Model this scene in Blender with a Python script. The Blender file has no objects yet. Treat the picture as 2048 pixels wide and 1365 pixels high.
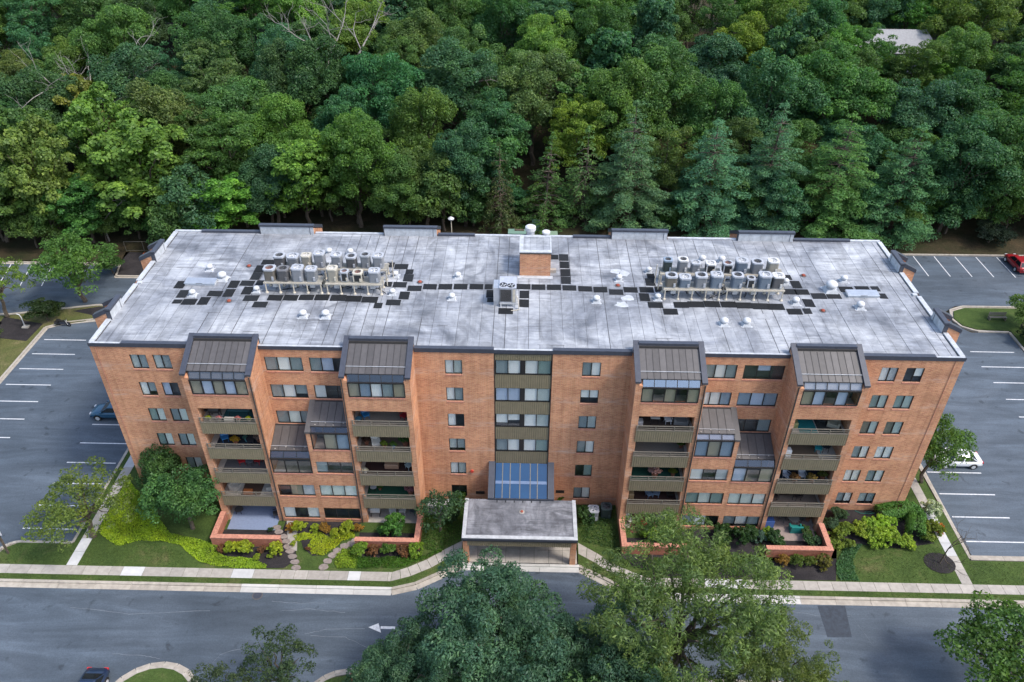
import bpy, math, random
import numpy as np
from math import radians as RAD, sin, cos, pi

scene = bpy.context.scene
col = scene.collection
random.seed(7)

# ------------------------------------------------------------------ camera, sky, sun, exposure
cam_d = bpy.data.cameras.new('camera')
cam = bpy.data.objects.new('camera', cam_d)
col.objects.link(cam)
cam_d.sensor_width = 36.0
cam_d.lens = 36.0 * 1584.43 / 2048.0
cam_d.clip_start = 0.5
cam_d.clip_end = 3000
from mathutils import Matrix, Vector
def cam_matrix(pos, yaw, pitch, roll):
    f = Vector((0, cos(pitch), -sin(pitch))); r = Vector((1, 0, 0)); u = r.cross(f)
    r2 = cos(roll) * r + sin(roll) * u
    u2 = -sin(roll) * r + cos(roll) * u
    Z = Matrix.Rotation(yaw, 3, 'Z')
    r2, u2, f = Z @ r2, Z @ u2, Z @ f
    m = Matrix(((r2.x, u2.x, -f.x, pos[0]), (r2.y, u2.y, -f.y, pos[1]), (r2.z, u2.z, -f.z, pos[2]), (0, 0, 0, 1)))
    return m
cam.matrix_world = cam_matrix((-0.0056, -52.6126, 56.427), 0.01798, 0.626823, 0.006418)
scene.camera = cam

SUN_EL, SUN_AZ = 55.0, 112.0          # azimuth clockwise from +Y: the sun stands to the right and a little in front
world = bpy.data.worlds.new('World'); scene.world = world
world.use_nodes = True
wn = world.node_tree.nodes; wl = world.node_tree.links
bg = wn['Background']
sky = wn.new('ShaderNodeTexSky'); sky.sky_type = 'NISHITA'; sky.sun_disc = False
sky.sun_elevation = RAD(SUN_EL); sky.sun_rotation = RAD(SUN_AZ)
sky.dust_density = 2.5; sky.air_density = 1.2; sky.ozone_density = 1.0
wl.new(sky.outputs[0], bg.inputs[0]); bg.inputs[1].default_value = 0.15
sd = bpy.data.lights.new('sun', 'SUN'); sd.energy = 1.5; sd.angle = RAD(10); sd.color = (1.0, 0.94, 0.85)
sun = bpy.data.objects.new('sun', sd); col.objects.link(sun)
sv = Vector((sin(RAD(SUN_AZ)) * cos(RAD(SUN_EL)), cos(RAD(SUN_AZ)) * cos(RAD(SUN_EL)), sin(RAD(SUN_EL))))
sun.rotation_euler = sv.to_track_quat('Z', 'Y').to_euler(); sun.location = (60, -30, 80)
vs = scene.view_settings
vs.view_transform = 'Standard'; vs.look = 'None'; vs.gamma = 1.0; vs.use_curve_mapping = False
vs.exposure = 1.05
scene.render.engine = 'CYCLES'
scene.cycles.max_bounces = 6; scene.cycles.transparent_max_bounces = 12

GZ = -0.9        # lawn and pavement level
AZ = -1.03       # asphalt level
RZ = 17.25       # roof membrane level

# ------------------------------------------------------------------ materials
def new_mat(name):
    m = bpy.data.materials.new(name); m.use_nodes = True
    nt = m.node_tree; b = nt.nodes['Principled BSDF']
    return m, nt, b
def N(nt, t, **kw):
    n = nt.nodes.new(t)
    for k, v in kw.items(): setattr(n, k, v)
    return n
def ramp(nt, fac, stops):
    r = N(nt, 'ShaderNodeValToRGB'); e = r.color_ramp.elements
    while len(e) < len(stops): e.new(0.5)
    for el, (p, c) in zip(e, stops):
        el.position = p; el.color = (c[0], c[1], c[2], 1) if not isinstance(c, (int, float)) else (c, c, c, 1)
    nt.links.new(fac, r.inputs[0]); return r.outputs[0]
def mixc(nt, fac, a, b, mode='MIX'):
    m = N(nt, 'ShaderNodeMix', data_type='RGBA', blend_type=mode)
    if isinstance(fac, (int, float)): m.inputs[0].default_value = fac
    else: nt.links.new(fac, m.inputs[0])
    for s, v in ((6, a), (7, b)):
        if isinstance(v, tuple): m.inputs[s].default_value = (v[0], v[1], v[2], 1)
        else: nt.links.new(v, m.inputs[s])
    return m.outputs[2]
def noise(nt, scale, detail=4, rough=0.55, vec=None, dist=0.0):
    n = N(nt, 'ShaderNodeTexNoise'); n.inputs['Scale'].default_value = scale
    n.inputs['Detail'].default_value = detail; n.inputs['Roughness'].default_value = rough
    n.inputs['Distortion'].default_value = dist
    if vec is not None: nt.links.new(vec, n.inputs['Vector'])
    return n.outputs[0]
def gpos(nt, sc=(1, 1, 1)):
    g = N(nt, 'ShaderNodeNewGeometry'); mp = N(nt, 'ShaderNodeMapping')
    mp.inputs['Scale'].default_value = sc
    nt.links.new(g.outputs['Position'], mp.inputs[0]); return mp.outputs[0]
def bump(nt, b, h, strength=0.3, dist=0.02):
    bp = N(nt, 'ShaderNodeBump'); bp.inputs['Strength'].default_value = strength; bp.inputs['Distance'].default_value = dist
    nt.links.new(h, bp.inputs['Height']); nt.links.new(bp.outputs[0], b.inputs['Normal'])

def plain(name, c, rough=0.6, metal=0.0, vary=0.12, scale=3.0, objvar=0.0, spec=0.4):
    m, nt, b = new_mat(name)
    n = noise(nt, scale, 5, 0.6, gpos(nt))
    lo = tuple(x * (1 - vary) for x in c); hi = tuple(min(1, x * (1 + vary)) for x in c)
    cc = ramp(nt, n, [(0.3, lo), (0.7, hi)])
    if objvar:
        oi = N(nt, 'ShaderNodeObjectInfo')
        k = ramp(nt, oi.outputs['Random'], [(0, 1 - objvar), (1, 1 + objvar * 0.6)])
        cc = mixc(nt, 1.0, cc, k, 'MULTIPLY')
    nt.links.new(cc, b.inputs['Base Color'])
    b.inputs['Roughness'].default_value = rough; b.inputs['Metallic'].default_value = metal
    b.inputs['Specular IOR Level'].default_value = spec
    return m
def objcol(name, rough=0.6, vary=0.1):
    """takes the object's own colour"""
    m, nt, b = new_mat(name)
    oi = N(nt, 'ShaderNodeObjectInfo')
    n = noise(nt, 6, 4, 0.6, gpos(nt))
    k = ramp(nt, n, [(0.3, 1 - vary), (0.7, 1.0)])
    nt.links.new(mixc(nt, 1.0, oi.outputs['Color'], k, 'MULTIPLY'), b.inputs['Base Color'])
    b.inputs['Roughness'].default_value = rough
    return m

def brick_mat(name, c1, c2, mortar, scale=1.0, wash=0.8):
    m, nt, b = new_mat(name)
    uv = N(nt, 'ShaderNodeUVMap')
    bt = N(nt, 'ShaderNodeTexBrick'); nt.links.new(uv.outputs[0], bt.inputs['Vector'])
    bt.inputs['Scale'].default_value = scale
    bt.inputs['Brick Width'].default_value = 0.32; bt.inputs['Row Height'].default_value = 0.105
    bt.inputs['Mortar Size'].default_value = 0.012; bt.inputs['Mortar Smooth'].default_value = 0.3
    bt.inputs['Bias'].default_value = -0.15
    bt.inputs['Color1'].default_value = (*c1, 1); bt.inputs['Color2'].default_value = (*c2, 1); bt.inputs['Mortar'].default_value = (*mortar, 1)
    big = noise(nt, 0.35, 5, 0.6, gpos(nt, (1, 1, 1.6)))
    k = ramp(nt, big, [(0.3, (0.80, 0.77, 0.76)), (0.7, (1.15, 1.14, 1.12))])
    cc = mixc(nt, 1.0, bt.outputs['Color'], k, 'MULTIPLY')
    fine = noise(nt, 5.0, 3, 0.7, gpos(nt, (0.5, 0.5, 3)))
    kf = ramp(nt, fine, [(0.3, 0.78), (0.72, 1.2)])
    cc = mixc(nt, 1.0, cc, kf, 'MULTIPLY')
    stv = noise(nt, 1.0, 5, 0.65, gpos(nt, (2.2, 2.2, 0.10)))
    cc = mixc(nt, 1.0, cc, ramp(nt, stv, [(0.30, (0.80, 0.78, 0.77)), (0.5, (1, 1, 1)), (0.72, (1.10, 1.10, 1.10))]), 'MULTIPLY')
    # pale efflorescence in uneven bands just under each floor line
    wv = N(nt, 'ShaderNodeSeparateXYZ'); nt.links.new(gpos(nt), wv.inputs[0])
    mo = N(nt, 'ShaderNodeMath', operation='MULTIPLY_ADD'); nt.links.new(wv.outputs['Z'], mo.inputs[0]); mo.inputs[1].default_value = 1 / 2.97; mo.inputs[2].default_value = 10.42
    fr = N(nt, 'ShaderNodeMath', operation='FRACT'); nt.links.new(mo.outputs[0], fr.inputs[0])
    band = ramp(nt, fr.outputs[0], [(0.30, 0.0), (0.42, 1.0), (0.52, 0.7), (0.66, 0.0)])
    nz = ramp(nt, noise(nt, 0.6, 6, 0.65, gpos(nt, (1, 1, 6))), [(0.45, 0.0), (0.7, 1.0)])
    mm = N(nt, 'ShaderNodeMath', operation='MULTIPLY'); nt.links.new(band, mm.inputs[0]); nt.links.new(nz, mm.inputs[1])
    m2 = N(nt, 'ShaderNodeMath', operation='MULTIPLY'); nt.links.new(mm.outputs[0], m2.inputs[0]); m2.inputs[1].default_value = wash
    cc = mixc(nt, m2.outputs[0], cc, (0.52, 0.40, 0.34))
    nt.links.new(cc, b.inputs['Base Color'])
    b.inputs['Roughness'].default_value = 0.85; b.inputs['Specular IOR Level'].default_value = 0.25
    bump(nt, b, bt.outputs['Fac'], -0.5, 0.01)
    return m

M = {}
M['brick'] = brick_mat('brick', (0.56, 0.272, 0.142), (0.42, 0.165, 0.090), (0.49, 0.36, 0.27))
M['brick_red'] = brick_mat('brick_red', (0.37, 0.125, 0.075), (0.28, 0.085, 0.055), (0.32, 0.21, 0.16), wash=0.15)
M['cap_brick'] = plain('cap_brick', (0.46, 0.21, 0.15), 0.85, vary=0.25, scale=5)
M['coping'] = plain('coping_metal', (0.050, 0.056, 0.075), 0.42, 0.0, 0.15)
M['dark_frame'] = plain('dark_bronze_frame', (0.022, 0.021, 0.022), 0.45)
M['bronze'] = plain('bronze_roof', (0.092, 0.086, 0.086), 0.42, 0.0, 0.12, objvar=0.22)
M['seam'] = plain('roof_seam', (0.05, 0.047, 0.047), 0.5)
M['olive'] = plain('olive_metal', (0.195, 0.168, 0.112), 0.55, vary=0.10, scale=2)
M['rail'] = plain('rail_metal', (0.17, 0.155, 0.13), 0.5)
M['steel'] = plain('galvanised', (0.55, 0.56, 0.58), 0.4, 0.3)
M['white'] = plain('white_paint', (0.54, 0.55, 0.57), 0.5, vary=0.06)
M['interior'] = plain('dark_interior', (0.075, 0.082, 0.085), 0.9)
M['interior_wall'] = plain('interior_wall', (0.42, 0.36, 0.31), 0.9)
M['ceiling'] = plain('soffit', (0.50, 0.47, 0.43), 0.9)
M['balcony_floor'] = objcol('balcony_floor', 0.85, 0.2)
M['colour'] = objcol('painted', 0.55, 0.10)
M['blind'] = objcol('blind_fabric', 0.85, 0.06)
M['duct'] = plain('duct_metal', (0.50, 0.52, 0.56), 0.35, 0.6, 0.1)

def glass(name, tint, gl=0.5, rough=0.02, base_t=1.0):
    m = bpy.data.materials.new(name); m.use_nodes = True; nt = m.node_tree; nt.nodes.clear()
    out = N(nt, 'ShaderNodeOutputMaterial'); mx = N(nt, 'ShaderNodeMixShader')
    tr = N(nt, 'ShaderNodeBsdfTransparent'); tr.inputs[0].default_value = (*tint, 1)
    g = N(nt, 'ShaderNodeBsdfGlossy'); g.inputs['Roughness'].default_value = rough; g.inputs[0].default_value = (0.9, 0.93, 1, 1)
    lw = N(nt, 'ShaderNodeLayerWeight'); pw = N(nt, 'ShaderNodeMath', operation='POWER'); nt.links.new(lw.outputs['Facing'], pw.inputs[0]); pw.inputs[1].default_value = 5.0
    ma = N(nt, 'ShaderNodeMath', operation='MULTIPLY_ADD'); nt.links.new(pw.outputs[0], ma.inputs[0]); ma.inputs[1].default_value = 0.9; ma.inputs[2].default_value = gl
    nt.links.new(ma.outputs[0], mx.inputs[0]); nt.links.new(tr.outputs[0], mx.inputs[1]); nt.links.new(g.outputs[0], mx.inputs[2])
    nt.links.new(mx.outputs[0], out.inputs[0]); return m
M['glass'] = glass('window_glass', (0.975, 0.985, 0.985), 0.05)
M['screen_glass'] = glass('screened_glass', (0.84, 0.87, 0.87), 0.04)
M['slant_glass'] = glass('slanted_glass', (0.72, 0.73, 0.76), 0.07)
M['sky_glass'] = glass('coated_glass', (0.66, 0.68, 0.72), 0.26)
m, nt, b = new_mat('blue_glass'); M['blue_glass'] = m
nt.links.new(ramp(nt, noise(nt, 0.5, 3, 0.5, gpos(nt)), [(0.3, (0.010, 0.048, 0.125)), (0.7, (0.016, 0.068, 0.165))]), b.inputs['Base Color'])
b.inputs['Roughness'].default_value = 0.08; b.inputs['Specular IOR Level'].default_value = 0.6

# roof membrane
def membrane_mat(name, dark, mid, light, sc=1.0):
    m, nt, b = new_mat(name)
    n1 = noise(nt, 0.16 * sc, 6, 0.6, gpos(nt), 1.2)
    n2 = noise(nt, 0.9 * sc, 6, 0.7, gpos(nt, (1, 0.35, 1)), 0.8)
    n3 = noise(nt, 6.0 * sc, 3, 0.6, gpos(nt, (0.3, 1.6, 1)))
    a = ramp(nt, n1, [(0.28, dark), (0.45, mid), (0.68, light)])
    c = ramp(nt, n2, [(0.30, 0.62), (0.52, 1.0), (0.75, 1.22)])
    d = ramp(nt, n3, [(0.3, 0.86), (0.7, 1.1)])
    a = mixc(nt, 1.0, a, c, 'MULTIPLY'); a = mixc(nt, 1.0, a, d, 'MULTIPLY')
    # brushed coating: long pale and dark swipes in changing directions
    for k_, (ang, scl, amt) in enumerate(((0.25, (0.10, 0.9, 1), 0.55), (1.15, (0.12, 1.1, 1), 0.45), (-0.6, (0.22, 1.8, 1), 0.4))):
        g_ = N(nt, 'ShaderNodeNewGeometry'); mp_ = N(nt, 'ShaderNodeMapping'); mp_.inputs['Rotation'].default_value = (0, 0, ang); mp_.inputs['Scale'].default_value = scl; mp_.inputs['Location'].default_value = (7.3 * k_, 0, 0)
        nt.links.new(g_.outputs['Position'], mp_.inputs[0])
        sw = noise(nt, 1.0 * sc, 7, 0.68, mp_.outputs[0], 1.5)
        msk = ramp(nt, noise(nt, 0.09 * sc, 3, 0.5, gpos(nt, (1, 1, 1)), 0.3 + k_), [(0.40, 0.1), (0.62, 1.0)])
        swc = ramp(nt, sw, [(0.28, 1 - amt), (0.5, 1.0), (0.74, 1 + amt * 0.7)])
        a = mixc(nt, msk, a, mixc(nt, 1.0, a, swc, 'MULTIPLY'))
    # ponding rings: dark tide marks
    v = noise(nt, 0.13 * sc, 4, 0.5, gpos(nt, (1, 1.3, 1)), 0.6)
    ringa = ramp(nt, v, [(0.455, 0.0), (0.495, 0.8), (0.51, 0.8), (0.56, 0.0)])
    ringb = ramp(nt, noise(nt, 0.11 * sc, 3, 0.5, gpos(nt, (1.2, 1, 1))), [(0.5, 0.0), (0.62, 0.75)])
    rm = N(nt, 'ShaderNodeMath', operation='MULTIPLY'); nt.links.new(ringa, rm.inputs[0]); nt.links.new(ringb, rm.inputs[1]); ringm = rm.outputs[0]
    a = mixc(nt, ringm, a, tuple(x * 0.72 for x in dark))
    oi = N(nt, 'ShaderNodeObjectInfo')
    k = ramp(nt, oi.outputs['Random'], [(0, 0.90), (1, 1.08)])
    a = mixc(nt, 1.0, a, k, 'MULTIPLY')
    nt.links.new(a, b.inputs['Base Color']); b.inputs['Roughness'].default_value = 0.62; b.inputs['Specular IOR Level'].default_value = 0.3
    bump(nt, b, n2, 0.15, 0.03)
    return m
M['membrane'] = membrane_mat('roof_membrane', (0.120, 0.132, 0.158), (0.240, 0.254, 0.284), (0.42, 0.435, 0.46))
M['portico_membrane'] = membrane_mat('portico_membrane', (0.085, 0.090, 0.106), (0.150, 0.157, 0.180), (0.25, 0.26, 0.29), 2.2)
M['flashing'] = plain('white_flashing', (0.43, 0.45, 0.48), 0.6, vary=0.2, scale=2.5, objvar=0.06)
M['pad'] = plain('black_mat', (0.016, 0.018, 0.021), 0.85, vary=0.35, scale=8, objvar=0.25, spec=0.2)

# ground
m, nt, b = new_mat('asphalt'); M['asphalt'] = m
n1 = noise(nt, 0.07, 6, 0.6, gpos(nt), 0.8); n2 = noise(nt, 0.5, 6, 0.7, gpos(nt, (0.35, 1.6, 1))); n3 = noise(nt, 9, 3, 0.7, gpos(nt))
a = ramp(nt, n1, [(0.3, (0.052, 0.069, 0.090)), (0.55, (0.073, 0.093, 0.118)), (0.75, (0.098, 0.119, 0.146))])
stk = ramp(nt, noise(nt, 0.22, 6, 0.66, gpos(nt, (0.25, 1.5, 1)), 1.4), [(0.36, 0.80), (0.5, 1.0), (0.70, 1.42)])
a = mixc(nt, 1.0, a, stk, 'MULTIPLY')
spt = ramp(nt, noise(nt, 0.9, 3, 0.5, gpos(nt), 0.3), [(0.28, 0.62), (0.36, 1.0)])
a = mixc(nt, 1.0, a, spt, 'MULTIPLY')
a = mixc(nt, 1.0, a, ramp(nt, n2, [(0.3, 0.86), (0.7, 1.10)]), 'MULTIPLY'); a = mixc(nt, 1.0, a, ramp(nt, n3, [(0.3, 0.84), (0.7, 1.16)]), 'MULTIPLY')
vor = N(nt, 'ShaderNodeTexVoronoi', feature='DISTANCE_TO_EDGE'); vor.inputs['Scale'].default_value = 0.11
wob = mixc(nt, 0.14, gpos(nt), N(nt, 'ShaderNodeTexNoise').outputs[1], 'ADD'); nt.links.new(wob, vor.inputs['Vector'])
crack = ramp(nt, vor.outputs[0], [(0.0, 1.0), (0.0035, 0.0)])
crk = N(nt, 'ShaderNodeMath', operation='MULTIPLY'); nt.links.new(crack, crk.inputs[0]); nt.links.new(ramp(nt, noise(nt, 0.12, 3), [(0.44, 0.0), (0.56, 0.6)]), crk.inputs[1])
a = mixc(nt, crk.outputs[0], a, (0.24, 0.26, 0.28))
nt.links.new(a, b.inputs['Base Color']); b.inputs['Roughness'].default_value = 0.75; b.inputs['Specular IOR Level'].default_value = 0.35; bump(nt, b, n3, 0.3, 0.01)
M['patch'] = plain('asphalt_patch', (0.034, 0.044, 0.060), 0.75, vary=0.25, scale=3)

def grass_mat(name, a, bb, c, sc=1.0):
    m, nt, b = new_mat(name)
    n1 = noise(nt, 0.35 * sc, 6, 0.65, gpos(nt), 0.5); n2 = noise(nt, 7 * sc, 4, 0.75, gpos(nt)); n3 = noise(nt, 22 * sc, 2, 0.7, gpos(nt))
    cc = ramp(nt, n1, [(0.3, a), (0.55, bb), (0.74, c)])
    cc = mixc(nt, 1.0, cc, ramp(nt, n2, [(0.28, 0.6), (0.72, 1.35)]), 'MULTIPLY'); cc = mixc(nt, 1.0, cc, ramp(nt, n3, [(0.3, 0.65), (0.7, 1.35)]), 'MULTIPLY')
    nt.links.new(cc, b.inputs['Base Color']); b.inputs['Roughness'].default_value = 0.9; b.inputs['Specular IOR Level'].default_value = 0.15
    bump(nt, b, n3, 0.6, 0.04); return m
M['grass'] = grass_mat('lawn', (0.036, 0.062, 0.016), (0.055, 0.088, 0.022), (0.105, 0.104, 0.044))
M['dry_grass'] = grass_mat('dry_lawn', (0.060, 0.082, 0.022), (0.105, 0.105, 0.040), (0.20, 0.165, 0.09))
M['mulch'] = grass_mat('mulch', (0.020, 0.018, 0.020), (0.032, 0.029, 0.031), (0.050, 0.044, 0.044), 1.6)
M['floor'] = grass_mat('forest_floor', (0.020, 0.026, 0.010), (0.045, 0.036, 0.020), (0.075, 0.052, 0.030), 0.8)
def concrete(name, c, vary=0.15):
    return plain(name, c, 0.85, vary=vary, scale=2.2, objvar=0.13, spec=0.2)
M['slab'] = concrete('concrete_slab', (0.35, 0.325, 0.295))
M['slab_new'] = concrete('new_concrete', (0.47, 0.47, 0.47), 0.08)
M['kerb'] = concrete('kerb_concrete', (0.36, 0.325, 0.28), 0.2)
M['kerb_new'] = concrete('kerb_new', (0.47, 0.46, 0.44), 0.1)
M['line'] = plain('line_paint', (0.56, 0.57, 0.59), 0.6, vary=0.22, scale=5)
M['flag'] = plain('flagstone', (0.22, 0.185, 0.17), 0.85, vary=0.25, scale=4, objvar=0.15)
M['bark'] = plain('bark', (0.085, 0.068, 0.052), 0.95, vary=0.35, scale=5)
M['dead_bark'] = plain('dead_bark', (0.25, 0.235, 0.22), 0.95, vary=0.25, scale=5)
M['tyre'] = plain('tyre', (0.012, 0.012, 0.013), 0.8)
M['car_glass'] = plain('car_glass', (0.010, 0.013, 0.015), 0.08, vary=0.05, spec=0.6)
m, nt, b = new_mat('car_paint'); M['car_paint'] = m
oi = N(nt, 'ShaderNodeObjectInfo'); nt.links.new(mixc(nt, 1.0, oi.outputs['Color'], ramp(nt, noise(nt, 2.0, 4, 0.6, gpos(nt)), [(0.3, 0.92), (0.7, 1.0)]), 'MULTIPLY'), b.inputs['Base Color'])
b.inputs['Roughness'].default_value = 0.32; b.inputs['Coat Weight'].default_value = 0.6; b.inputs['Coat Roughness'].default_value = 0.08

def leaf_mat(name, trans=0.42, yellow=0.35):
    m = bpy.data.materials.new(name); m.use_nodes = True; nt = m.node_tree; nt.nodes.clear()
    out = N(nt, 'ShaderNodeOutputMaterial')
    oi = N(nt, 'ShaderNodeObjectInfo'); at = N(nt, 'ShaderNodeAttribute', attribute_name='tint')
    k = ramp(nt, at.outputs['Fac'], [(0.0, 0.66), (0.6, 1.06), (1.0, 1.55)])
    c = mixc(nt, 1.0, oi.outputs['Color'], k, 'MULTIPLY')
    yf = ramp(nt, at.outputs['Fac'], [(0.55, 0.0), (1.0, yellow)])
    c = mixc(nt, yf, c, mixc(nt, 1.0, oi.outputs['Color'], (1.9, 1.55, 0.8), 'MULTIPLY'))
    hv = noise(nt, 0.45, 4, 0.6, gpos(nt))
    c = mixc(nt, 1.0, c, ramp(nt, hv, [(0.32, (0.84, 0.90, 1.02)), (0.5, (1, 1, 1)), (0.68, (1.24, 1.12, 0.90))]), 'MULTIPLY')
    d = N(nt, 'ShaderNodeBsdfDiffuse'); nt.links.new(c, d.inputs[0])
    t = N(nt, 'ShaderNodeBsdfTranslucent'); nt.links.new(mixc(nt, 1.0, c, (1.15, 1.3, 0.55), 'MULTIPLY'), t.inputs[0])
    g = N(nt, 'ShaderNodeBsdfGlossy'); g.inputs['Roughness'].default_value = 0.45; g.inputs[0].default_value = (0.8, 0.85, 0.9, 1)
    m1 = N(nt, 'ShaderNodeMixShader'); m1.inputs[0].default_value = trans
    nt.links.new(d.outputs[0], m1.inputs[1]); nt.links.new(t.outputs[0], m1.inputs[2])
    m2 = N(nt, 'ShaderNodeMixShader'); m2.inputs[0].default_value = 0.012
    nt.links.new(m1.outputs[0], m2.inputs[1]); nt.links.new(g.outputs[0], m2.inputs[2])
    nt.links.new(m2.outputs[0], out.inputs[0]); return m
M['leaf'] = leaf_mat('leaves')
M['needle'] = leaf_mat('needles', 0.28, 0.3)

# ------------------------------------------------------------------ mesh helpers
BASE = {}
def base_of(o): return BASE.get(o.name, (0, 0, 0)) if o else (0, 0, 0)
class MB:
    def __init__(s): s.v = []; s.f = []
    def add(s, vs, fs):
        n = len(s.v); s.v += [tuple(p) for p in vs]; s.f += [tuple(i + n for i in f) for f in fs]; return s
    def quad(s, a, b, c, d): return s.add([a, b, c, d], [(0, 1, 2, 3)])
    def box(s, x0, x1, y0, y1, z0, z1):
        return s.add([(x0, y0, z0), (x1, y0, z0), (x1, y1, z0), (x0, y1, z0), (x0, y0, z1), (x1, y0, z1), (x1, y1, z1), (x0, y1, z1)],
                     [(0, 3, 2, 1), (4, 5, 6, 7), (0, 1, 5, 4), (1, 2, 6, 5), (2, 3, 7, 6), (3, 0, 4, 7)])
    def hexa(s, b4, t4):
        return s.add(list(b4) + list(t4), [(0, 3, 2, 1), (4, 5, 6, 7), (0, 1, 5, 4), (1, 2, 6, 5), (2, 3, 7, 6), (3, 0, 4, 7)])
    def prism(s, pts, lo, hi, axis='z'):
        n = len(pts)
        if axis == 'z': a = [(p[0], p[1], lo) for p in pts]; c = [(p[0], p[1], hi) for p in pts]
        elif axis == 'x': a = [(lo, p[0], p[1]) for p in pts]; c = [(hi, p[0], p[1]) for p in pts]
        else: a = [(p[0], lo, p[1]) for p in pts]; c = [(p[0], hi, p[1]) for p in pts]
        return s.add(a + c, [tuple(range(n))[::-1], tuple(range(n, 2 * n))] + [(i, (i + 1) % n, n + (i + 1) % n, n + i) for i in range(n)])
    def lathe(s, prof, n=12, c=(0, 0, 0)):
        vs = []; fs = []
        for r, z in prof:
            for i in range(n):
                a = 2 * pi * i / n; vs.append((c[0] + r * cos(a), c[1] + r * sin(a), c[2] + z))
        for j in range(len(prof) - 1):
            for i in range(n):
                fs.append((j * n + i, j * n + (i + 1) % n, (j + 1) * n + (i + 1) % n, (j + 1) * n + i))
        fs.append(tuple(range(n))[::-1]); k = (len(prof) - 1) * n; fs.append(tuple(range(k, k + n)))
        return s.add(vs, fs)
    def tube(s, pts, rad, n=6):
        if not isinstance(rad, (list, tuple)): rad = [rad] * len(pts)
        P = [Vector(p) for p in pts]; vs = []; fs = []
        for i, p in enumerate(P):
            d = (P[min(i + 1, len(P) - 1)] - P[max(i - 1, 0)])
            if d.length < 1e-6: d = Vector((0, 0, 1))
            d.normalize(); a = d.orthogonal().normalized() if abs(d.z) > 0.98 else d.cross(Vector((0, 0, 1))).normalized(); b2 = d.cross(a)
            for k in range(n):
                t = 2 * pi * k / n; q = p + rad[i] * (cos(t) * a + sin(t) * b2); vs.append((q.x, q.y, q.z))
        for i in range(len(P) - 1):
            for k in range(n): fs.append((i * n + k, i * n + (k + 1) % n, (i + 1) * n + (k + 1) % n, (i + 1) * n + k))
        fs.append(tuple(range(n))[::-1]); k = (len(P) - 1) * n; fs.append(tuple(range(k, k + n)))
        return s.add(vs, fs)
    def corr(s, x0, x1, y, z0, z1, pitch=0.19, amp=0.03):
        """upright ribbed metal sheet facing -y"""
        n = max(2, int(round((x1 - x0) / pitch))); p = (x1 - x0) / n; vs = []
        for i in range(n):
            for dx, dy in ((0, 0), (0.55, 0), (0.65, amp), (0.9, amp)):
                vs.append((x0 + (i + dx) * p, y + dy))
        vs.append((x1, y)); k = len(vs)
        return s.add([(a, c, z0) for a, c in vs] + [(a, c, z1) for a, c in vs], [(i, i + 1, k + i + 1, k + i) for i in range(k - 1)])
    def build(s, name, mat, parent=None, smooth=False, colour=None, local=False):
        bx = (0, 0, 0) if local else base_of(parent)
        me = bpy.data.meshes.new(name)
        me.from_pydata([(p[0] - bx[0], p[1] - bx[1], p[2] - bx[2]) for p in s.v], [], s.f)
        # box-projected UVs in metres
        me.update()
        uv = me.uv_layers.new(name='UVMap')
        no = np.zeros(len(me.polygons) * 3); me.polygons.foreach_get('normal', no); no = np.abs(no.reshape(-1, 3))
        lt = np.zeros(len(me.polygons), int); me.polygons.foreach_get('loop_total', lt)
        li = np.zeros(len(me.loops), int); me.loops.foreach_get('vertex_index', li)
        co = np.array(s.v, float)[li]
        dom = np.repeat(no.argmax(1), lt)
        U = np.where(dom == 0, co[:, 1], co[:, 0]); V = np.where(dom == 2, co[:, 1], co[:, 2])
        uv.data.foreach_set('uv', np.stack([U, V], 1).ravel())
        if smooth: me.polygons.foreach_set('use_smooth', [True] * len(me.polygons))
        me.materials.append(mat)
        return link(name, me, parent, colour)
def link(name, me, parent=None, colour=None):
    o = bpy.data.objects.new(name, me); col.objects.link(o)
    if parent: o.parent = parent; BASE[o.name] = base_of(parent)
    if colour: o.color = (colour[0], colour[1], colour[2], 1)
    return o
def thing(name, label, cat, loc=(0, 0, 0), rz=0.0, group=None):
    o = bpy.data.objects.new(name, None); col.objects.link(o); o.empty_display_size = 0.3
    o.location = loc; o.rotation_euler = (0, 0, rz); BASE[o.name] = tuple(loc)
    o['label'] = label; o['category'] = cat
    if group: o['group'] = group
    return o
def tag(o, label, cat, group=None):
    o['label'] = label; o['category'] = cat
    if group: o['group'] = group
    return o
def struct(o): o['kind'] = 'structure'; return o
def stuff(o): o['kind'] = 'stuff'; return o
def copy_tree(src, loc, rz=0.0, sc=None, label=None, group=None):
    r = src.copy(); col.objects.link(r); r.location = loc; r.rotation_euler = (0, 0, rz)
    if sc: r.scale = sc if isinstance(sc, tuple) else (sc, sc, sc)
    if label: r['label'] = label
    if group: r['group'] = group
    for ch in src.children:
        c = ch.copy(); col.objects.link(c); c.parent = r
        for g in ch.children:
            d = g.copy(); col.objects.link(d); d.parent = c
    return r
ORD = ['first', 'second', 'third', 'fourth', 'fifth', 'sixth', 'seventh', 'eighth', 'ninth', 'tenth', 'eleventh', 'twelfth']
def nth(i): return ORD[i] if i < 12 else '%d%s' % (i + 1, {1: 'st', 2: 'nd', 3: 'rd'}.get((i + 1) % 10, 'th') if (i + 1) not in (11, 12, 13) else 'th')

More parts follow.
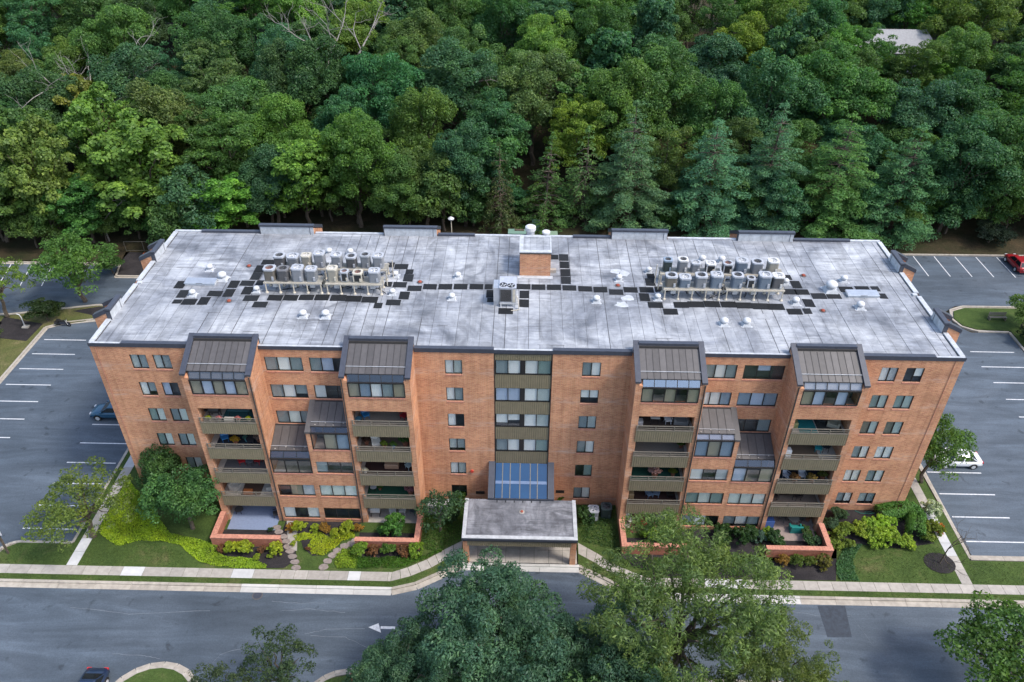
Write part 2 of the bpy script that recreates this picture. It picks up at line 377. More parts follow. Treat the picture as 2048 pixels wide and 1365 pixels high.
# ------------------------------------------------------------------ ground, road, lots
def hz(x, y):
    d = max(0.0, y - 57.0)
    return -1.12 + 0.17 * min(d, 75) + 0.03 * max(0, min(d - 75, 300)) + (0.5 * sin(x * 0.11) * cos(y * 0.13) * min(1, d / 15))
def ground_sheet():
    xs = [-900, -500, -300, -200] + list(range(-150, 151, 6)) + [200, 300, 500, 900]
    ys = [-700, -300, -150, -80, -40, 0, 20, 40, 52] + list(range(57, 150, 5)) + [180, 250, 400, 700, 1100]
    mb = MB(); vs = [(x, y, hz(x, y)) for y in ys for x in xs]; nx = len(xs)
    mb.add(vs, [(j * nx + i, j * nx + i + 1, (j + 1) * nx + i + 1, (j + 1) * nx + i) for j in range(len(ys) - 1) for i in range(nx - 1)])
    return struct(mb.build('ground', M['floor'], smooth=True))
ground_sheet()
def poly(name, pts, z0, z1, mat, parent=None, **k): return MB().prism(pts, z0, z1).build(name, mat, parent, **k)
def rounded(cx, cy, r, a0, a1, n=7): return [(cx + r * cos(RAD(a0 + (a1 - a0) * i / n)), cy + r * sin(RAD(a0 + (a1 - a0) * i / n))) for i in range(n + 1)]

road = struct(poly('road', [(-140, -26), (140, -26), (140, -10.6), (61.2, -10.6), (-47.2, -10.6), (-140, -10.6)], -1.3, AZ, M['asphalt']))
# the road swells into the drop-off in front of the porch
struct(poly('drop_off', [(-10.6, -10.62), (10.6, -10.62), (9.5, -10.2), (5.2, -7.7), (-5.2, -7.7), (-9.5, -10.2)], -1.25, AZ - 0.004, M['asphalt']))
lot_l = struct(poly('left_parking_lot', [(-59.9, -10.58), (-47.6, -10.58), (-46.2, -6.2), (-40.7, -6.2), (-40.7, 14), (-38.5, 16), (-38.5, 33.2), (-50, 33.2), (-54, 29.4), (-59.9, 28.4)], -1.29, AZ + 0.002, M['asphalt']))
lot_lb = struct(poly('left_back_lot', [(-120, 30.6), (-67, 30.6), (-56, 33.2), (-38.0, 33.4), (-38.0, 40.2), (-56.6, 40.2), (-57.5, 43.6), (-72, 43.6), (-120, 44)], -1.28, AZ - 0.002, M['asphalt']))
lot_r = struct(poly('right_parking_lot', [(40.8, -5.5), (61.0, -5.5), (61.0, 30.2), (56.5, 30.2), (55.0, 31.8), (55.0, 34.8), (57, 36.3), (120, 36.6), (120, 50.2), (38, 49.4), (38.2, 20), (40.6, 8)], -1.29, AZ, M['asphalt']))

# painted lines: thin sheets a few mm above the asphalt
def lines(parent, segs, w=0.125):
    for (x0, y0, x1, y1) in segs:
        mb = MB()
        if abs(y1 - y0) < abs(x1 - x0): mb.box(x0, x1, y0 - w / 2, y0 + w / 2, AZ + 0.006, AZ + 0.012)
        else:
            k = w / 2; mb.hexa([(x0 - k, y0, AZ + .006), (x0 + k, y0, AZ + .006), (x1 + k, y1, AZ + .006), (x1 - k, y1, AZ + .006)], [(x0 - k, y0, AZ + .012), (x0 + k, y0, AZ + .012), (x1 + k, y1, AZ + .012), (x1 - k, y1, AZ + .012)])
        mb.build('parking_line', M['line'], parent)
lines(lot_l, [(-59.1, 25.35 - 2.92 * k, -53.9, 25.35 - 2.92 * k) for k in range(0, 11)])
lines(lot_l, [(-46.2, 7.25 - 2.87 * k, -41.2, 7.25 - 2.87 * k) for k in range(-4, 5)])
lines(lot_lb, [(-69.9 - 2.95 * k, 43.2, -68.6 - 2.95 * k, 37.6) for k in range(-1, 6)])
lines(lot_r, [(54.5, 26.1 - 3.0 * k, 59.8, 26.1 - 3.0 * k) for k in range(0, 10)])
lines(lot_r, [(41.0, 5.35 - 2.95 * k, 46.4, 5.35 - 2.95 * k) for k in range(-4, 4)])
lines(lot_r, [(56.6 + 3.02 * k, 43.9, 56.6 + 3.02 * k, 49.5) for k in range(0, 9)])

# lawns (raised beds of turf)
def lawn(pts, name='lawn', mat='grass', z=GZ): return struct(poly(name, pts, -1.27, z, M[mat]))
FRONT_L = [(-46.6, -9.95), (-12, -9.95), (-10.9, -9.95), (-9.0, -9.35), (-5.2, -7.2), (-5.2, -0.05), (-40.6, -0.05), (-40.6, -5.9), (-45.4, -5.9), (-46.5, -6.6), (-46.9, -7.6), (-46.9, -9.6)]
lawn(FRONT_L, 'front_lawn')
FRONT_R = [(140, -9.95), (10.9, -9.95), (9.0, -9.35), (5.2, -7.2), (5.2, -0.05), (40.3, -0.05), (40.3, -5.8), (140, -5.8)]
lawn(FRONT_R, 'front_lawn')
lawn([(-40.6, -0.052), (-36.2, -0.052), (-36.2, 20), (-40.6, 13)], 'side_lawn')
lawn([(36.2, -0.052), (40.2, -0.052), (40.2, 12), (37.9, 20), (36.2, 20)], 'side_lawn')
lawn([(-140, -5.5), (-60.4, -5.5), (-60.4, 27.8), (-58.6, 28.6), (-54.3, 29.9), (-49.5, 30.0), (-49.0, 32.6), (-56, 32.8), (-66.5, 30.2), (-140, 30.2)], 'left_lawn', 'dry_grass')
lawn([(61.5, 30.6), (57.4, 30.8), (56.0, 31.6), (55.5, 33.2), (56.2, 34.9), (58, 35.7), (140, 36), (140, -5.4), (61.5, -5.4)], 'right_lawn', 'grass')
lawn([(38, 50), (140, 50.7), (140, 56.5), (-30, 56.5), (-30, 22), (38, 22)], 'back_bank', 'floor', -1.0)
lawn(rounded(-27.9, -21.2, 3.3, 10, 170, 12) + [(-31.5, -26), (-24.9, -26)], 'median_lawn')
lawn([(-16, -26), (40, -26), (40, -18.6), (-12.6, -18.0), (-15.4, -18.7)], 'median_lawn')

# kerbs: runs of single cast stones
def run(name, pts, parent, half_w, z0, z1, step, mat, gap=0.012, alt=None):
    """cut a polyline into straight pieces of about `step` m, each an object"""
    k = 0
    for a, b2 in zip(pts[:-1], pts[1:]):
        L = math.hypot(b2[0] - a[0], b2[1] - a[1]); n = max(1, int(round(L / step)))
        ux, uy = (b2[0] - a[0]) / L, (b2[1] - a[1]) / L
        for i in range(n):
            s0, s1 = L * i / n + gap, L * (i + 1) / n - gap
            p0 = (a[0] + ux * s0, a[1] + uy * s0); p1 = (a[0] + ux * s1, a[1] + uy * s1)
            nx, ny = -uy * half_w, ux * half_w; dz = random.uniform(-.004, .004)
            pts4 = [(p0[0] - nx, p0[1] - ny), (p1[0] - nx, p1[1] - ny), (p1[0] + nx, p1[1] + ny), (p0[0] + nx, p0[1] + ny)]
            mt = mat if not alt or not alt(0.5 * (p0[0] + p1[0]), 0.5 * (p0[1] + p1[1])) else alt(0.5 * (p0[0] + p1[0]), 0.5 * (p0[1] + p1[1]))
            MB().prism(pts4, z0, z1 + dz).build(name, M[mt], parent); k += 1
def kerb(pts, label_name='kerb', new=lambda x, y: None, gutter=0.0, side=1):
    par = struct(poly(label_name, [(p[0], p[1]) for p in pts[:1]] + [(pts[0][0] + .02, pts[0][1]), (pts[0][0], pts[0][1] + .02)], -1.25, -1.2, M['kerb']))
    run('kerb_stone', pts, par, 0.13, -1.2, GZ + 0.015, 3.0, 'kerb', alt=new)
    if gutter:
        q = []
        for i, p in enumerate(pts):
            a = pts[max(0, i - 1)]; b2 = pts[min(len(pts) - 1, i + 1)]; L = math.hypot(b2[0] - a[0], b2[1] - a[1])
            q.append((p[0] + side * (b2[1] - a[1]) / L * (0.13 + gutter / 2), p[1] - side * (b2[0] - a[0]) / L * (0.13 + gutter / 2)))
        run('gutter_slab', q, par, gutter / 2, -1.2, AZ + 0.02, 3.0, 'kerb', alt=new)
    return par
newk = lambda x, y: 'kerb_new' if (-24.2 < x < -10.8 or 11 < x < 22.5 or -5 < x < 5) and y < -6 else None
kerb([(-60, -10.05), (-47.4, -10.05)], gutter=0.45)
kerb(rounded(-46.2, -8.9, 1.2, 160, 270, 5)[:-1] + [(-46.2, -10.08), (-24, -10.08), (-11.0, -10.08), (-9.05, -9.5), (-5.3, -7.3), (5.3, -7.3), (9.05, -9.5), (11.0, -10.08), (24, -10.08), (140, -10.08)], new=newk, gutter=0.5)
kerb([(-47.25, -8.4)] + rounded(-45.4, -7.6, 1.75, 165, 92, 6) + [(-45.3, -5.86), (-40.7, -5.86), (-40.7, 15)], gutter=0.3)
kerb([(140, -5.6), (40.45, -5.6), (40.45, 14), (37.5, 22)], gutter=0.35)
kerb([(-60.2, -5.5), (-60.2, 27.8), (-58.6, 28.9), (-54.3, 29.95), (-50.2, 29.9)], gutter=0.3)
kerb([(-49.2, 32.9), (-56, 33.0), (-66.5, 30.5), (-120, 30.4)], gutter=0.3)
kerb([(-120, 43.9), (-72, 43.7), (-57.4, 43.7), (-56.6, 40.4), (-38, 40.4)], gutter=0.3)
kerb([(61.2, -5.5), (61.2, 30.3), (57.3, 30.4), (55.7, 31.4), (55.2, 33.2), (55.9, 35.2), (57.8, 36.1), (120, 36.3)], gutter=0.3)
kerb([(140, 50.5), (38, 49.7)], gutter=0.4)
kerb(rounded(-27.9, -21.2, 3.4, 190, -10, 12), gutter=0.35, side=-1)
kerb([(-16.4, -22)] + rounded(-13.2, -21.0, 3.0, 170, 95, 5) + [(-12.4, -17.9), (40, -18.4)], gutter=0.3, side=-1)

# pavements of single slabs
pav = struct(poly('pavement', [(-46.8, -9.33), (-11.2, -9.33), (-11.2, -8.42), (-46.8, -8.42)], -1.2, GZ - 0.012, M['mulch']))
x = -46.9
new_slabs = [(-34.9, -33.0), (-25.2, -23.3), (-15.0, -13.9)]
cuts = []
while x < -11.4:
    w = random.choice([1.15, 1.2, 1.25, 1.9, 2.4])
    for a, b2 in new_slabs:
        if a - 0.02 <= x < a + 0.02: w = b2 - a; break
        elif x < a < x + w + 0.6: w = a - x
    cuts.append((x, min(x + w, -11.2))); x += w
for a, b2 in cuts:
    nw = any(abs(a - q) < 0.05 for q, _ in new_slabs)
    MB().box(a + .012, b2 - .012, -9.35, -8.40, -1.1, GZ + 0.02 + random.uniform(-.004, .004)).build('slab', M['slab_new' if nw else 'slab'], pav)
def slab_path(up, lo, n_each, parent, mat='slab'):
    for (a, b2, c, d) in zip(up[:-1], up[1:], lo[:-1], lo[1:]):
        for i in range(n_each):
            t0, t1 = i / n_each + .012, (i + 1) / n_each - .012
            P = lambda s, e, t: (s[0] + (e[0] - s[0]) * t, s[1] + (e[1] - s[1]) * t)
            MB().prism([P(c, d, t0), P(c, d, t1), P(a, b2, t1), P(a, b2, t0)], -1.1, GZ + 0.02 + random.uniform(-.004, .004)).build('slab', M[mat], parent)
up_l = [(-11.2, -8.40), (-9.9, -7.85), (-8.3, -6.95), (-6.9, -5.85), (-5.25, -4.7)]
lo_l = [(-11.2, -9.35), (-9.5, -8.75), (-7.8, -7.8), (-6.6, -6.85), (-5.25, -5.95)]
slab_path(up_l, lo_l, 2, pav)
pav_r = struct(poly('pavement', [(11.2, -9.33), (140, -9.33), (140, -8.42), (11.2, -8.42)], -1.2, GZ - 0.012, M['mulch']))
slab_path([(-a, b2) for a, b2 in up_l], [(-a, b2) for a, b2 in lo_l], 2, pav_r)
x = 11.2
while x < 60:
    MB().box(x + .012, x + 1.21, -9.35, -8.40, -1.1, GZ + 0.02 + random.uniform(-.004, .004)).build('slab', M['slab_new' if 16 < x < 19 else 'slab'], pav_r); x += 1.225
spl = struct(poly('side_path', [(-40.05, -8.38), (-39.15, -8.38), (-39.15, 14), (-40.05, 14)], -1.2, GZ - 0.012, M['mulch']))
y = -8.38
while y < 14:
    MB().box(-40.08, -39.12, y + .012, y + 1.5, -1.1, GZ + 0.02).build('slab', M['slab_new' if 3 < y < 9 or y < -6 else 'slab'], spl); y += 1.512
spr = struct(poly('side_path', [(38.5, -8.38), (39.35, -8.38), (39.35, 14), (38.5, 14)], -1.2, GZ - 0.012, M['mulch']))
y = -8.38
while y < 14:
    MB().box(38.46, 39.38, y + .012, y + 1.5, -1.1, GZ + 0.02).build('slab', M['slab_new' if -5.5 < y < 0.5 else 'slab'], spr); y += 1.512
# porch floor slabs
pf = struct(poly('porch_floor', [(-5.1, -7.1), (5.1, -7.1), (5.1, -2.7), (-5.1, -2.7)], -1.2, GZ - 0.012, M['mulch']))
for i in range(8):
    for j in range(3):
        x0 = -5.1 + i * 1.275; y0 = -7.1 + j * 1.47
        MB().box(x0 + .012, x0 + 1.263, y0 + .012, y0 + 1.458, -1.1, GZ + 0.025).build('slab', M['slab'], pf)

# planting beds (dark mulch), each a low mound
def bed(pts, z=GZ + 0.03, name='planting_bed', mat='mulch'): return struct(poly(name, pts, -1.1, z, M[mat]))
bed([(-28.4, -5.9), (-28.0, -7.3), (-26, -7.6), (-23.8, -7.9), (-22.2, -8.25), (-20.8, -8.2), (-19.9, -7.2), (-20.6, -5.2), (-21.4, -2.9), (-22.0, -2.85), (-22.0, -5.9)])
bed([(-21.9, -2.83), (-14.9, -2.83), (-15.2, -3.8), (-16.6, -5.4), (-17.6, -6.7), (-18.6, -6.8), (-19.6, -6.0), (-20.3, -4.6)])
bed([(-15.2, -5.9), (-9, -5.9), (-8.6, -6.8), (-12, -6.9), (-15.0, -6.9)])
bed([(21.0, -5.9), (28.4, -5.9), (28.8, -4.6), (27.6, -8.3), (20.2, -8.3), (13, -8.2), (10, -7.2), (9, -5.9)])
bed([(28.2, -0.06), (36.2, -0.06), (38.2, -1.6), (37.9, -3.9), (34.5, -4.6), (31, -4.2), (28.6, -4.8), (28.1, -3)])
bed([(14.9, -2.83), (21.9, -2.83), (21.7, -5.7), (15.1, -5.7)])
bed([(37.45 + 1.35 * cos(t), -6.15 + 1.15 * sin(t)) for t in [2 * pi * i / 20 for i in range(20)]], name='mulch_ring')
bed([(70 * -1 + 4 * cos(t), 28.3 + 1.3 * sin(t)) for t in [2 * pi * i / 20 for i in range(20)]], name='mulch_ring')
bed([(-60.8, 28.5), (-66.5, 29.9), (-66, 25.5), (-61, 24.8)], name='mulch_ring')
bed([(-54.0, 30.2), (-50, 30.3), (-49.6, 32.4), (-55.5, 32.6), (-58.4, 31.5)], name='mulch_ring')
struct(poly('mulch_bank', [(-57, 40.6), (-38, 40.6), (-38, 46), (-58, 47)], -1.2, GZ, M['mulch']))
struct(poly('mulch_bank', [(-90, 44.2), (-57.6, 44.1), (-57.5, 47), (-90, 48)], -1.2, GZ, M['floor']))

for a0, a1 in ((-27.4, -21.7), (-14.8, -9.55), (9.55, 14.85), (22.05, 27.4)): bed([(a0, -5.55), (a1, -5.55), (a1, -4.05), (a0, -4.05)], GZ + .06)
# stepping stones
def stone_path(pts, rx, ry, kind, label):
    par = thing('stepping_stones', label, 'garden path', (pts[0][0], pts[0][1], GZ))
    for (x0, y0) in pts:
        n = 9; a0 = random.random() * 6
        q = [(x0 + rx * random.uniform(.85, 1.1) * cos(a0 + 2 * pi * i / n), y0 + ry * random.uniform(.85, 1.1) * sin(a0 + 2 * pi * i / n)) for i in range(n)]
        MB().prism(q, GZ, GZ + 0.075 + random.uniform(-.01, .01)).build('stone', M['flag'], par)
P4 = [(-22.60, -3.66), (-22.26, -4.19), (-21.73, -4.73), (-21.36, -5.27), (-21.01, -5.88), (-20.70, -6.38), (-20.37, -6.94), (-19.98, -7.56), (-19.72, -8.14)]
stone_path([(p[0], p[1]) for p in P4], 0.42, 0.30, 0, 'flagstone stepping path from the blue patio to the pavement')
P4 = [(-15.02, -5.00), (-15.41, -5.38), (-15.93, -5.68), (-16.44, -6.22), (-16.79, -6.73), (-17.08, -7.37), (-17.33, -8.04)]
stone_path([(p[0], p[1]) for p in P4], 0.42, 0.34, 0, 'curved stepping stone path beside the yellow-green ground cover')
# narrow paved strip beside the blue patio path
MBp = MB(); MBp.prism([(-21.9, -2.85), (-20.9, -2.85), (-20.1, -6.3), (-20.9, -6.3)], -1.1, GZ + 0.045); struct(MBp.build('gravel_strip', M['slab']))

# markings and ironwork on the road
arrow = MB(); ap = (-12.38, -13.84); bp_ = (-11.61, -13.44); cp = (-11.27, -14.32)
arrow.prism([(ap[0], ap[1]), (cp[0], cp[1]), (bp_[0], bp_[1])], AZ + .005, AZ + .011).prism([(ap[0] + 1.0, ap[1] - 0.12), (ap[0] + 2.2, ap[1] - 0.12), (ap[0] + 2.2, ap[1] + 0.12), (ap[0] + 1.0, ap[1] + 0.12)], AZ + .005, AZ + .0115)
arrow.build('direction_arrow', M['line'], road)
pp = [(25.30, -10.81), (27.64, -10.75), (27.25, -13.77), (25.24, -13.82)]
poly('asphalt_patch', [(p[0], p[1]) for p in pp][::-1], AZ - .02, AZ + 0.006, M['patch'], road)
mc = (-22.38, -10.98)
mh = thing('manhole_cover', 'round iron manhole cover by the kerb in the road', 'manhole cover', (mc[0], mc[1], AZ))
MB().lathe([(0.36, 0.002), (0.36, 0.016), (0.27, 0.018)], 20, (mc[0], mc[1], AZ)).build('lid', M['coping'], mh)
MB().lathe([(0.46, 0.001), (0.46, 0.010), (0.38, 0.011)], 20, (mc[0], mc[1], AZ)).build('rim', M['bronze'], mh)

# pale cracks and a worn trench line across the road surface
def crack(pts, w=.035):
    q = []
    for (a, b2) in zip(pts[:-1], pts[1:]):
        for k in range(6): q.append((a[0] + (b2[0] - a[0]) * k / 6 + random.uniform(-.05, .05), a[1] + (b2[1] - a[1]) * k / 6 + random.uniform(-.05, .05)))
    q.append(pts[-1]); L = [(p[0], p[1] + w / 2 * random.uniform(.5, 1.3)) for p in q]; R_ = [(p[0], p[1] - w / 2 * random.uniform(.5, 1.3)) for p in q]
    mb = MB()
    for i in range(len(q) - 1): mb.quad((*R_[i], AZ + .005), (*R_[i + 1], AZ + .005), (*L[i + 1], AZ + .005), (*L[i], AZ + .005))
    mb.build('crack', M['crack'], road)
M['crack'] = plain('crack_filler', (.15, .17, .195), .85, vary=.25)
for c_ in ([(-20.94, -11.54),(-18.56, -11.68),(-16.46, -11.58)],[(-20.06, -12.46),(-17.59, -12.20),(-14.58, -12.51)],[(-17.46, -14.57),(-15.52, -14.06),(-12.64, -13.99)],[(-17.01, -14.74),(-14.14, -14.76),(-12.14, -15.71)],[(-24.52, -18.02),(-23.79, -16.62),(-20.90, -15.48)],[(-32.37, -16.75),(-29.72, -16.86),(-28.43, -17.09)],[(22.62, -11.37),(25.22, -11.79),(27.71, -11.82)],[(27.81, -11.53),(28.69, -14.41),(28.61, -17.46)],[(-37.79, -12.57),(-32.50, -13.06),(-25.92, -12.61)]): crack(c_)

# ------------------------------------------------------------------ the apartment building
XW, YD = 36.3, 20.0
YF = -2.8                       # front plane of the bays
FL = [13.9, 10.93, 7.96, 4.99, 2.02, -0.95]    # floor levels, top storey first
B = thing('apartment_building', 'six-storey red brick apartment block with flat grey roof and stepped balcony bays', 'building', (0, 10, GZ))
rnd = random.Random(3)

def wall_grid(mb, x0, x1, z0, z1, y, holes, depth=0.16):
    xs = sorted({x0, x1} | {h[0] for h in holes} | {h[1] for h in holes}); zs = sorted({z0, z1} | {h[2] for h in holes} | {h[3] for h in holes})
    for a, b2 in zip(xs[:-1], xs[1:]):
        for c, d in zip(zs[:-1], zs[1:]):
            mx, mz = (a + b2) / 2, (c + d) / 2
            if any(h[0] < mx < h[1] and h[2] < mz < h[3] for h in holes): continue
            mb.quad((a, y, c), (b2, y, c), (b2, y, d), (a, y, d))
    for (a, b2, c, d) in holes:
        e = y + depth
        mb.quad((a, y, c), (a, y, d), (a, e, d), (a, e, c)); mb.quad((b2, y, d), (b2, y, c), (b2, e, c), (b2, e, d))
        mb.quad((a, y, d), (b2, y, d), (b2, e, d), (a, e, d)); mb.quad((b2, y, c), (a, y, c), (a, e, c), (b2, e, c))

BL = {'w': (0.80, 0.81, 0.80), 'c': (0.70, 0.76, 0.73), 'g': (0.50, 0.54, 0.57), 't': (0.46, 0.56, 0.54), 'd': (0.36, 0.33, 0.25), 'k': None, 'b': (0.48, 0.55, 0.68)}
def pleats(x0, x1, y, z0, z1, pitch=0.09, amp=0.02): return MB().corr(x0, x1, y, z0, z1, pitch, amp)
def window(x0, x1, z0, z1, y, spec, sill=True, rb=True, plain_frame=True):
    """spec: one letter pair per light: blind kind (BL key) + glass kind (s screened, o open view)"""
    n = len(spec); f = 0.05; w = MB()
    w.box(x0, x1, y + .05, y + .12, z0, z0 + f).box(x0, x1, y + .05, y + .12, z1 - f, z1)
    w.box(x0, x0 + f, y + .05, y + .12, z0 + f, z1 - f).box(x1 - f, x1, y + .05, y + .12, z0 + f, z1 - f)
    for i in range(1, n):
        xm = x0 + (x1 - x0) * i / n; w.box(xm - .03, xm + .03, y + .045, y + .12, z0 + f, z1 - f)
    win = w.build('window', M['dark_frame'], B)
    for i, s in enumerate(spec):
        a = x0 + (x1 - x0) * i / n + .03; b2 = x0 + (x1 - x0) * (i + 1) / n - .03
        MB().box(a, b2, y + .085, y + .095, z0 + f, z1 - f).build('pane', M['screen_glass' if s[1] == 's' else 'glass'], win)
        k = BL.get(s[0])
        if k:
            zb = z0 + f + (0 if s[0] != 'h' else 0.5)
            if len(s) > 2: zb = z1 - f - (z1 - z0) * int(s[2]) / 10
            j = rnd.uniform(.92, 1.04)
            pleats(a, b2, y + .155, zb, z1 - .02).build('blind', M['blind'], win, colour=tuple(min(.85, q * j) for q in k))
    if sill:
        sl = MB(); m2 = max(4, int((x1 - x0) / 0.11))
        for i in range(m2):
            a = x0 + (x1 - x0) * i / m2
            sl.hexa([(a + .006, y - .035, z0 - .16), (a + (x1 - x0) / m2 - .006, y - .035, z0 - .16), (a + (x1 - x0) / m2 - .006, y + .05, z0 - .16), (a + .006, y + .05, z0 - .16)],
                    [(a + .006, y - .035, z0 - .035), (a + (x1 - x0) / m2 - .006, y - .035, z0 - .035), (a + (x1 - x0) / m2 - .006, y + .05, z0 - .004), (a + .006, y + .05, z0 - .004)])
        stuff(sl.build('sill', M['cap_brick'], win))
    return win
def row(k, off=0.0): return 14.75 - 2.97 * k + off, 16.24 - 2.97 * k + off

holes = {}
def mk(x0, x1, specs, key, k0=0, off=0.0, top=None):
    for i, s in enumerate(specs):
        z0, z1 = row(k0 + i, off)
        holes.setdefault(key, []).append((x0, x1, z0, z1))
        WINS.append((x0, x1, z0, z1, s))
WINS = []
# wings (two columns each), centre columns
mk(-33.2, -31.8, [['ws', 'gs'], ['wo', 'gs7'], ['ts', 'co'], ['ts', 'co'], ['wo', 'ws'], ['gs', 'wo']], 'wl')
mk(-31.25, -29.8, [['ws', 'gs'], ['bo', 'ko'], ['gs', 'co'], ['gs', 'co'], ['gs', 'wo'], ['gs', 'wo']], 'wl')
mk(29.8, 31.2, [['wo', 'go'], ['ts', 'to'], ['ds', 'to'], ['gs', 'wo'], ['wo', 'wo'], ['gs8', 'wo8']], 'wr')
mk(31.85, 33.35, [['ko', 'wo6'], ['ts', 'to'], ['ds', 'to'], ['wo', 'wo'], ['gs', 'wo'], ['ws8', 'gs8']], 'wr')
mk(-6.59, -5.13, [['wo', 'ws'], ['wo', 'gs'], ['wo', 'ks'], ['ws8', 'gs8'], ['wo', 'ws'], ['ks', 'ks']], 'cl')
mk(4.97, 6.52, [['gs', 'wo'], ['wo6', 'wo6'], ['gs', 'ws'], ['gs', 'wo'], ['ks', 'ts'], ['gs', 'wo']], 'cr')
# upper middle windows, set back between the bays
mk(-21.8, -18.62, [['gs', 'wo', 'gs'], ['gs', 'wo', 'gs7'], ['gs', 'co', 'gs']], 'ml')
mk(-18.02, -15.0, [['gs', 'bo', 'ko'], ['wo', 'ko', 'ko']], 'ml')
mk(18.46, 21.83, [['ko', 'bo4', 'ko'], ['bs', 'bo', 'bs'], ['ko', 'ko', 'gs']], 'mr')
mk(15.2, 17.88, [['gs', 'wo', 'gs'], ['wo', 'wo', 'bs']], 'mr')
wall = MB()
wall_grid(wall, -XW, -27.7, GZ - .3, 17.3, 0, holes['wl'])
wall_grid(wall, 27.7, XW, GZ - .3, 17.3, 0, holes['wr'])
wall_grid(wall, -9.15, -2.4, GZ - .3, 17.3, 0, holes['cl'] + [])
wall_grid(wall, 2.4, 9.15, GZ - .3, 17.3, 0, holes['cr'])
wall_grid(wall, -22.15, -14.75, GZ - .3, 17.3, 0, holes['ml'])
wall_grid(wall, 14.75, 22.1, GZ - .3, 17.3, 0, holes['mr'])
# ends and back
wall.quad((-XW, YD, GZ - .3), (-XW, 0, GZ - .3), (-XW, 0, 17.3), (-XW, YD, 17.3))
wall.quad((XW, 0, GZ - .3), (XW, YD, GZ - .3), (XW, YD, 17.3), (XW, 0, 17.3))
wall.quad((XW, YD, GZ - .3), (-XW, YD, GZ - .3), (-XW, YD, 17.3), (XW, YD, 17.3))
wall.build('wall', M['brick'], B)
for (x0, x1, z0, z1, s) in WINS: window(x0, x1, z0, z1, 0.0, s)
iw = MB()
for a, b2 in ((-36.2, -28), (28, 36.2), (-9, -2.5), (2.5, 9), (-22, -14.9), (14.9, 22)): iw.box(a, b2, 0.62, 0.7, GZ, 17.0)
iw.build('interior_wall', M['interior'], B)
# corner pipes
for x in (-35.85, 35.6): MB().tube([(x, -.03, 17.1), (x, -.03, GZ)], 0.022, 5).build('conduit', M['cap_brick'], B)

# ---- centre bay: ribbed olive spandrels and strip windows
cz = [(17.35, 16.3), (14.76, 13.30), (11.78, 10.36), (8.82, 7.36), (5.84, 4.30)]
for a, b2 in cz: MB().corr(-2.38, 2.38, 0.03, b2, a, 0.19, 0.03).build('spandrel_panel', M['olive'], B)
for x in (-2.44, 2.38): MB().box(x, x + .07, -0.03, .2, 2.0, 17.36).build('trim', M['dark_frame'], B)
CW = [[['gs', 'wo'], ['wo', 'ts']], [['bo', 'bo'], ['wo', 'ws']], [['wo7', 'wo5'], ['wo', 'ws']], [['gs', 'wo'], ['wo', 'ts']]]
for k, (sa, sb) in enumerate(CW):
    z0, z1 = cz[k + 1][0], cz[k][1] if k else 16.3
    z1 = [16.3, 13.30, 10.36, 7.36][k]
    for x0, x1, s in ((-2.34, -0.20, sa), (0.14, 2.36, sb)): window(x0, x1, z0 + .01, z1 - .01, 0.03, s, sill=False)
    MB().box(-0.2, 0.14, 0.06, 0.2, z0, z1).build('mullion', M['dark_frame'], B)
MB().box(-2.38, 2.38, 0.9, 1.0, GZ, 17.2).build('interior_wall', M['interior'], B)

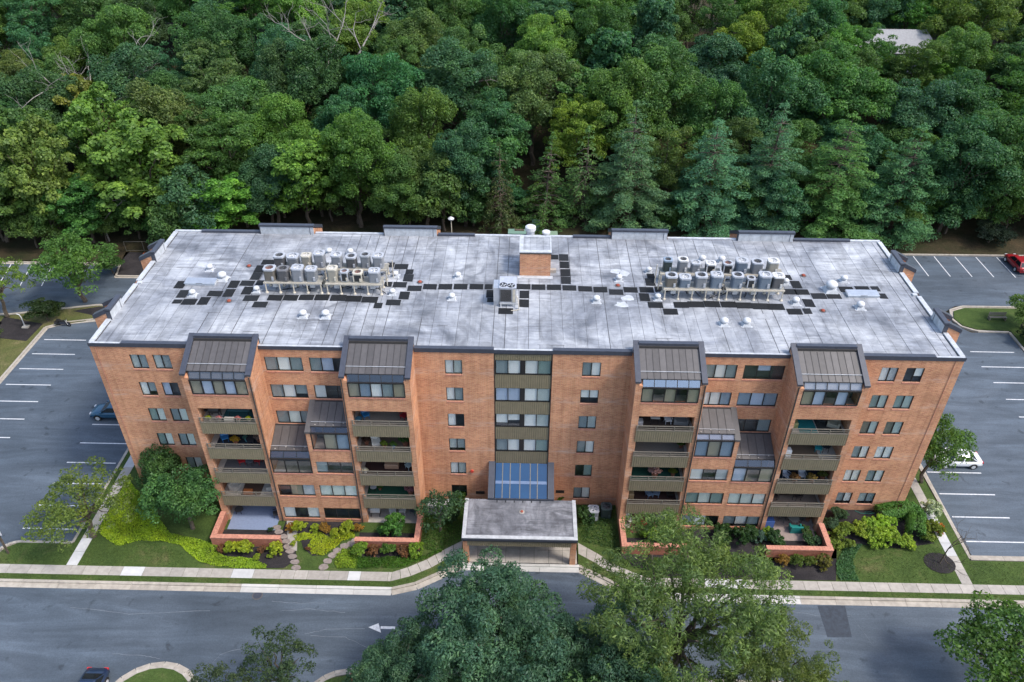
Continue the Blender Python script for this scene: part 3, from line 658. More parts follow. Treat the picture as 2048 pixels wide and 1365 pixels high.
# ---- bays
def bay(x0, x1, name, spec, mirror, dz=0.0):
    """x0<x1; pier at each side, solarium on top, then four balconies, patio at ground"""
    pl, pr = x0 + 0.58, x1 - 0.5
    sw = MB()
    prof = [(YF, GZ - .3), (0.45, GZ - .3), (0.45, 17.92), (YF, 16.38)]
    sw.prism(prof, x0, x0 + 0.3, 'x').prism(prof, x1 - 0.3, x1, 'x')
    sw.prism([(YF + .002, GZ - .3), (YF + 0.45, GZ - .3), (YF + 0.45, 16.3), (YF + .002, 16.1)], x0 + .3, pl, 'x').prism([(YF + .002, GZ - .3), (YF + 0.45, GZ - .3), (YF + 0.45, 16.3), (YF + .002, 16.1)], pr, x1 - .3, 'x')
    sw.build('bay_wall', M['brick'], B)
    band = MB(); band.box(pl, pr, YF + .004, YF + 0.3, 12.86, 14.2); band.build('brick_band', M['brick'], B)
    ss = MB(); ns = int((pr - pl) / .11)
    for i in range(ns):
        a = pl + (pr - pl) * i / ns; b2 = a + (pr - pl) / ns
        ss.box(a + .006, b2 - .006, YF - .04, YF + .3, 14.2, 14.34 + .004 * (i % 2))
    stuff(ss.build('sill', M['cap_brick'], B))
    # metal coping round the sloped top
    k = MB(); e = 0.09
    for (a, b2) in ((x0 - .06, x0 + .40), (x1 - .40, x1 + .06)):
        k.hexa([(a, YF - .06, 16.36), (b2, YF - .06, 16.36), (b2, .62, 17.98), (a, .62, 17.98)], [(a, YF - .06, 16.54), (b2, YF - .06, 16.54), (b2, .62, 18.17), (a, .62, 18.17)])
    k.box(x0 + .40, x1 - .40, .22, .62, 17.9, 18.15)
    k.box(x0, x1, .62, .66, 17.2, 18.1)
    k.build('coping', M['coping'], B)
    # standing-seam roof
    ra, rb = x0 + .40, x1 - .40; n = 9; T = lambda t: (0.22 + (-2.45 - 0.22) * t, 17.80 + (16.56 - 17.80) * t)
    br = MB(); (ya, za), (yb, zb) = T(0), T(1)
    br.quad((ra, yb, zb - .06), (rb, yb, zb - .06), (rb, ya, za - .06), (ra, ya, za - .06)); br.box(ra, rb, .14, .22, 17.68, 17.92)
    roof = br.build('bay_roof', M['seam'], B)
    for i in range(n):
        a = ra + (rb - ra) * i / n + .02; b2 = ra + (rb - ra) * (i + 1) / n - .02
        y1, z1 = T(.06); y2, z2 = T(1)
        MB().hexa([(a, y2, z2 - .05), (b2, y2, z2 - .05), (b2, y1, z1 - .05), (a, y1, z1 - .05)], [(a, y2, z2), (b2, y2, z2), (b2, y1, z1), (a, y1, z1)]).build('roof_panel', M['bronze'], roof)
        if i:
            s = ra + (rb - ra) * i / n
            MB().hexa([(s - .015, y2, z2 - .03), (s + .015, y2, z2 - .03), (s + .015, y1, z1 - .03), (s - .015, y1, z1 - .03)], [(s - .015, y2, z2 + .035), (s + .015, y2, z2 + .035), (s + .015, y1, z1 + .035), (s - .015, y1, z1 + .035)]).build('standing_seam', M['seam'], roof)
    y2, z2 = T(.80); MB().tube([(ra, y2, z2 + .10), (rb, y2, z2 + .10)], .022, 6).build('snow_guard', M['steel'], roof)
    # sloped glazing over five lights
    fr = MB(); gy, gz_, hy, hz_ = -2.47, 16.53, YF + .02, 15.98
    fr.box(ra, rb, gy - .03, gy + .06, gz_ - .03, gz_ + .03).box(pl, pr, YF - .07, YF + .1, 15.84, 15.96).box(pl, pr, YF, YF + .08, 14.34, 14.42)
    for i in range(6):
        s = pl + (pr - pl) * i / 5
        fr.hexa([(s - .03, hy, hz_ - .04), (s + .03, hy, hz_ - .04), (s + .03, gy, gz_ - .04), (s - .03, gy, gz_ - .04)], [(s - .03, hy, hz_ + .03), (s + .03, hy, hz_ + .03), (s + .03, gy, gz_ + .03), (s - .03, gy, gz_ + .03)])
        fr.box(s - .04, s + .04, YF + .0, YF + .09, 14.42, 15.84)
    sol = fr.build('solarium', M['dark_frame'], B)
    for i in range(5):
        a = pl + (pr - pl) * i / 5 + .03; b2 = pl + (pr - pl) * (i + 1) / 5 - .03
        MB().hexa([(a, hy + .01, hz_ - .01), (b2, hy + .01, hz_ - .01), (b2, gy, gz_ - .01), (a, gy, gz_ - .01)], [(a, hy, hz_ + .008), (b2, hy, hz_ + .008), (b2, gy - .006, gz_ + .008), (a, gy - .006, gz_ + .008)]).build('sloped_pane', M['sky_glass' if name == 'ri' else 'slant_glass'], sol)
        if spec[1]:
            MB().hexa([(a, hy + .12, hz_ - .03), (b2, hy + .12, hz_ - .03), (b2, gy + .10, gz_ - .06), (a, gy + .10, gz_ - .06)], [(a, hy + .12, hz_ - .02), (b2, hy + .12, hz_ - .02), (b2, gy + .10, gz_ - .05), (a, gy + .10, gz_ - .05)]).build('roof_blind', M['blind'], sol, colour=spec[1])
        s = spec[0][i]
        MB().box(a + .01, b2 - .01, YF + .035, YF + .045, 14.42, 15.84).build('pane', M['screen_glass' if s[1] == 's' else 'glass'], sol)
        if BL.get(s[0]): pleats(a, b2, YF + .14, 14.36, 15.84).build('blind', M['blind'], sol, colour=BL[s[0]])
    # inside shell: slabs and back wall
    for z in FL[:5]: MB().box(x0 + .3, x1 - .3, YF + .32, .45, z - .28, z - .004).build('floor_slab', M['ceiling'], B)
    MB().box(x0 + .3, x1 - .3, .45, .52, GZ, 17.1).build('back_wall', M['interior_wall'], B)
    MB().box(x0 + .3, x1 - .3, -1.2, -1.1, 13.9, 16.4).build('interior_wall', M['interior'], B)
    # balconies
    for lv in range(1, 5):
        z = FL[lv]
        ap = MB().corr(pl - .10, pr + .10, YF - .09, z - .88, z + .40, 0.19, 0.03); ap.box(pl - .10, pr + .10, YF - .04, YF - .01, z - .88, z + .40)
        bal = ap.build('balcony', M['olive'], B)
        MB().box(pl - .10, pr + .10, YF - .11, YF + .04, z + .40, z + .45).build('ledge', M['rail'], bal)
        MB().box(pl - .10, pr + .10, YF - .08, YF - .02, z + .86, z + .93).build('top_rail', M['rail'], bal)
        MB().box(pl - .10, pr + .10, YF - .07, YF - .03, z + .63, z + .68).build('mid_rail', M['rail'], bal)
        for i in range(4):
            s = pl - .04 + (pr - pl + .08) * i / 3; MB().box(s - .03, s + .03, YF - .085, YF - .025, z + .45, z + .86).build('post', M['rail'], bal)
        dd = MB(); dd.box(x0 + 1.2, x1 - 1.2, .34, .44, z, z + 2.15); slid = dd.build('sliding_door', M['dark_frame'], B)
        for i in range(3):
            a = x0 + 1.25 + (x1 - x0 - 2.5) * i / 3
            MB().box(a + .05, a + (x1 - x0 - 2.5) / 3 - .05, .325, .338, z + .08, z + 2.08).build('pane', M['car_glass'], slid)
    # downpipe on the inner corner
    xp = x1 + .02 if mirror < 0 else x0 - .02
    xp = (x1 - .12) if mirror < 0 else (x0 + .12)
    MB().tube([(xp, YF - .07, 16.25), (xp, YF - .07, 16.0), (xp, YF - .07, GZ)], .055, 6).build('downpipe', M['seam'], B)
    # ground patio
    MB().box(x0 + .3, x1 - .3, YF, .45, GZ - .1, GZ + .03).build('patio', M['slab'], B)
BAYS = {'lo': (-27.8, -22.1), 'li': (-14.85, -9.15), 'ri': (9.1, 14.8), 'ro': (22.05, 27.75)}
bay(*BAYS['lo'], 'lo', (['do', 'bo', 'do', 'bo', 'do'], (0.30, 0.27, 0.24)), -1)
bay(*BAYS['li'], 'li', (['do', 'bs', 'wo', 'gs', 'do'], None), 1)
bay(*BAYS['ri'], 'ri', (['do', 'ko', 'do', 'ks', 'do'], None), -1)
bay(*BAYS['ro'], 'ro', (['do', 'bo', 'ko', 'bo', 'ko'], (0.80, 0.78, 0.74)), 1)

# ---- stepped middle sections between the bays
def middle(xa, xb, sgn, spec):
    """xa outer edge (by the outer bay), xb inner edge, sgn=+1 when xa<xb (left half)"""
    lo, hi = (xa, xb) if sgn > 0 else (xb, xa)
    xm = xa + sgn * 3.6                               # line between the two columns
    def rng(a, b2): return (min(a, b2), max(a, b2))
    inn = rng(xm, xb); out = rng(xa, xm)
    w = MB(); hs = []
    i3 = rng(xm + sgn * .28, xb - sgn * .02); o3 = rng(xa + sgn * .12, xm - sgn * .18)
    hs.append((i3[0], i3[1], 5.48, 6.88))
    for z in (2.51, -0.46):
        hs.append((o3[0], o3[1], z, z + 1.42)); hs.append((i3[0], i3[1], z, z + 1.42))
    # inner column up to floor 4 solarium sill, outer to floor 3
    wall_grid(w, inn[0], inn[1], GZ - .3, 8.2, YF, [h for h in hs if inn[0] < (h[0] + h[1]) / 2 < inn[1]])
    wall_grid(w, out[0], out[1], GZ - .3, 5.25, YF, [h for h in hs if out[0] < (h[0] + h[1]) / 2 < out[1]])
    # cheek walls
    cheek = [(YF, GZ - .3), (.05, GZ - .3), (.05, 11.5), (-2.75, 10.30)]
    cx = rng(xm - sgn * .02, xm + sgn * .36)
    w.prism([(YF + .001, 5.2), (-.05, 5.2), (-.05, 11.46), (YF + .001, 10.30)], cx[0], cx[1], 'x')
    w.build('bay_wall', M['brick'], B)
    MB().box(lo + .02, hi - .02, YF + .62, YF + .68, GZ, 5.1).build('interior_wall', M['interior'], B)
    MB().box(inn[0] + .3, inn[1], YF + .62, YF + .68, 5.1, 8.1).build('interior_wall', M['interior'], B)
    for h, s in zip(hs, spec['wins']): window(h[0], h[1], h[2], h[3], YF, s)
    k = MB(); a, b2 = rng(xm - sgn * .07, xm + sgn * .42)
    k.hexa([(a, YF - .06, 10.24), (b2, YF - .06, 10.24), (b2, .0, 11.46), (a, .0, 11.46)], [(a, YF - .06, 10.42), (b2, YF - .06, 10.42), (b2, .0, 11.66), (a, .0, 11.66)])
    k.build('coping', M['bronze'], B)
    def lean_to(x0, x1, zt, zg, zb, zsill, blinds, nl=3, slope_blind=None):
        # roof from (0,zt) to (-2.4,zg+.), sloped glass to (YF,zb), lights down to the sill
        ya, za, yb, zb_ = -.02, zt, -2.42, zg
        br = MB(); br.quad((x0, yb, zb_ - .06), (x1, yb, zb_ - .06), (x1, ya, za - .06), (x0, ya, za - .06)); br.box(x0, x1, -.12, -.02, za - .05, za + .06)
        roof = br.build('bay_roof', M['seam'], B); n = 5
        for i in range(n):
            p = x0 + (x1 - x0) * i / n + .02; q = x0 + (x1 - x0) * (i + 1) / n - .02
            MB().hexa([(p, yb, zb_ - .05), (q, yb, zb_ - .05), (q, ya - .1, za - .10), (p, ya - .1, za - .10)], [(p, yb, zb_), (q, yb, zb_), (q, ya - .1, za - .04), (p, ya - .1, za - .04)]).build('roof_panel', M['bronze'], roof)
            if i:
                s = x0 + (x1 - x0) * i / n
                MB().hexa([(s - .015, yb, zb_ - .03), (s + .015, yb, zb_ - .03), (s + .015, ya - .1, za - .07), (s - .015, ya - .1, za - .07)], [(s - .015, yb, zb_ + .035), (s + .015, yb, zb_ + .035), (s + .015, ya - .1, za), (s - .015, ya - .1, za)]).build('standing_seam', M['seam'], roof)
        t = .84; y2, z2 = ya + (yb - ya) * t, za + (zb_ - za) * t
        MB().tube([(x0, y2, z2 + .08), (x1, y2, z2 + .08)], .018, 6).build('snow_guard', M['steel'], roof)
        for i in range(4):
            s = x0 + (x1 - x0) * (i + .5 + .1 * (i % 2)) / 4.2
            MB().lathe([(.06, 0), (.06, .04), (.03, .05)], 8, (s, y2 - .25 + .2 * (i % 2), z2 - .06 + .06 * (i % 2))).build('roof_vent', M['slab'], roof)
        fr = MB(); fr.box(x0, x1, yb - .03, yb + .06, zb_ - .04, zb_ + .02).box(x0, x1, YF - .08, YF + .1, zb - .13, zb).box(x0, x1, YF, YF + .08, zsill, zsill + .08)
        for i in range(nl + 1):
            s = x0 + .04 + (x1 - x0 - .08) * i / nl
            fr.hexa([(s - .03, YF + .02, zb - .04), (s + .03, YF + .02, zb - .04), (s + .03, yb, zb_ - .05), (s - .03, yb, zb_ - .05)], [(s - .03, YF + .02, zb + .03), (s + .03, YF + .02, zb + .03), (s + .03, yb, zb_ + .015), (s - .03, yb, zb_ + .015)])
            fr.box(s - .04, s + .04, YF, YF + .09, zsill + .08, zb - .13)
        sol = fr.build('solarium', M['dark_frame'], B)
        for i in range(nl):
            p = x0 + .04 + (x1 - x0 - .08) * i / nl + .03; q = x0 + .04 + (x1 - x0 - .08) * (i + 1) / nl - .03
            MB().hexa([(p, YF + .03, zb - .01), (q, YF + .03, zb - .01), (q, yb, zb_ - .02), (p, yb, zb_ - .02)], [(p, YF + .02, zb + .008), (q, YF + .02, zb + .008), (q, yb - .006, zb_ + .002), (p, yb - .006, zb_ + .002)]).build('sloped_pane', M['slant_glass'], sol)
            if slope_blind: MB().hexa([(p, YF + .14, zb - .04), (q, YF + .14, zb - .04), (q, yb + .08, zb_ - .07), (p, yb + .08, zb_ - .07)], [(p, YF + .14, zb - .03), (q, YF + .14, zb - .03), (q, yb + .08, zb_ - .06), (p, yb + .08, zb_ - .06)]).build('roof_blind', M['blind'], sol, colour=slope_blind)
            s = blinds[i]
            MB().box(p + .01, q - .01, YF + .035, YF + .045, zsill + .08, zb - .13).build('pane', M['screen_glass' if s[1] == 's' else 'glass'], sol)
            if BL.get(s[0]): pleats(p, q, YF + .14, zsill + .02, zb - .1).build('blind', M['blind'], sol, colour=BL[s[0]])
    a, b2 = rng(xm + sgn * .38, xb); lean_to(a, b2, 11.58, 10.68, 10.33, 8.34, spec['sb1'], slope_blind=spec.get('sl1'))
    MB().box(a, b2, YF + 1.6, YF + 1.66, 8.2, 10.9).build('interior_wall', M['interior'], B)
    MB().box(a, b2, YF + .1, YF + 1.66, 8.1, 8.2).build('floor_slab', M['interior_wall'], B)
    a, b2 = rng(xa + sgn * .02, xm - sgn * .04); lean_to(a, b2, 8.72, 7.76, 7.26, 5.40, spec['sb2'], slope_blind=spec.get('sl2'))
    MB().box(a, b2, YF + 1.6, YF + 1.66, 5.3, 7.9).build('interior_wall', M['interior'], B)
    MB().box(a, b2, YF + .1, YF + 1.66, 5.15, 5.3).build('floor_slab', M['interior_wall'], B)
    sx = MB()
    for (p, q, z) in ((*rng(xm + sgn * .38, xb), 8.34), (*rng(xa + sgn * .02, xm - sgn * .04), 5.40)):
        sx.box(p, q, YF - .04, YF + .1, z - .14, z)
    sx.build('sill', M['cap_brick'], B)
middle(-22.1, -14.85, 1, dict(sb1=['ko', 'do', 'bs'], sb2=['ko', 'ks', 'ks'], wins=[['gs', 'ko', 'ko'], ['ko', 'do', 'go'], ['co', 'co', 'co'], ['wo', 'ko', 'wo'], ['ks', 'ks', 'ks']], sl2=(.10, .05, .035)))
middle(22.05, 14.8, -1, dict(sb1=['bs', 'do', 'bs'], sb2=['bo', 'ko', 'do'], wins=[['wo', 'ko', 'go'], ['co', 'co', 'co'], ['ts', 'co', 'ts'], ['gs8', 'wo8', 'gs8'], ['gs', 'wo', 'ks']], sl1=(.55, .56, .60)))

# ---- end and rear bays: brick boxes with a coped, sloped head that shows above the roof edge
def outer_bay(ax, a0, a1, s):
    """ax 'y': on the rear wall; ax 'x': on an end wall (s = -1 left, +1 right)"""
    d = 2.8 if ax == 'y' else 1.15
    def pt(u, o, z): return (u, YD + o, z) if ax == 'y' else (s * (XW + o), u, z)
    w = MB()
    prof = [(-.3, GZ - .3), (d, GZ - .3), (d, 16.4), (-.3, 17.92)]
    for (u0, u1) in ((a0, a0 + .3), (a1 - .3, a1)):
        w.hexa([pt(u0, -.3, GZ), pt(u1, -.3, GZ), pt(u1, d, GZ), pt(u0, d, GZ)], [pt(u0, -.3, 17.95), pt(u1, -.3, 17.95), pt(u1, d, 17.95 - .55 * d), pt(u0, d, 17.95 - .55 * d)])
    w.hexa([pt(a0 + .3, .3, GZ), pt(a1 - .3, .3, GZ), pt(a1 - .3, d - .05, GZ), pt(a0 + .3, d - .05, GZ)], [pt(a0 + .3, .3, 17.4), pt(a1 - .3, .3, 17.4), pt(a1 - .3, d - .05, 17.5 - .5 * d), pt(a0 + .3, d - .05, 17.5 - .5 * d)])
    w.build('bay_wall', M['brick'], B)
    n = max(2, int((a1 - a0) / 1.0))
    for i in range(n):
        u0 = a0 + (a1 - a0) * i / n + .012; u1 = a0 + (a1 - a0) * (i + 1) / n - .012
        MB().hexa([pt(u0, -.42, RZ - .1), pt(u1, -.42, RZ - .1), pt(u1, -.31, RZ - .1), pt(u0, -.31, RZ - .1)], [pt(u0, -.42, 18.12), pt(u1, -.42, 18.12), pt(u1, -.31, 18.12), pt(u0, -.31, 18.12)]).build('parapet_panel', M['flashing'], B)
    k = MB()
    k.hexa([pt(a0 - .07, -.48, 18.1), pt(a1 + .07, -.48, 18.1), pt(a1 + .07, -.05, 18.1), pt(a0 - .07, -.05, 18.1)], [pt(a0 - .07, -.48, 18.32), pt(a1 + .07, -.48, 18.32), pt(a1 + .07, -.05, 18.32), pt(a0 - .07, -.05, 18.32)])
    for (u0, u1) in ((a0 - .07, a0 + .4), (a1 - .4, a1 + .07)):
        k.hexa([pt(u0, -.05, 17.9), pt(u1, -.05, 17.9), pt(u1, d + .06, 17.9 - .55 * d), pt(u0, d + .06, 17.9 - .55 * d)], [pt(u0, -.05, 18.3), pt(u1, -.05, 18.3), pt(u1, d + .06, 18.3 - .55 * d), pt(u0, d + .06, 18.3 - .55 * d)])
        k.hexa([pt(u0, -.44, RZ - .1), pt(u0 + .05, -.44, RZ - .1), pt(u0 + .05, -.05, RZ - .1), pt(u0, -.05, RZ - .1)], [pt(u0, -.44, 18.15), pt(u0 + .05, -.44, 18.15), pt(u0 + .05, -.05, 18.15), pt(u0, -.05, 18.15)])
    k.build('coping', M['coping'], B)
for a0, a1 in ((-27.3, -21.8), (-14.5, -9.1), (8.85, 14.5), (21.75, 27.35)): outer_bay('y', a0, a1, 1)
for a0, a1 in ((3.7, 5.95), (13.7, 16.2)):
    outer_bay('x', a0, a1, -1); outer_bay('x', a0, a1, 1)

# ---- roof: deck, membrane strips with open seams, edges
deck = MB().box(-XW + .02, XW - .02, .02, YD - .02, 16.9, RZ - .012).build('roof', M['seam'], B)
x = -XW + .35; i = 0
while x < XW - .4:
    w = rnd.uniform(.92, 1.10); x1 = min(x + w, XW - .35)
    ycuts = [.12, YD - .25]
    if rnd.random() < .30: ycuts = [.12, rnd.uniform(3, 17), YD - .25]
    for ya, yb in zip(ycuts[:-1], ycuts[1:]):
        g = rnd.choice([.010, .018, .028, .05]); t = RZ + rnd.uniform(-.006, .006)
        tw = rnd.uniform(-.03, .03)
        MB().hexa([(x + g, ya + .01, RZ - .014), (x1 - .006, ya + .01, RZ - .014), (x1 - .006, yb - .01, RZ - .014), (x + g, yb - .01, RZ - .014)], [(x + g + tw * .3, ya + .01, t), (x1 - .006, ya + .01, t), (x1 - .006, yb - .01, t), (x + g, yb - .01, t)]).build('membrane_strip', M['membrane'], deck)
    x = x1
e = MB()
def edge_box(x0, x1, y0, y1, h, mat, nm): MB().box(x0, x1, y0, y1, RZ - .1, RZ + h).build(nm, M[mat], B)
# front edge: dark fascia all along, raised dark copings on parts of it, white flashing on the rest
for x0, x1, raised in ((-XW, -33.6, 0), (-33.6, -27.9, 1), (-22.1, -14.9, 0), (-9.1, -2.45, 1), (-2.45, 2.45, 0), (2.45, 9.0, 1), (14.85, 22.0, 0), (27.8, 33.9, 1), (33.9, XW, 0)):
    MB().box(x0 - (.06 if x0 == -XW else 0), x1 + (.06 if x1 == XW else 0), -.07, -.005, 17.06, 17.40 if not raised else 17.47).build('fascia', M['coping'], B)
    if raised: MB().box(x0 + .004, x1 - .004, -.005, .36, RZ - .05, RZ + .20).build('coping', M['coping'], B)
    else: MB().box(x0 + .004, x1 - .004, -.004, .22, RZ - .05, RZ + .12).build('flashing', M['flashing'], B)
for x0, x1, d in ((-XW, -33.5, 0), (-33.5, -27.4, 1), (-21.7, -14.6, 0), (-9.0, -5.2, 1), (-5.2, 4.9, 0), (4.9, 8.75, 1), (14.6, 21.65, 0), (27.45, 33.2, 1), (33.2, XW, 0)):
    if d: MB().box(x0 + .004, x1 - .004, YD - .34, YD + .06, RZ - .1, RZ + .22).build('coping', M['coping'], B)
    else: MB().box(x0 + .004, x1 - .004, YD - .24, YD + .05, RZ - .1, RZ + .12).build('flashing', M['flashing'], B)
for s in (-1, 1):
    for y0, y1, off in ((.225, 3.6, 0), (6.05, 9.4, .0), (9.5, 9.9, -.25), (10.0, 13.6, 0), (16.3, YD - .35, 0)):
        xa, xb = sorted((s * (XW - .36 + off), s * (XW + .06 + off)))
        MB().box(xa, xb, y0, y1, RZ - .3, RZ + .13).build('flashing', M['flashing'], B)
        xa, xb = sorted((s * (XW - .44), s * (XW - .365)))
        if off == 0: MB().box(xa, xb, y0 + .2, y1 - .2, RZ - .01, RZ + .03).build('flashing_strip', M['seam'], B)

# ---- roof penthouse
MB().box(-.48, 2.42, 12.05, 15.2, RZ - .05, 19.66).build('penthouse', M['brick'], B)
ph = MB().box(-.52, 2.46, 12.0, 15.25, 19.66, 19.80).build('penthouse_fascia', M['seam'], B)
MB().box(-.54, 2.48, 11.98, 12.4, 19.80, 19.90).build('flashing', M['flashing'], B)
MB().box(-.54, -.15, 12.405, 15.27, 19.80, 19.90).build('flashing', M['flashing'], B)
MB().box(2.35, 2.48, 12.405, 15.27, 19.80, 19.88).build('flashing', M['flashing'], B)
MB().box(-.146, 2.346, 14.98, 15.27, 19.80, 19.88).build('flashing', M['flashing'], B)
for i in range(4):
    a = -.14 + 2.48 * i / 4; MB().box(a + .008, a + .612, 12.41, 14.97, 19.80, 19.84).build('membrane_strip', M['membrane'], B)
MB().box(-.7, 2.65, 11.55, 12.045, RZ, RZ + .05).build('flashing', M['flashing'], B)
MB().box(2.45, 3.0, 12.7, 13.1, RZ, RZ + .3).build('step', M['slab'], B)

# ---- sloped blue glass over the entrance lobby, on brick cheeks
M['blue_band'] = plain('blue_grey_band', (.13, .19, .32), .4)
lob = MB()
for a, b2 in ((-2.95, -2.45), (2.45, 2.95)):
    lob.prism([(-2.75, GZ), (-.003, GZ), (-.003, 4.35), (-2.75, 2.55)], a, b2, 'x')
lob.build('lobby_wall', M['brick'], B)
MB().box(-2.45, 2.45, -2.6, -2.52, GZ, 2.5).build('lobby_door', M['car_glass'], B)
cn = MB()
for a, b2 in ((-3.0, -2.42), (2.42, 3.0)):
    cn.hexa([(a, -2.85, 2.55), (b2, -2.85, 2.55), (b2, -.004, 4.36), (a, -.004, 4.36)], [(a, -2.85, 2.76), (b2, -2.85, 2.76), (b2, -.004, 4.60), (a, -.004, 4.60)])
cn.box(-2.42, 2.42, -2.86, -2.78, 2.5, 2.70)
can = cn.build('glass_canopy', M['coping'], B)
xs = [-2.40, -1.72, -1.02, -.12, .82, 1.48, 2.40]
CT = lambda t: (-.02 - 2.76 * t, 4.42 - 1.80 * t)
for i in range(6):
    for t0, t1 in ((.0, .50), (.50, .58), (.585, .98)):
        (y1, z1), (y2, z2) = CT(t0), CT(t1)
        a, b2 = xs[i] + .035, xs[i + 1] - .035
        MB().hexa([(a, y2, z2 - .03), (b2, y2, z2 - .03), (b2, y1, z1 - .03), (a, y1, z1 - .03)], [(a, y2, z2), (b2, y2, z2), (b2, y1, z1), (a, y1, z1)]).build('pane', M['blue_glass'] if t0 != .50 else M['blue_band'], can)
for s in xs[1:-1]:
    (y1, z1), (y2, z2) = CT(0), CT(1)
    MB().hexa([(s - .035, y2, z2 - .03), (s + .035, y2, z2 - .03), (s + .035, y1, z1 - .03), (s - .035, y1, z1 - .03)], [(s - .035, y2, z2 + .03), (s + .035, y2, z2 + .03), (s + .035, y1, z1 + .03), (s - .035, y1, z1 + .03)]).build('glazing_bar', M['rail'], can)
# ---- porch
MB().box(-5.0, 4.9, -7.25, -2.72, 2.05, 2.46).build('porch_roof', M['seam'], B)
pr_ = MB().box(-4.72, 4.62, -6.95, -2.74, 2.46, 2.50).build('porch_membrane', M['portico_membrane'], B)
for a in ((-5.06, 4.96, -7.31, -6.96), (-5.06, -4.73, -6.955, -2.72), (4.63, 4.96, -6.955, -2.72)): MB().box(a[0], a[1], a[2], a[3], 2.40, 2.56).build('flashing', M['flashing'], B)
for a in ((-5.08, 4.98, -7.335, -7.315),): MB().box(*a, 2.26, 2.50).build('fascia', M['coping'], B)
MB().corr(-4.6, 4.5, -7.22, 1.45, 2.26, .19, .03).build('porch_valance', M['olive'], B)
for x0 in (-5.0, 4.4):
    MB().box(x0, x0 + .5, -7.2, -6.7, GZ, 2.06).build('pier', M['brick'], B)
    MB().box(x0, x0 + .5, -3.2, -2.75, GZ, 2.06).build('pier', M['brick'], B)
dr = MB().lathe([(.24, 0), (.24, .03), (.16, .05)], 14, (.1, -4.2, 2.50)).build('drain_ring', M['slab'], B)
MB().lathe([(.13, .05), (.12, .12), (.05, .15)], 10, (.1, -4.2, 2.50)).build('drain', objcol('drain_red', .8), B, colour=(.30, .07, .045))
for i in range(6): MB().box(-2.2 + i * .78, -2.12 + i * .78, -3.1, -2.76, 2.50, 2.515).build('seal_strip', M['pad'], B)
# small wall fittings
MB().prism([(-4.6 + .16 * cos(2 * pi * i / 12), 3.3 + .16 * sin(2 * pi * i / 12)) for i in range(12)], -.12, -.002, 'y').build('alarm_bell', M['colour'], B, colour=(.5, .06, .04))
MB().box(-4.3, -3.45, -.12, -.001, .35, .62).build('wall_light', M['dark_frame'], B)
MB().box(3.3, 4.1, -.04, -.001, .6, .95).build('louvre', M['dark_frame'], B)

# ---- brick planter walls round the ground patios (separate garden walls)
def planter(x0, x1, side, label):
    """side -1: return wall on the left, +1: on the right"""
    t = thing('planter_wall', label, 'garden wall', ((x0 + x1) / 2, -5.7, GZ))
    w = MB(); c = MB(); xs_ = x0 if side < 0 else x1 - .42
    w.box(x0, x1, -5.92, -5.56, GZ - .2, .18); w.box(xs_, xs_ + .42, -5.56, YF - .01, GZ - .2, .18)
    w.build('wall', M['brick_red'], t)
    n = int((x1 - x0) / .24)
    for i in range(n):
        a = x0 - .03 + (x1 - x0 + .06) * i / n
        c.box(a + .005, a + (x1 - x0 + .06) / n - .005, -5.96, -5.50, .18, .26 + .004 * (i % 2))
    n2 = int(2.7 / .24)
    for i in range(n2):
        y = -5.495 + (YF - .01 + 5.495) * i / n2
        c.box(xs_ - .03, xs_ + .46, y + .005, y + (YF + 5.485) / n2 - .005, .18, .26 + .004 * (i % 2))
    stuff(c.build('capping_brick', M['cap_brick'], t))
planter(-27.85, -21.6, -1, 'brick planter wall before the blue patio at far left')
planter(-14.85, -9.1, 1, 'brick planter wall before the patio with white chairs')
planter(9.1, 14.9, -1, 'brick planter wall half hidden behind the big olive tree')
planter(22.0, 27.85, 1, 'brick planter wall before the patio at far right')

# repair patches welded onto the membrane
for (x0, y0, w, d) in ((-33.5, 12.6, 1.5, .8), (-30.2, 13.2, 1.1, .9), (-24, 2.2, 1.3, .8), (-16.2, 15.6, 1.2, 1.0), (-15.0, 14.2, 1.4, .6), (-7.5, 3.6, .9, 1.3), (-4.2, 16.5, 1.2, .8), (1.2, 1.0, 2.2, .7), (4.6, 4.8, 1.0, 1.2), (7.8, 9.0, .8, 1.0), (11.2, 2.2, 1.4, .7), (20.5, 5.4, 1.1, .8), (26.5, 14.6, 1.3, .9), (30.4, 12.1, 1.5, .8), (32.5, 5.0, 1.0, 1.1), (-28.0, 5.0, .9, .9)):
    MB().box(x0, x0 + w, y0, y0 + d, RZ + .0075, RZ + .014 + rnd.uniform(0, .004)).build('roof_patch', M['membrane'], deck)
    MB().box(x0 - .02, x0 + w + .02, y0 - .03, y0 - .001, RZ + .0075, RZ + .012).build('patch_seam', M['seam'], deck)

# ------------------------------------------------------------------ on the roof
# black walkway mats
def mat_row(spots, where):
    spots = sorted(spots, key=lambda q: (q[0][0], q[0][1]))
    for i, (p, o) in enumerate(spots):
        w, d = {'H': (1.30, .92), 'V': (.90, 1.28), 'h': (.72, .86), 'v': (.80, .66), 'L': (1.42, .98)}[o]
        w *= rnd.uniform(.97, 1.02); d *= rnd.uniform(.97, 1.02); j = rnd.uniform(-.02, .02)
        m = MB().hexa([(p[0] - w / 2, p[1] - d / 2 + j, RZ + .012), (p[0] + w / 2, p[1] - d / 2 - j, RZ + .012), (p[0] + w / 2, p[1] + d / 2 - j, RZ + .012), (p[0] - w / 2, p[1] + d / 2 + j, RZ + .012)],
                      [(p[0] - w / 2, p[1] - d / 2 + j, RZ + .035), (p[0] + w / 2, p[1] - d / 2 - j, RZ + .035), (p[0] + w / 2, p[1] + d / 2 - j, RZ + .035), (p[0] - w / 2, p[1] + d / 2 + j, RZ + .035)]).build('walkway_mat', M['pad'])
        tag(m, 'black walkway mat, %s from left %s' % (nth(i), where), 'mat', 'black walkway mats on the roof')
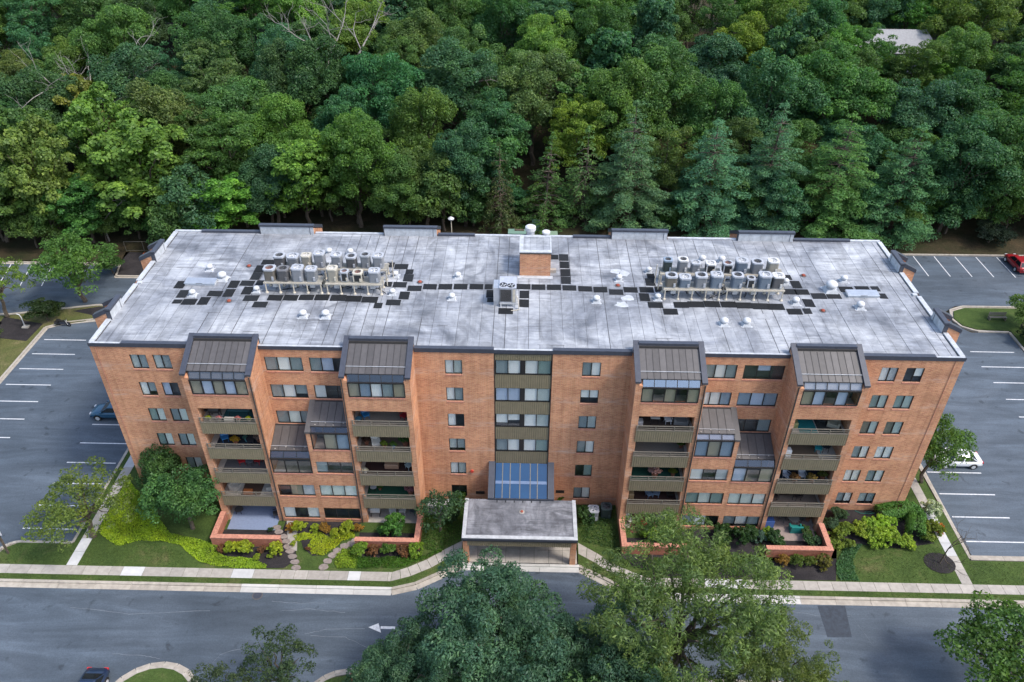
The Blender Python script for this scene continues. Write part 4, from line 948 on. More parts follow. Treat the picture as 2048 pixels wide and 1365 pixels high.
Z0 = 17.28
mat_row([((-32.02, 9.49),'V'),((-31.22, 7.93),'V'),((-31.27, 6.65),'v'),((-30.17, 6.62),'H'),((-28.91, 6.81),'V'),((-28.31, 8.06),'H'),((-27.06, 8.21),'V'),((-27.09, 9.71),'V')], 'round the left roof hatch')
mat_row([((-25.89, 9.93),'H'),((-24.73, 10.05),'h'),((-25.51, 8.66),'V'),((-24.79, 7.40),'H'),((-23.70, 6.38),'H'),((-25.43, 11.22),'V'),((-25.44, 12.58),'V'),((-24.96, 13.84),'H')], 'left of the left cooling units')
mat_row([((-22.64, 7.53),'H'),((-21.22, 7.57),'H'),((-19.81, 7.66),'H'),((-18.41, 7.71),'H'),((-16.91, 7.67),'L'),((-15.49, 7.58),'L'),((-14.00, 7.46),'L')], 'in front of the left cooling units')
mat_row([((-13.10, 6.52),'h'),((-11.80, 7.06),'H'),((-10.97, 8.26),'V'),((-13.02, 13.70),'h'),((-11.94, 13.40),'H'),((-11.03, 12.47),'h'),((-10.99, 11.34),'V'),((-12.73, 10.15),'h'),((-11.63, 10.10),'H'),((-10.18, 9.51),'H'),((-18.88, 10.31),'v')], 'right of the left cooling units')
mat_row([((-8.79, 9.84),'H'),((-7.36, 9.88),'H'),((-5.94, 9.93),'H'),((-4.47, 9.97),'H'),((-3.33, 10.00),'h'),((-0.10, 10.10),'H'),((1.29, 10.06),'H'),((2.74, 10.07),'H'),((4.17, 10.01),'H'),((5.63, 9.90),'H'),((7.03, 9.80),'H'),((8.46, 9.42),'H')], 'in the long row across the middle')
mat_row([((3.82, 15.64),'V'),((3.85, 14.21),'V'),((3.87, 12.74),'V'),((3.88, 11.35),'V'),((2.93, 15.71),'h')], 'beside the brick roof hut')
mat_row([((-0.00, 8.75),'V'),((-0.01, 7.28),'V'),((-3.05, 8.78),'V'),((-2.98, 7.72),'v'),((-1.63, 5.96),'H')], 'round the big rooftop air handler')
mat_row([((9.83, 9.85),'H'),((11.32, 9.89),'H'),((12.44, 10.05),'h'),((12.00, 12.41),'h'),((11.81, 11.27),'V'),((10.98, 8.63),'V'),((11.82, 7.34),'H'),((13.03, 6.30),'H')], 'left of the right cooling units')
mat_row([((14.13, 7.43),'H'),((15.50, 7.56),'L'),((16.95, 7.64),'L'),((18.43, 7.63),'L'),((19.80, 7.51),'L'),((21.21, 7.41),'L'),((22.62, 7.37),'L')], 'in front of the right cooling units')
mat_row([((24.10, 6.63),'H'),((25.26, 6.75),'h'),((25.75, 8.08),'V'),((24.47, 9.95),'H'),((25.65, 9.93),'H'),((27.02, 9.29),'H'),((28.39, 9.33),'H'),((25.46, 11.24),'V'),((24.98, 12.51),'h'),((18.58, 10.37),'v')], 'right of the right cooling units')
mat_row([((29.94, 10.53),'H'),((31.46, 10.66),'H'),((32.67, 10.70),'h'),((32.91, 9.46),'h')], 'round the right roof hatch')

# racks carrying the cooling units
PZ = RZ + 1.12
def rack(x0, x1, y0, y1, label):
    t = thing('equipment_rack', label, 'rack', ((x0 + x1) / 2, (y0 + y1) / 2, RZ), group='racks under the rooftop cooling units')
    MB().box(x0, x1, y0 + .09, y1 - .09, PZ - .05, PZ).build('platform', plain_rack, t)
    MB().box(x0 - .02, x1 + .02, y0, y0 + .088, PZ - .14, PZ + .01).box(x0 - .02, x1 + .02, y1 - .088, y1, PZ - .14, PZ + .01).build('beam', M['rack'], t)
    n = 5
    for i in range(n):
        x = x0 + .12 + (x1 - x0 - .24) * i / (n - 1)
        for y in (y0 + .06, y1 - .06):
            MB().tube([(x, y, RZ), (x, y, PZ - .12)], .06, 8).lathe([(.16, 0), (.16, .05), (.09, .16)], 8, (x, y, RZ)).build('leg', M['rack'], t)
    pb = MB()
    for i in range(6):
        x = x0 + .4 + (x1 - x0 - .8) * i / 5 + rnd.uniform(-.2, .2); y = rnd.uniform(y0 + .2, y1 - .2)
        pb.tube([(x, y, PZ - .06), (x + .1, y, RZ + .35), (x + rnd.uniform(-.7, .7), y + rnd.uniform(-.3, .4), RZ + .06), (x + rnd.uniform(-1, 1), y + .7, RZ + .05)], .03, 5)
    pb.build('hose', M['pad'], t)
    for i in range(3):
        x = x0 + .7 + (x1 - x0 - 1.2) * i / 2.4; MB().box(x, x + .45, y0 + .3, y0 + .42, RZ + .45, RZ + .95).build('switch_box', M['steel'], t)
    return t
M['rack'] = plain('cream_pipe', (0.47, 0.43, 0.36), 0.6, vary=0.12, objvar=.05)
plain_rack = plain('rack_deck', (0.25, 0.24, 0.21), 0.8, vary=.2)
rack(-23.75, -18.45, 8.35, 9.65, 'cream pipe rack under the front left row, left half of the left cooling units')
rack(-18.1, -12.95, 8.3, 9.65, 'cream pipe rack under the front row, right half of the left cooling units')
rack(-23.25, -18.55, 10.85, 12.1, 'cream pipe rack behind, under the back left cooling units')
rack(-18.4, -12.85, 10.85, 12.1, 'cream pipe rack behind, right half of the left cooling units')
rack(12.6, 17.75, 8.3, 9.65, 'cream pipe rack under the front row, left half of the right cooling units')
rack(18.2, 23.45, 8.35, 9.65, 'cream pipe rack under the front row, right half of the right cooling units')
rack(12.6, 18.3, 10.95, 12.2, 'cream pipe rack behind, left half of the right cooling units')
rack(18.5, 24.05, 10.95, 12.2, 'cream pipe rack behind, right half of the right cooling units')
for i, (x, y, h) in enumerate([(-12.4, 11.3, 1.9), (-12.75, 9.85, 1.6), (12.2, 11.1, 2.0), (-18.4, 9.6, 1.5), (12.35, 10.0, 1.5)]):
    MB().tube([(x, y, RZ), (x, y, RZ + h * .6), (x + .03, y, RZ + h)], .05, 8).build('x', M['rack']).name = 'vent_pipe'
    tag(bpy.data.objects['vent_pipe' if i == 0 else 'vent_pipe.%03d' % i], 'thin cream pipe standing by the %s cooling rack, %s from the left' % ('left' if x < 0 else 'right', nth(i)), 'pipe', 'cream vent pipes on the roof')

# cooling units
CU = {'l': (.37, .39, .43), 'c': (.50, .47, .40), 's': (.31, .33, .36), 'g': (.15, .15, .16), 'k': (.045, .05, .055), 'n': (.06, .085, .085), 't': (.23, .21, .18), 'w': (.56, .56, .56), 'b': (.22, .28, .36)}
CN = {'l': 'light grey', 'c': 'cream', 's': 'silver', 'g': 'dark grey', 'k': 'black sided', 'n': 'blackish green', 't': 'tan grey', 'w': 'white', 'b': 'blue grey'}
def condenser(x, y, z, w, h, side, top, fan, label, group, d=None):
    d = d or w * .92; t = thing('condenser_unit', label, 'air conditioner', (x, y, z), group=group); r = w * .16
    def rr(e, ex=0): 
        a = w / 2 + ex; b2 = d / 2 + ex; q = []
        for cx, cy, a0 in ((a - r, b2 - r, 0), (-a + r, b2 - r, 90), (-a + r, -b2 + r, 180), (a - r, -b2 + r, 270)):
            for k in range(4): an = RAD(a0 + 30 * k); q.append((x + cx + r * cos(an), y + cy + r * sin(an)))
        return q
    MB().prism(rr(0, -.03), z, z + .06).build('base_pan', M['colour'], t, colour=CU[top])
    # louvred body: stacked thin rings
    lb = MB(); nl = 9
    for k in range(nl):
        a = z + .06 + (h - .22) * k / nl; b2 = z + .06 + (h - .22) * (k + 1) / nl
        lb.prism(rr(0, -.02), a, b2 - .03); lb.prism(rr(0, -.04), b2 - .03, b2)
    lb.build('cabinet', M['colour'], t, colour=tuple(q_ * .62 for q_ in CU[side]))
    # corner posts
    if top != side and side == 'k':
        for sx in (-1, 1):
            for sy in (-1, 1): MB().box(x + sx * (w / 2 - .07) - .05, x + sx * (w / 2 - .07) + .05, y + sy * (d / 2 - .07) - .05, y + sy * (d / 2 - .07) + .05, z + .06, z + h - .16).build('corner_post', M['colour'], t, colour=CU[top])
    # rim with round opening
    R = min(w, d) * .38; zt = z + h; q = rr(0, .015); n = 16
    inn = [(x + R * cos(2 * pi * k / n + .2), y + R * sin(2 * pi * k / n + .2)) for k in range(n)]
    m = MB(); outq = [min(q, key=lambda p: abs(math.atan2(math.sin(math.atan2(p[1] - y, p[0] - x) - (2 * pi * k / n + .2)), math.cos(math.atan2(p[1] - y, p[0] - x) - (2 * pi * k / n + .2))))) for k in range(n)]
    for k in range(n):
        k2 = (k + 1) % n
        m.quad((*inn[k], zt), (*outq[k], zt - .02), (*outq[k2], zt - .02), (*inn[k2], zt))
        m.quad((*outq[k], zt - .17), (*outq[k2], zt - .17), (*outq[k2], zt - .02), (*outq[k], zt - .02))
        m.quad((*inn[k], zt), (*inn[k2], zt), (*inn[k2], zt - .15), (*inn[k], zt - .15))
    m.build('top_rim', M['colour'], t, colour=CU[top])
    fc = {'d': (.02, .022, .025), 'l': (.42, .45, .48), 'r': (.14, .05, .03)}[fan]
    g = MB(); g.lathe([(R, 0), (R * .98, .005)], n, (x, y, zt - .14)); g.build('fan_well', M['colour'], t, colour=fc)
    f = MB()
    for k in range(4):
        a = 2 * pi * k / 4 + rnd.random() * .8; ca, sa = cos(a), sin(a)
        P = lambda rr_, tt, zz: (x + rr_ * ca - tt * sa, y + rr_ * sa + tt * ca, zz)
        f.quad(P(.07, -.03, zt - .06), P(R * .9, -.14, zt - .05), P(R * .9, .12, zt - .11), P(.07, .04, zt - .09))
    f.lathe([(.08, 0), (.08, .06), (.03, .08)], 8, (x, y, zt - .10)); f.build('fan', M['colour'], t, colour=tuple(min(.8, c * 2.2 + .04) for c in fc))
    gr = MB()
    for k in range(3):
        rr_ = R * (k + 1) / 3.05; pts = [(x + rr_ * cos(2 * pi * j / 14), y + rr_ * sin(2 * pi * j / 14), zt - .004) for j in range(15)]; gr.tube(pts, .007, 3)
    for k in range(4):
        a = pi * k / 4; gr.tube([(x - R * cos(a), y - R * sin(a), zt - .004), (x + R * cos(a), y + R * sin(a), zt - .004)], .007, 3)
    gr.build('fan_guard', M['colour'], t, colour=CU[top] if fan == 'l' else (.06, .06, .065))
    MB().box(x + w * .18, x + w * .36, y - d / 2 - .06, y - d / 2 + .03, z + h * .12, z + h * .42).build('service_panel', M['colour'], t, colour=CU[top] if side != 'k' else CU['c'])
    return t
def ac_row(spots, y, where, grp):
    for i, (p, w, h, side, top, fan) in enumerate(spots):
        fn = {'d': 'dark fan', 'l': 'pale fan', 'r': 'rusty fan'}[fan]
        condenser(p[0], y, PZ + .005, w, h, side, top, fan, '%s cooling unit with %s, %s from left in %s' % (CN[side], fn, nth(i), where), grp)
ac_row([((-22.94, 11.29),1.02,1.12,'g','l','d'),((-21.68, 11.42),1.05,1.08,'s','l','l'),((-20.42, 11.31),.90,1.20,'c','c','l'),((-19.17, 11.35),1.00,1.45,'l','l','l'),((-17.57, 11.32),.98,1.30,'l','l','l'),((-16.21, 11.31),.98,1.15,'g','l','d'),((-14.89, 11.35),.90,1.32,'s','s','d'),((-13.68, 11.39),1.00,1.28,'l','l','l')], 11.5, 'back row, left rack', 'cooling units on the left racks')
ac_row([((-23.17, 8.57),1.05,1.25,'t','l','r'),((-21.94, 8.61),1.02,1.20,'g','g','d'),((-20.61, 8.65),1.05,1.35,'l','l','l'),((-19.37, 8.68),1.00,1.25,'s','l','l'),((-17.45, 8.71),.92,1.35,'c','c','l'),((-16.37, 8.64),.72,1.02,'k','l','r'),((-15.16, 8.64),.88,.95,'k','c','r'),((-13.64, 8.65),1.02,1.15,'l','l','l')], 8.98, 'front row, left rack', 'cooling units on the left racks')
ac_row([((13.27, 11.34),.82,1.25,'n','b','d'),((14.66, 11.35),.92,1.30,'s','w','d'),((15.88, 11.33),.86,.98,'l','l','l'),((17.27, 11.31),.90,.95,'k','w','l'),((18.85, 11.32),.90,.98,'k','l','r'),((20.10, 11.32),1.08,1.28,'b','l','l'),((21.54, 11.36),1.05,1.18,'s','l','d'),((22.99, 11.35),1.00,1.30,'c','w','l')], 11.6, 'back row, right rack', 'cooling units on the right racks')
ac_row([((13.23, 8.66),1.04,1.15,'t','l','d'),((14.47, 8.69),1.05,1.00,'b','l','l'),((15.91, 8.68),1.05,1.20,'s','l','d'),((17.29, 8.67),1.08,1.30,'b','l','l'),((19.16, 8.69),1.00,1.28,'b','l','d'),((20.41, 8.87),.72,.98,'k','l','d'),((21.62, 8.62),1.10,1.36,'b','l','l'),((22.79, 8.65),1.02,1.30,'g','w','l')], 8.98, 'front row, right rack', 'cooling units on the right racks')
# ground units by the entrance
for i, (p, s, tp, fn, lb) in enumerate([((-8.37, -1.49),'l','l','l','pale cooling unit on the ground left of the porch, nearer the bay'),((-7.22, -1.45),'s','l','l','grey cooling unit on the ground left of the porch, nearer the porch'),((6.80, -1.13),'s','l','l','silver cooling unit on the grass right of the porch'),((8.04, -0.70),'n','n','d','dark green cooling unit on the grass by the right inner bay')]):
    condenser(p[0], -1.3 - .35 * (i == 2), GZ, 1.02, 1.25, s, tp, fn, lb, 'cooling units on the ground')

# roof ventilators
def vent(x, y, s, label, kind='m'):
    s *= .84; t = thing('roof_vent', label, 'roof vent', (x, y, RZ), group='white roof ventilators')
    MB().hexa([(x - .42 * s, y - .42 * s, RZ), (x + .42 * s, y - .42 * s, RZ), (x + .42 * s, y + .42 * s, RZ), (x - .42 * s, y + .42 * s, RZ)], [(x - .30 * s, y - .30 * s, RZ + .22 * s), (x + .30 * s, y - .30 * s, RZ + .22 * s), (x + .30 * s, y + .30 * s, RZ + .22 * s), (x - .30 * s, y + .30 * s, RZ + .22 * s)]).build('curb', M['flashing'], t)
    MB().lathe([(.22 * s, .20 * s), (.22 * s, .46 * s)], 16, (x, y, RZ)).build('neck', M['duct'], t)
    MB().lathe([(.34 * s, .40 * s), (.36 * s, .46 * s), (.34 * s, .58 * s), (.24 * s, .68 * s), (.08 * s, .72 * s)], 18, (x, y, RZ)).build('hood', M['white'], t, smooth=True)
    # splayed flashing pieces
    for k in range(4):
        a = pi / 4 + pi / 2 * k; MB().prism([(x + .55 * s * cos(a) + .16 * s * cos(a + q), y + .5 * s * sin(a) + .14 * s * sin(a + q)) for q in [2 * pi * j / 8 for j in range(8)]], RZ + .008, RZ + .03).build('flashing_patch', M['flashing'], t)
V = [((-19.39, 15.67),1.05,'behind the left cooling units, left of two'),((-17.29, 15.64),1.05,'behind the left cooling units, right of two'),((-24.58, 8.55),.95,'at the front left corner of the left rack'),((-12.23, 11.57),.95,'right of the left back rack'),((-12.08, 8.47),.95,'right of the left front rack'),((-19.36, 4.59),1.1,'in front of the left rack, left of two'),((-17.38, 4.60),1.15,'in front of the left rack, right of two'),
     ((-6.32, 11.52),1.0,'between the left rack and the brick hut, farther back'),((-6.57, 7.84),1.0,'between the left rack and the brick hut, nearer the front'),((6.52, 7.75),1.05,'right of the air handler, nearer the front'),((8.88, 11.53),1.0,'amid white patches left of the right rack'),
     ((17.37, 15.29),1.1,'behind the right cooling units, left of two'),((19.25, 15.24),1.1,'behind the right cooling units, right of two'),((11.87, 13.07),.95,'left of the right back rack'),((12.12, 8.33),.95,'left of the right front rack'),((24.52, 11.40),.9,'right of the right back rack'),((24.50, 7.98),1.1,'right of the right front rack'),((17.37, 4.44),1.15,'in front of the right rack, left of two'),((19.32, 4.46),1.15,'in front of the right rack, right of two'),
     ((-30.13, 12.23),1.0,'toward the left end, small one behind the wide one'),((-30.21, 7.71),1.0,'in front of the left roof hatch'),((30.11, 11.96),1.05,'toward the right end, behind the mats'),((30.11, 7.40),1.15,'in front of the right roof hatch')]
for p, s, w in V: vent(p[0], p[1], s, 'white mushroom roof vent ' + w)
vent(*(-28.37, 10.54), 1.35, 'wide white mushroom roof vent behind the left hatch')
vent(*(28.33, 10.23), 1.75, 'largest white mushroom roof vent, left of the right hatch')
# white sealant patches splashed on the membrane by the vent left of the right rack
for q in ((8.74, 13.14), (9.51, 12.80), (8.78, 7.33), (9.42, 8.49)):
    n = 11; MB().prism([(q[0] + rnd.uniform(.35, .75) * cos(2 * pi * j / n), q[1] + rnd.uniform(.3, .7) * sin(2 * pi * j / n)) for j in range(n)], RZ + .0075, RZ + .011).build('sealant_patch', M['flashing'], B)
# drains
dm = bpy.data.materials['drain_red']
for i, (q, w) in enumerate([((-26.64, 13.05),'left of the left back cooling units'),((-26.65, 6.86),'near the mats in front of the left hatch'),((-9.82, 10.62),'at the right of the left rack'),((8.71, 10.57),'by the long row of mats'),((26.60, 12.90),'behind the right end of the right rack'),((26.66, 6.85),'at the front right of the right rack')]):
    t = thing('roof_drain', 'rusty red roof drain ' + w, 'drain', (q[0], q[1], RZ), group='rusty roof drains')
    MB().lathe([(.30, .009), (.30, .03), (.22, .035)], 14, (q[0], q[1], RZ)).build('ring', M['bronze'], t)
    MB().lathe([(.19, .035), (.18, .10), (.12, .16), (.04, .17)], 12, (q[0], q[1], RZ)).build('strainer', dm, t, colour=(.26, .055, .03))
# hatches
for q, lb in (((-30.16, 9.84), 'long white roof hatch at the left end of the roof'), ((31.03, 9.57), 'long white roof hatch at the right end of the roof')):
    x, y = q; t = thing('roof_hatch', lb, 'roof hatch', (x, y, RZ))
    MB().box(x - 1.4, x + 1.4, y - .42, y + .42, RZ, RZ + .22).build('curb', M['flashing'], t)
    MB().hexa([(x - 1.46, y - .48, RZ + .22), (x + 1.46, y - .48, RZ + .22), (x + 1.46, y + .48, RZ + .22), (x - 1.46, y + .48, RZ + .22)], [(x - 1.42, y - .44, RZ + .30), (x + 1.42, y - .44, RZ + .30), (x + 1.42, y + .44, RZ + .34), (x - 1.42, y + .44, RZ + .34)]).build('lid', M['duct'], t)
    MB().tube([(x - .3, y - .5, RZ + .26), (x + .3, y - .5, RZ + .26)], .02, 5).build('handle', M['dark_frame'], t)
# two vent tops at the rear edge
for q, r, h, lb in (((2.35, 19.2), .55, 1.05, 'wide white vent stack at the rear roof edge'), ((5.15, 19.3), .42, .5, 'low white vent stack at the rear roof edge')):
    q = ((0.52, 20.26) if r > .5 else (2.14, 20.20))
    t = thing('vent_stack', lb, 'vent stack', (q[0], q[1], RZ))
    MB().lathe([(r * .8, 0), (r * .8, h * .6)], 18, (q[0], q[1], RZ)).build('stack', M['duct'], t, smooth=False)
    MB().lathe([(r, h * .55), (r, h * .9), (r * .7, h)], 18, (q[0], q[1], RZ)).build('cap', M['white'], t)
# packaged air handler in the middle
t = thing('air_handler', 'big grey rooftop air handler with two fans before the brick hut', 'air handler', (-1.5, 7.6, RZ))
MB().box(-2.2, -.75, 6.62, 6.70, RZ + .3, RZ + .42).box(-2.2, -.75, 8.5, 8.58, RZ + .3, RZ + .42).build('skid', M['steel'], t)
for x in (-2.1, -.85):
    for y in (6.66, 8.54): MB().tube([(x, y, RZ), (x, y, RZ + .3)], .06, 8).build('leg', M['steel'], t)
MB().box(-2.2, -.75, 6.72, 8.48, RZ + .42, RZ + 1.95).build('cabinet', M['duct'], t)
MB().box(-2.24, -.71, 6.66, 8.6, RZ + 1.95, RZ + 2.02).build('lid', plain('grey_lid', (.42, .44, .50), .45, .2), t)
cg = MB()
for i in range(11): cg.box(-2.15, -1.15, 6.68, 6.715, RZ + .55 + i * .115, RZ + .63 + i * .115)
cg.build('coil_grille', M['seam'], t)
MB().box(-1.05, -.80, 6.64, 6.715, RZ + .5, RZ + 1.8).build('control_panel', M['rack'], t)
for cx in (-1.87, -1.18):
    MB().lathe([(.33, 0), (.33, .05), (.30, .05), (.30, .02)], 16, (cx, 7.15 - .1 * (cx > -1.5), RZ + 2.02)).build('fan_ring', M['dark_frame'], t)
    f = MB()
    for k in range(4):
        a = pi / 2 * k + .4; f.quad((cx + .05 * cos(a), 7.1 + .05 * sin(a), RZ + 2.05), (cx + .28 * cos(a - .3), 7.1 + .28 * sin(a - .3), RZ + 2.05), (cx + .28 * cos(a + .3), 7.1 + .28 * sin(a + .3), RZ + 2.06), (cx + .05 * cos(a + .6), 7.1 + .05 * sin(a + .6), RZ + 2.05))
    f.build('fan', M['steel'], t)
MB().box(-2.75, -2.24, 6.8, 8.2, RZ + .5, RZ + 1.9).build('duct', M['duct'], t)
MB().hexa([(-2.75, 6.9, RZ), (-2.3, 6.9, RZ), (-2.3, 7.9, RZ), (-2.75, 7.9, RZ)], [(-2.75, 6.9, RZ + .5), (-2.24, 6.9, RZ + .5), (-2.24, 8.0, RZ + .5), (-2.75, 8.0, RZ + .5)]).build('duct', M['duct'], t)
pb = MB()
for i in range(3): pb.tube([(-.7, 6.75 + i * .12, RZ + 1.2 - .2 * i), (-.55, 6.55, RZ + .8), (-.45, 6.3 - .1 * i, RZ + .1), (-.75 - .2 * i, 6.0, RZ + .05)], .035, 6)
pb.build('pipe', M['rack'], t)

# ------------------------------------------------------------------ trees
rng = np.random.default_rng(11)
def leaves(name, C, Nn, size, aspect, tint, mat):
    """one mesh of leaf sprays: centres C, normals Nn"""
    n = len(C); Nn = Nn / np.maximum(np.linalg.norm(Nn, axis=1, keepdims=True), 1e-6)
    R = rng.normal(size=(n, 3)); T = np.cross(Nn, R); T /= np.maximum(np.linalg.norm(T, axis=1, keepdims=True), 1e-6); Bt = np.cross(Nn, T)
    s = (size * rng.uniform(.65, 1.25, n))[:, None]
    v = np.empty((n, 4, 3)); v[:, 0] = C - T * s; v[:, 1] = C - Bt * s * aspect + Nn * s * .12; v[:, 2] = C + T * s; v[:, 3] = C + Bt * s * aspect + Nn * s * .12
    me = bpy.data.meshes.new(name); me.vertices.add(4 * n); me.vertices.foreach_set('co', v.astype(np.float32).ravel())
    me.loops.add(4 * n); me.loops.foreach_set('vertex_index', np.arange(4 * n, dtype=np.int32))
    me.polygons.add(n); me.polygons.foreach_set('loop_start', np.arange(0, 4 * n, 4, dtype=np.int32))
    try: me.polygons.foreach_set('loop_total', np.full(n, 4, dtype=np.int32))
    except Exception: pass
    a = me.attributes.new('tint', 'FLOAT', 'POINT'); a.data.foreach_set('value', np.repeat(tint, 4).astype(np.float32))
    me.update(calc_edges=True); me.materials.append(mat); return me
def unit(n):
    d = rng.normal(size=(n, 3)); return d / np.linalg.norm(d, axis=1, keepdims=True)
def clump_leaves(cl, per, up=.35, jit=.5, zmin=-.45, tj=.22):
    """cl: list of (centre, radii, tint)"""
    Cs, Ns, Ts = [], [], []
    for c, r, t in cl:
        k = max(6, int(per * (r[0] * r[1] + r[0] * r[2] + r[1] * r[2]) / 3)); d = unit(int(k * 1.5)); d = d[d[:, 2] > zmin][:k]
        q = rng.uniform(.72, 1.08, len(d))[:, None]
        Cs.append(np.array(c) + d * np.array(r) * q); Ns.append(d / np.array(r) * min(r) * .8 + np.array([0, 0, up]) + rng.normal(scale=jit, size=d.shape)); Ts.append(np.clip(t + rng.normal(scale=tj, size=len(d)), 0, 1))
    return np.concatenate(Cs), np.concatenate(Ns), np.concatenate(Ts)
def limb(mb, a, b2, r0, r1, n=4, sag=.08):
    A0, B0 = np.array(a, float), np.array(b2, float); L = np.linalg.norm(B0 - A0); pts = []
    for i in range(n + 1):
        t = i / n; p = A0 + (B0 - A0) * t + np.array([rng.normal(), rng.normal(), rng.normal()]) * L * .035 * (0 < i < n) + np.array([0, 0, sag * L * sin(pi * t)]); pts.append(tuple(p))
    mb.tube(pts, [r0 + (r1 - r0) * i / n for i in range(n + 1)], 5); return pts
def broadleaf(R=5.0, H=17.0, z0=5.0, nl=8, ncl=9, cr=.26, leaf=.34, asp=.55, per=34, core=True, up=.35, sparse=0.0, tj=.22, zmin=-.45, flat=1.0):
    """billowing crown: lobes > clumps > leaf sprays; returns crown and trunk mesh data (base at the origin)"""
    cz, rz = (z0 + H) / 2, (H - z0) / 2; cl = []; tips = []
    lobes = [(np.array([0, 0, cz + rz * .42]), R * .58)]
    for i in range(nl):
        a = 2 * pi * i / nl * 1.0 + rng.uniform(-.4, .4); h = rng.uniform(-.55, .62); q = R * math.sqrt(max(.05, 1 - h * h * .8)) * rng.uniform(.50, .72)
        lobes.append((np.array([q * cos(a), q * sin(a), cz + rz * h]), R * rng.uniform(.34, .52)))
    for lc, lr in lobes:
        tips.append(lc); lt = rng.uniform(.32, .62); d = unit(ncl * 3); d = d[d[:, 2] > -.35][:ncl]
        for k in d:
            r = R * cr * rng.uniform(.65, 1.2)
            if rng.random() < sparse: continue
            cl.append((lc + k * lr * np.array([1, 1, rz / R * .8]) * rng.uniform(.8, 1.08), (r, r, r * .78 * flat), np.clip(lt + rng.normal(scale=.10), .1, .9)))
    C, Nn, T = clump_leaves(cl, per, up=up, tj=tj, zmin=zmin)
    if core:
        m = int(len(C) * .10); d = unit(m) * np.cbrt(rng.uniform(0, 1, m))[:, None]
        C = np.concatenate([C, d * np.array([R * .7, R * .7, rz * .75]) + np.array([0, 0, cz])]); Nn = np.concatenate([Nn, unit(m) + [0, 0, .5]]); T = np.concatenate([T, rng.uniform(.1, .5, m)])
    cm = leaves('crown', C, Nn, leaf, asp, T, M['leaf'])
    tb = MB(); tr = R * .055; fork = z0 + (H - z0) * .12
    limb(tb, (0, 0, -.5), (rng.normal() * .15, rng.normal() * .15, fork), tr * 1.3, tr * .8, 4, 0)
    limb(tb, (0, 0, fork), tuple(lobes[0][0] + [0, 0, .5]), tr * .8, tr * .15, 5, 0)
    for lc in tips[1:]: limb(tb, (0, 0, fork + rng.uniform(-.5, 1.5) * (H - z0) * .12), tuple(lc), tr * .5, tr * .10, 4)
    return cm, tb
def conifer(R=4.2, H=17.0, z0=2.0, droop=.12, tiers=13, nb=9, leaf=.30, asp=.22, per=44, fl=.30, tipr=.95, power=.75, up=.55):
    cl = []; tb = MB(); tb.tube([(0, 0, -.5), (.05, 0, H * .5), (0, .04, H)], [R * .055, R * .035, .03], 6)
    for i in range(tiers):
        t = i / (tiers - 1); h = z0 + (H - z0) * t ** .92; L = R * (1 - t) ** power * rng.uniform(.85, 1.1) + .25; off = rng.uniform(0, 6); n = max(4, int(nb * (1 - t * .55)))
        for k in range(n):
            if rng.random() < .10: continue
            a = off + 2 * pi * k / n + rng.normal() * .2; l = L * rng.uniform(.68, 1.12); tt = rng.uniform(.3, .6)
            if L > 1.2: tb.tube([(0, 0, h - .1), (l * .5 * cos(a), l * .5 * sin(a), h + .12 * l * .5 - droop * l * .25), (l * .92 * cos(a), l * .92 * sin(a), h - droop * l)], [.07, .05, .02], 4)
            m = max(1, int(l / .75))
            for j in range(m):
                f = .38 + .62 * (j + .6) / m if m > 1 else .7
                r = tipr * (.55 + .35 * f) * (.55 + .45 * (1 - t)) * rng.uniform(.75, 1.15)
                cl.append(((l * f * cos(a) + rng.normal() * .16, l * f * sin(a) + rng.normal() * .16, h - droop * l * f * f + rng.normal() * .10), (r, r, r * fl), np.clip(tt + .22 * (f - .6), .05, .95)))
    cl.append(((0, 0, H), (.3, .3, .7), .6))
    C, Nn, T = clump_leaves(cl, per, up=up, jit=.55, zmin=-.3, tj=.16)
    return leaves('crown', C, Nn, leaf, asp, T, M['needle']), tb
def bare(H=12.0, spread=4.0, n=7, depth=3, lean=(0, 0)):
    tb = MB()
    def grow(p, d, L, r, k):
        q = p + d * L; m = (p + q) / 2 + rng.normal(size=3) * L * .06
        tb.tube([tuple(p), tuple(m), tuple(q)], [r, r * .8, r * .58], 5 if k > 1 else 4)
        if k == 0: return
        for i in range(rng.integers(2, 4)):
            nd = d + rng.normal(size=3) * .55 + np.array([0, 0, .12]); nd /= np.linalg.norm(nd); grow(q if i else m, nd, L * rng.uniform(.55, .82), r * .55, k - 1)
    d0 = np.array([lean[0], lean[1], 1.0]); d0 /= np.linalg.norm(d0); grow(np.array([0, 0, -.3]), d0, H * .36, H * .0135, depth); return tb
def tree(name, cat, label, loc, meshes, colour, rz=0, sc=1.0, group=None):
    t = thing(name, label, cat, loc, rz, group); t.scale = sc if isinstance(sc, tuple) else (sc, sc, sc)
    tm, cm = meshes
    if tm: link('trunk', tm, t)
    if cm: link('crown', cm, t, colour)
    return t
def trunk_mesh(mb, mat='bark'):
    me = bpy.data.meshes.new('trunk'); me.from_pydata(mb.v, [], mb.f); me.materials.append(M[mat]); return me
def both(cm_tb, mat='bark'): return (trunk_mesh(cm_tb[1], mat), cm_tb[0])

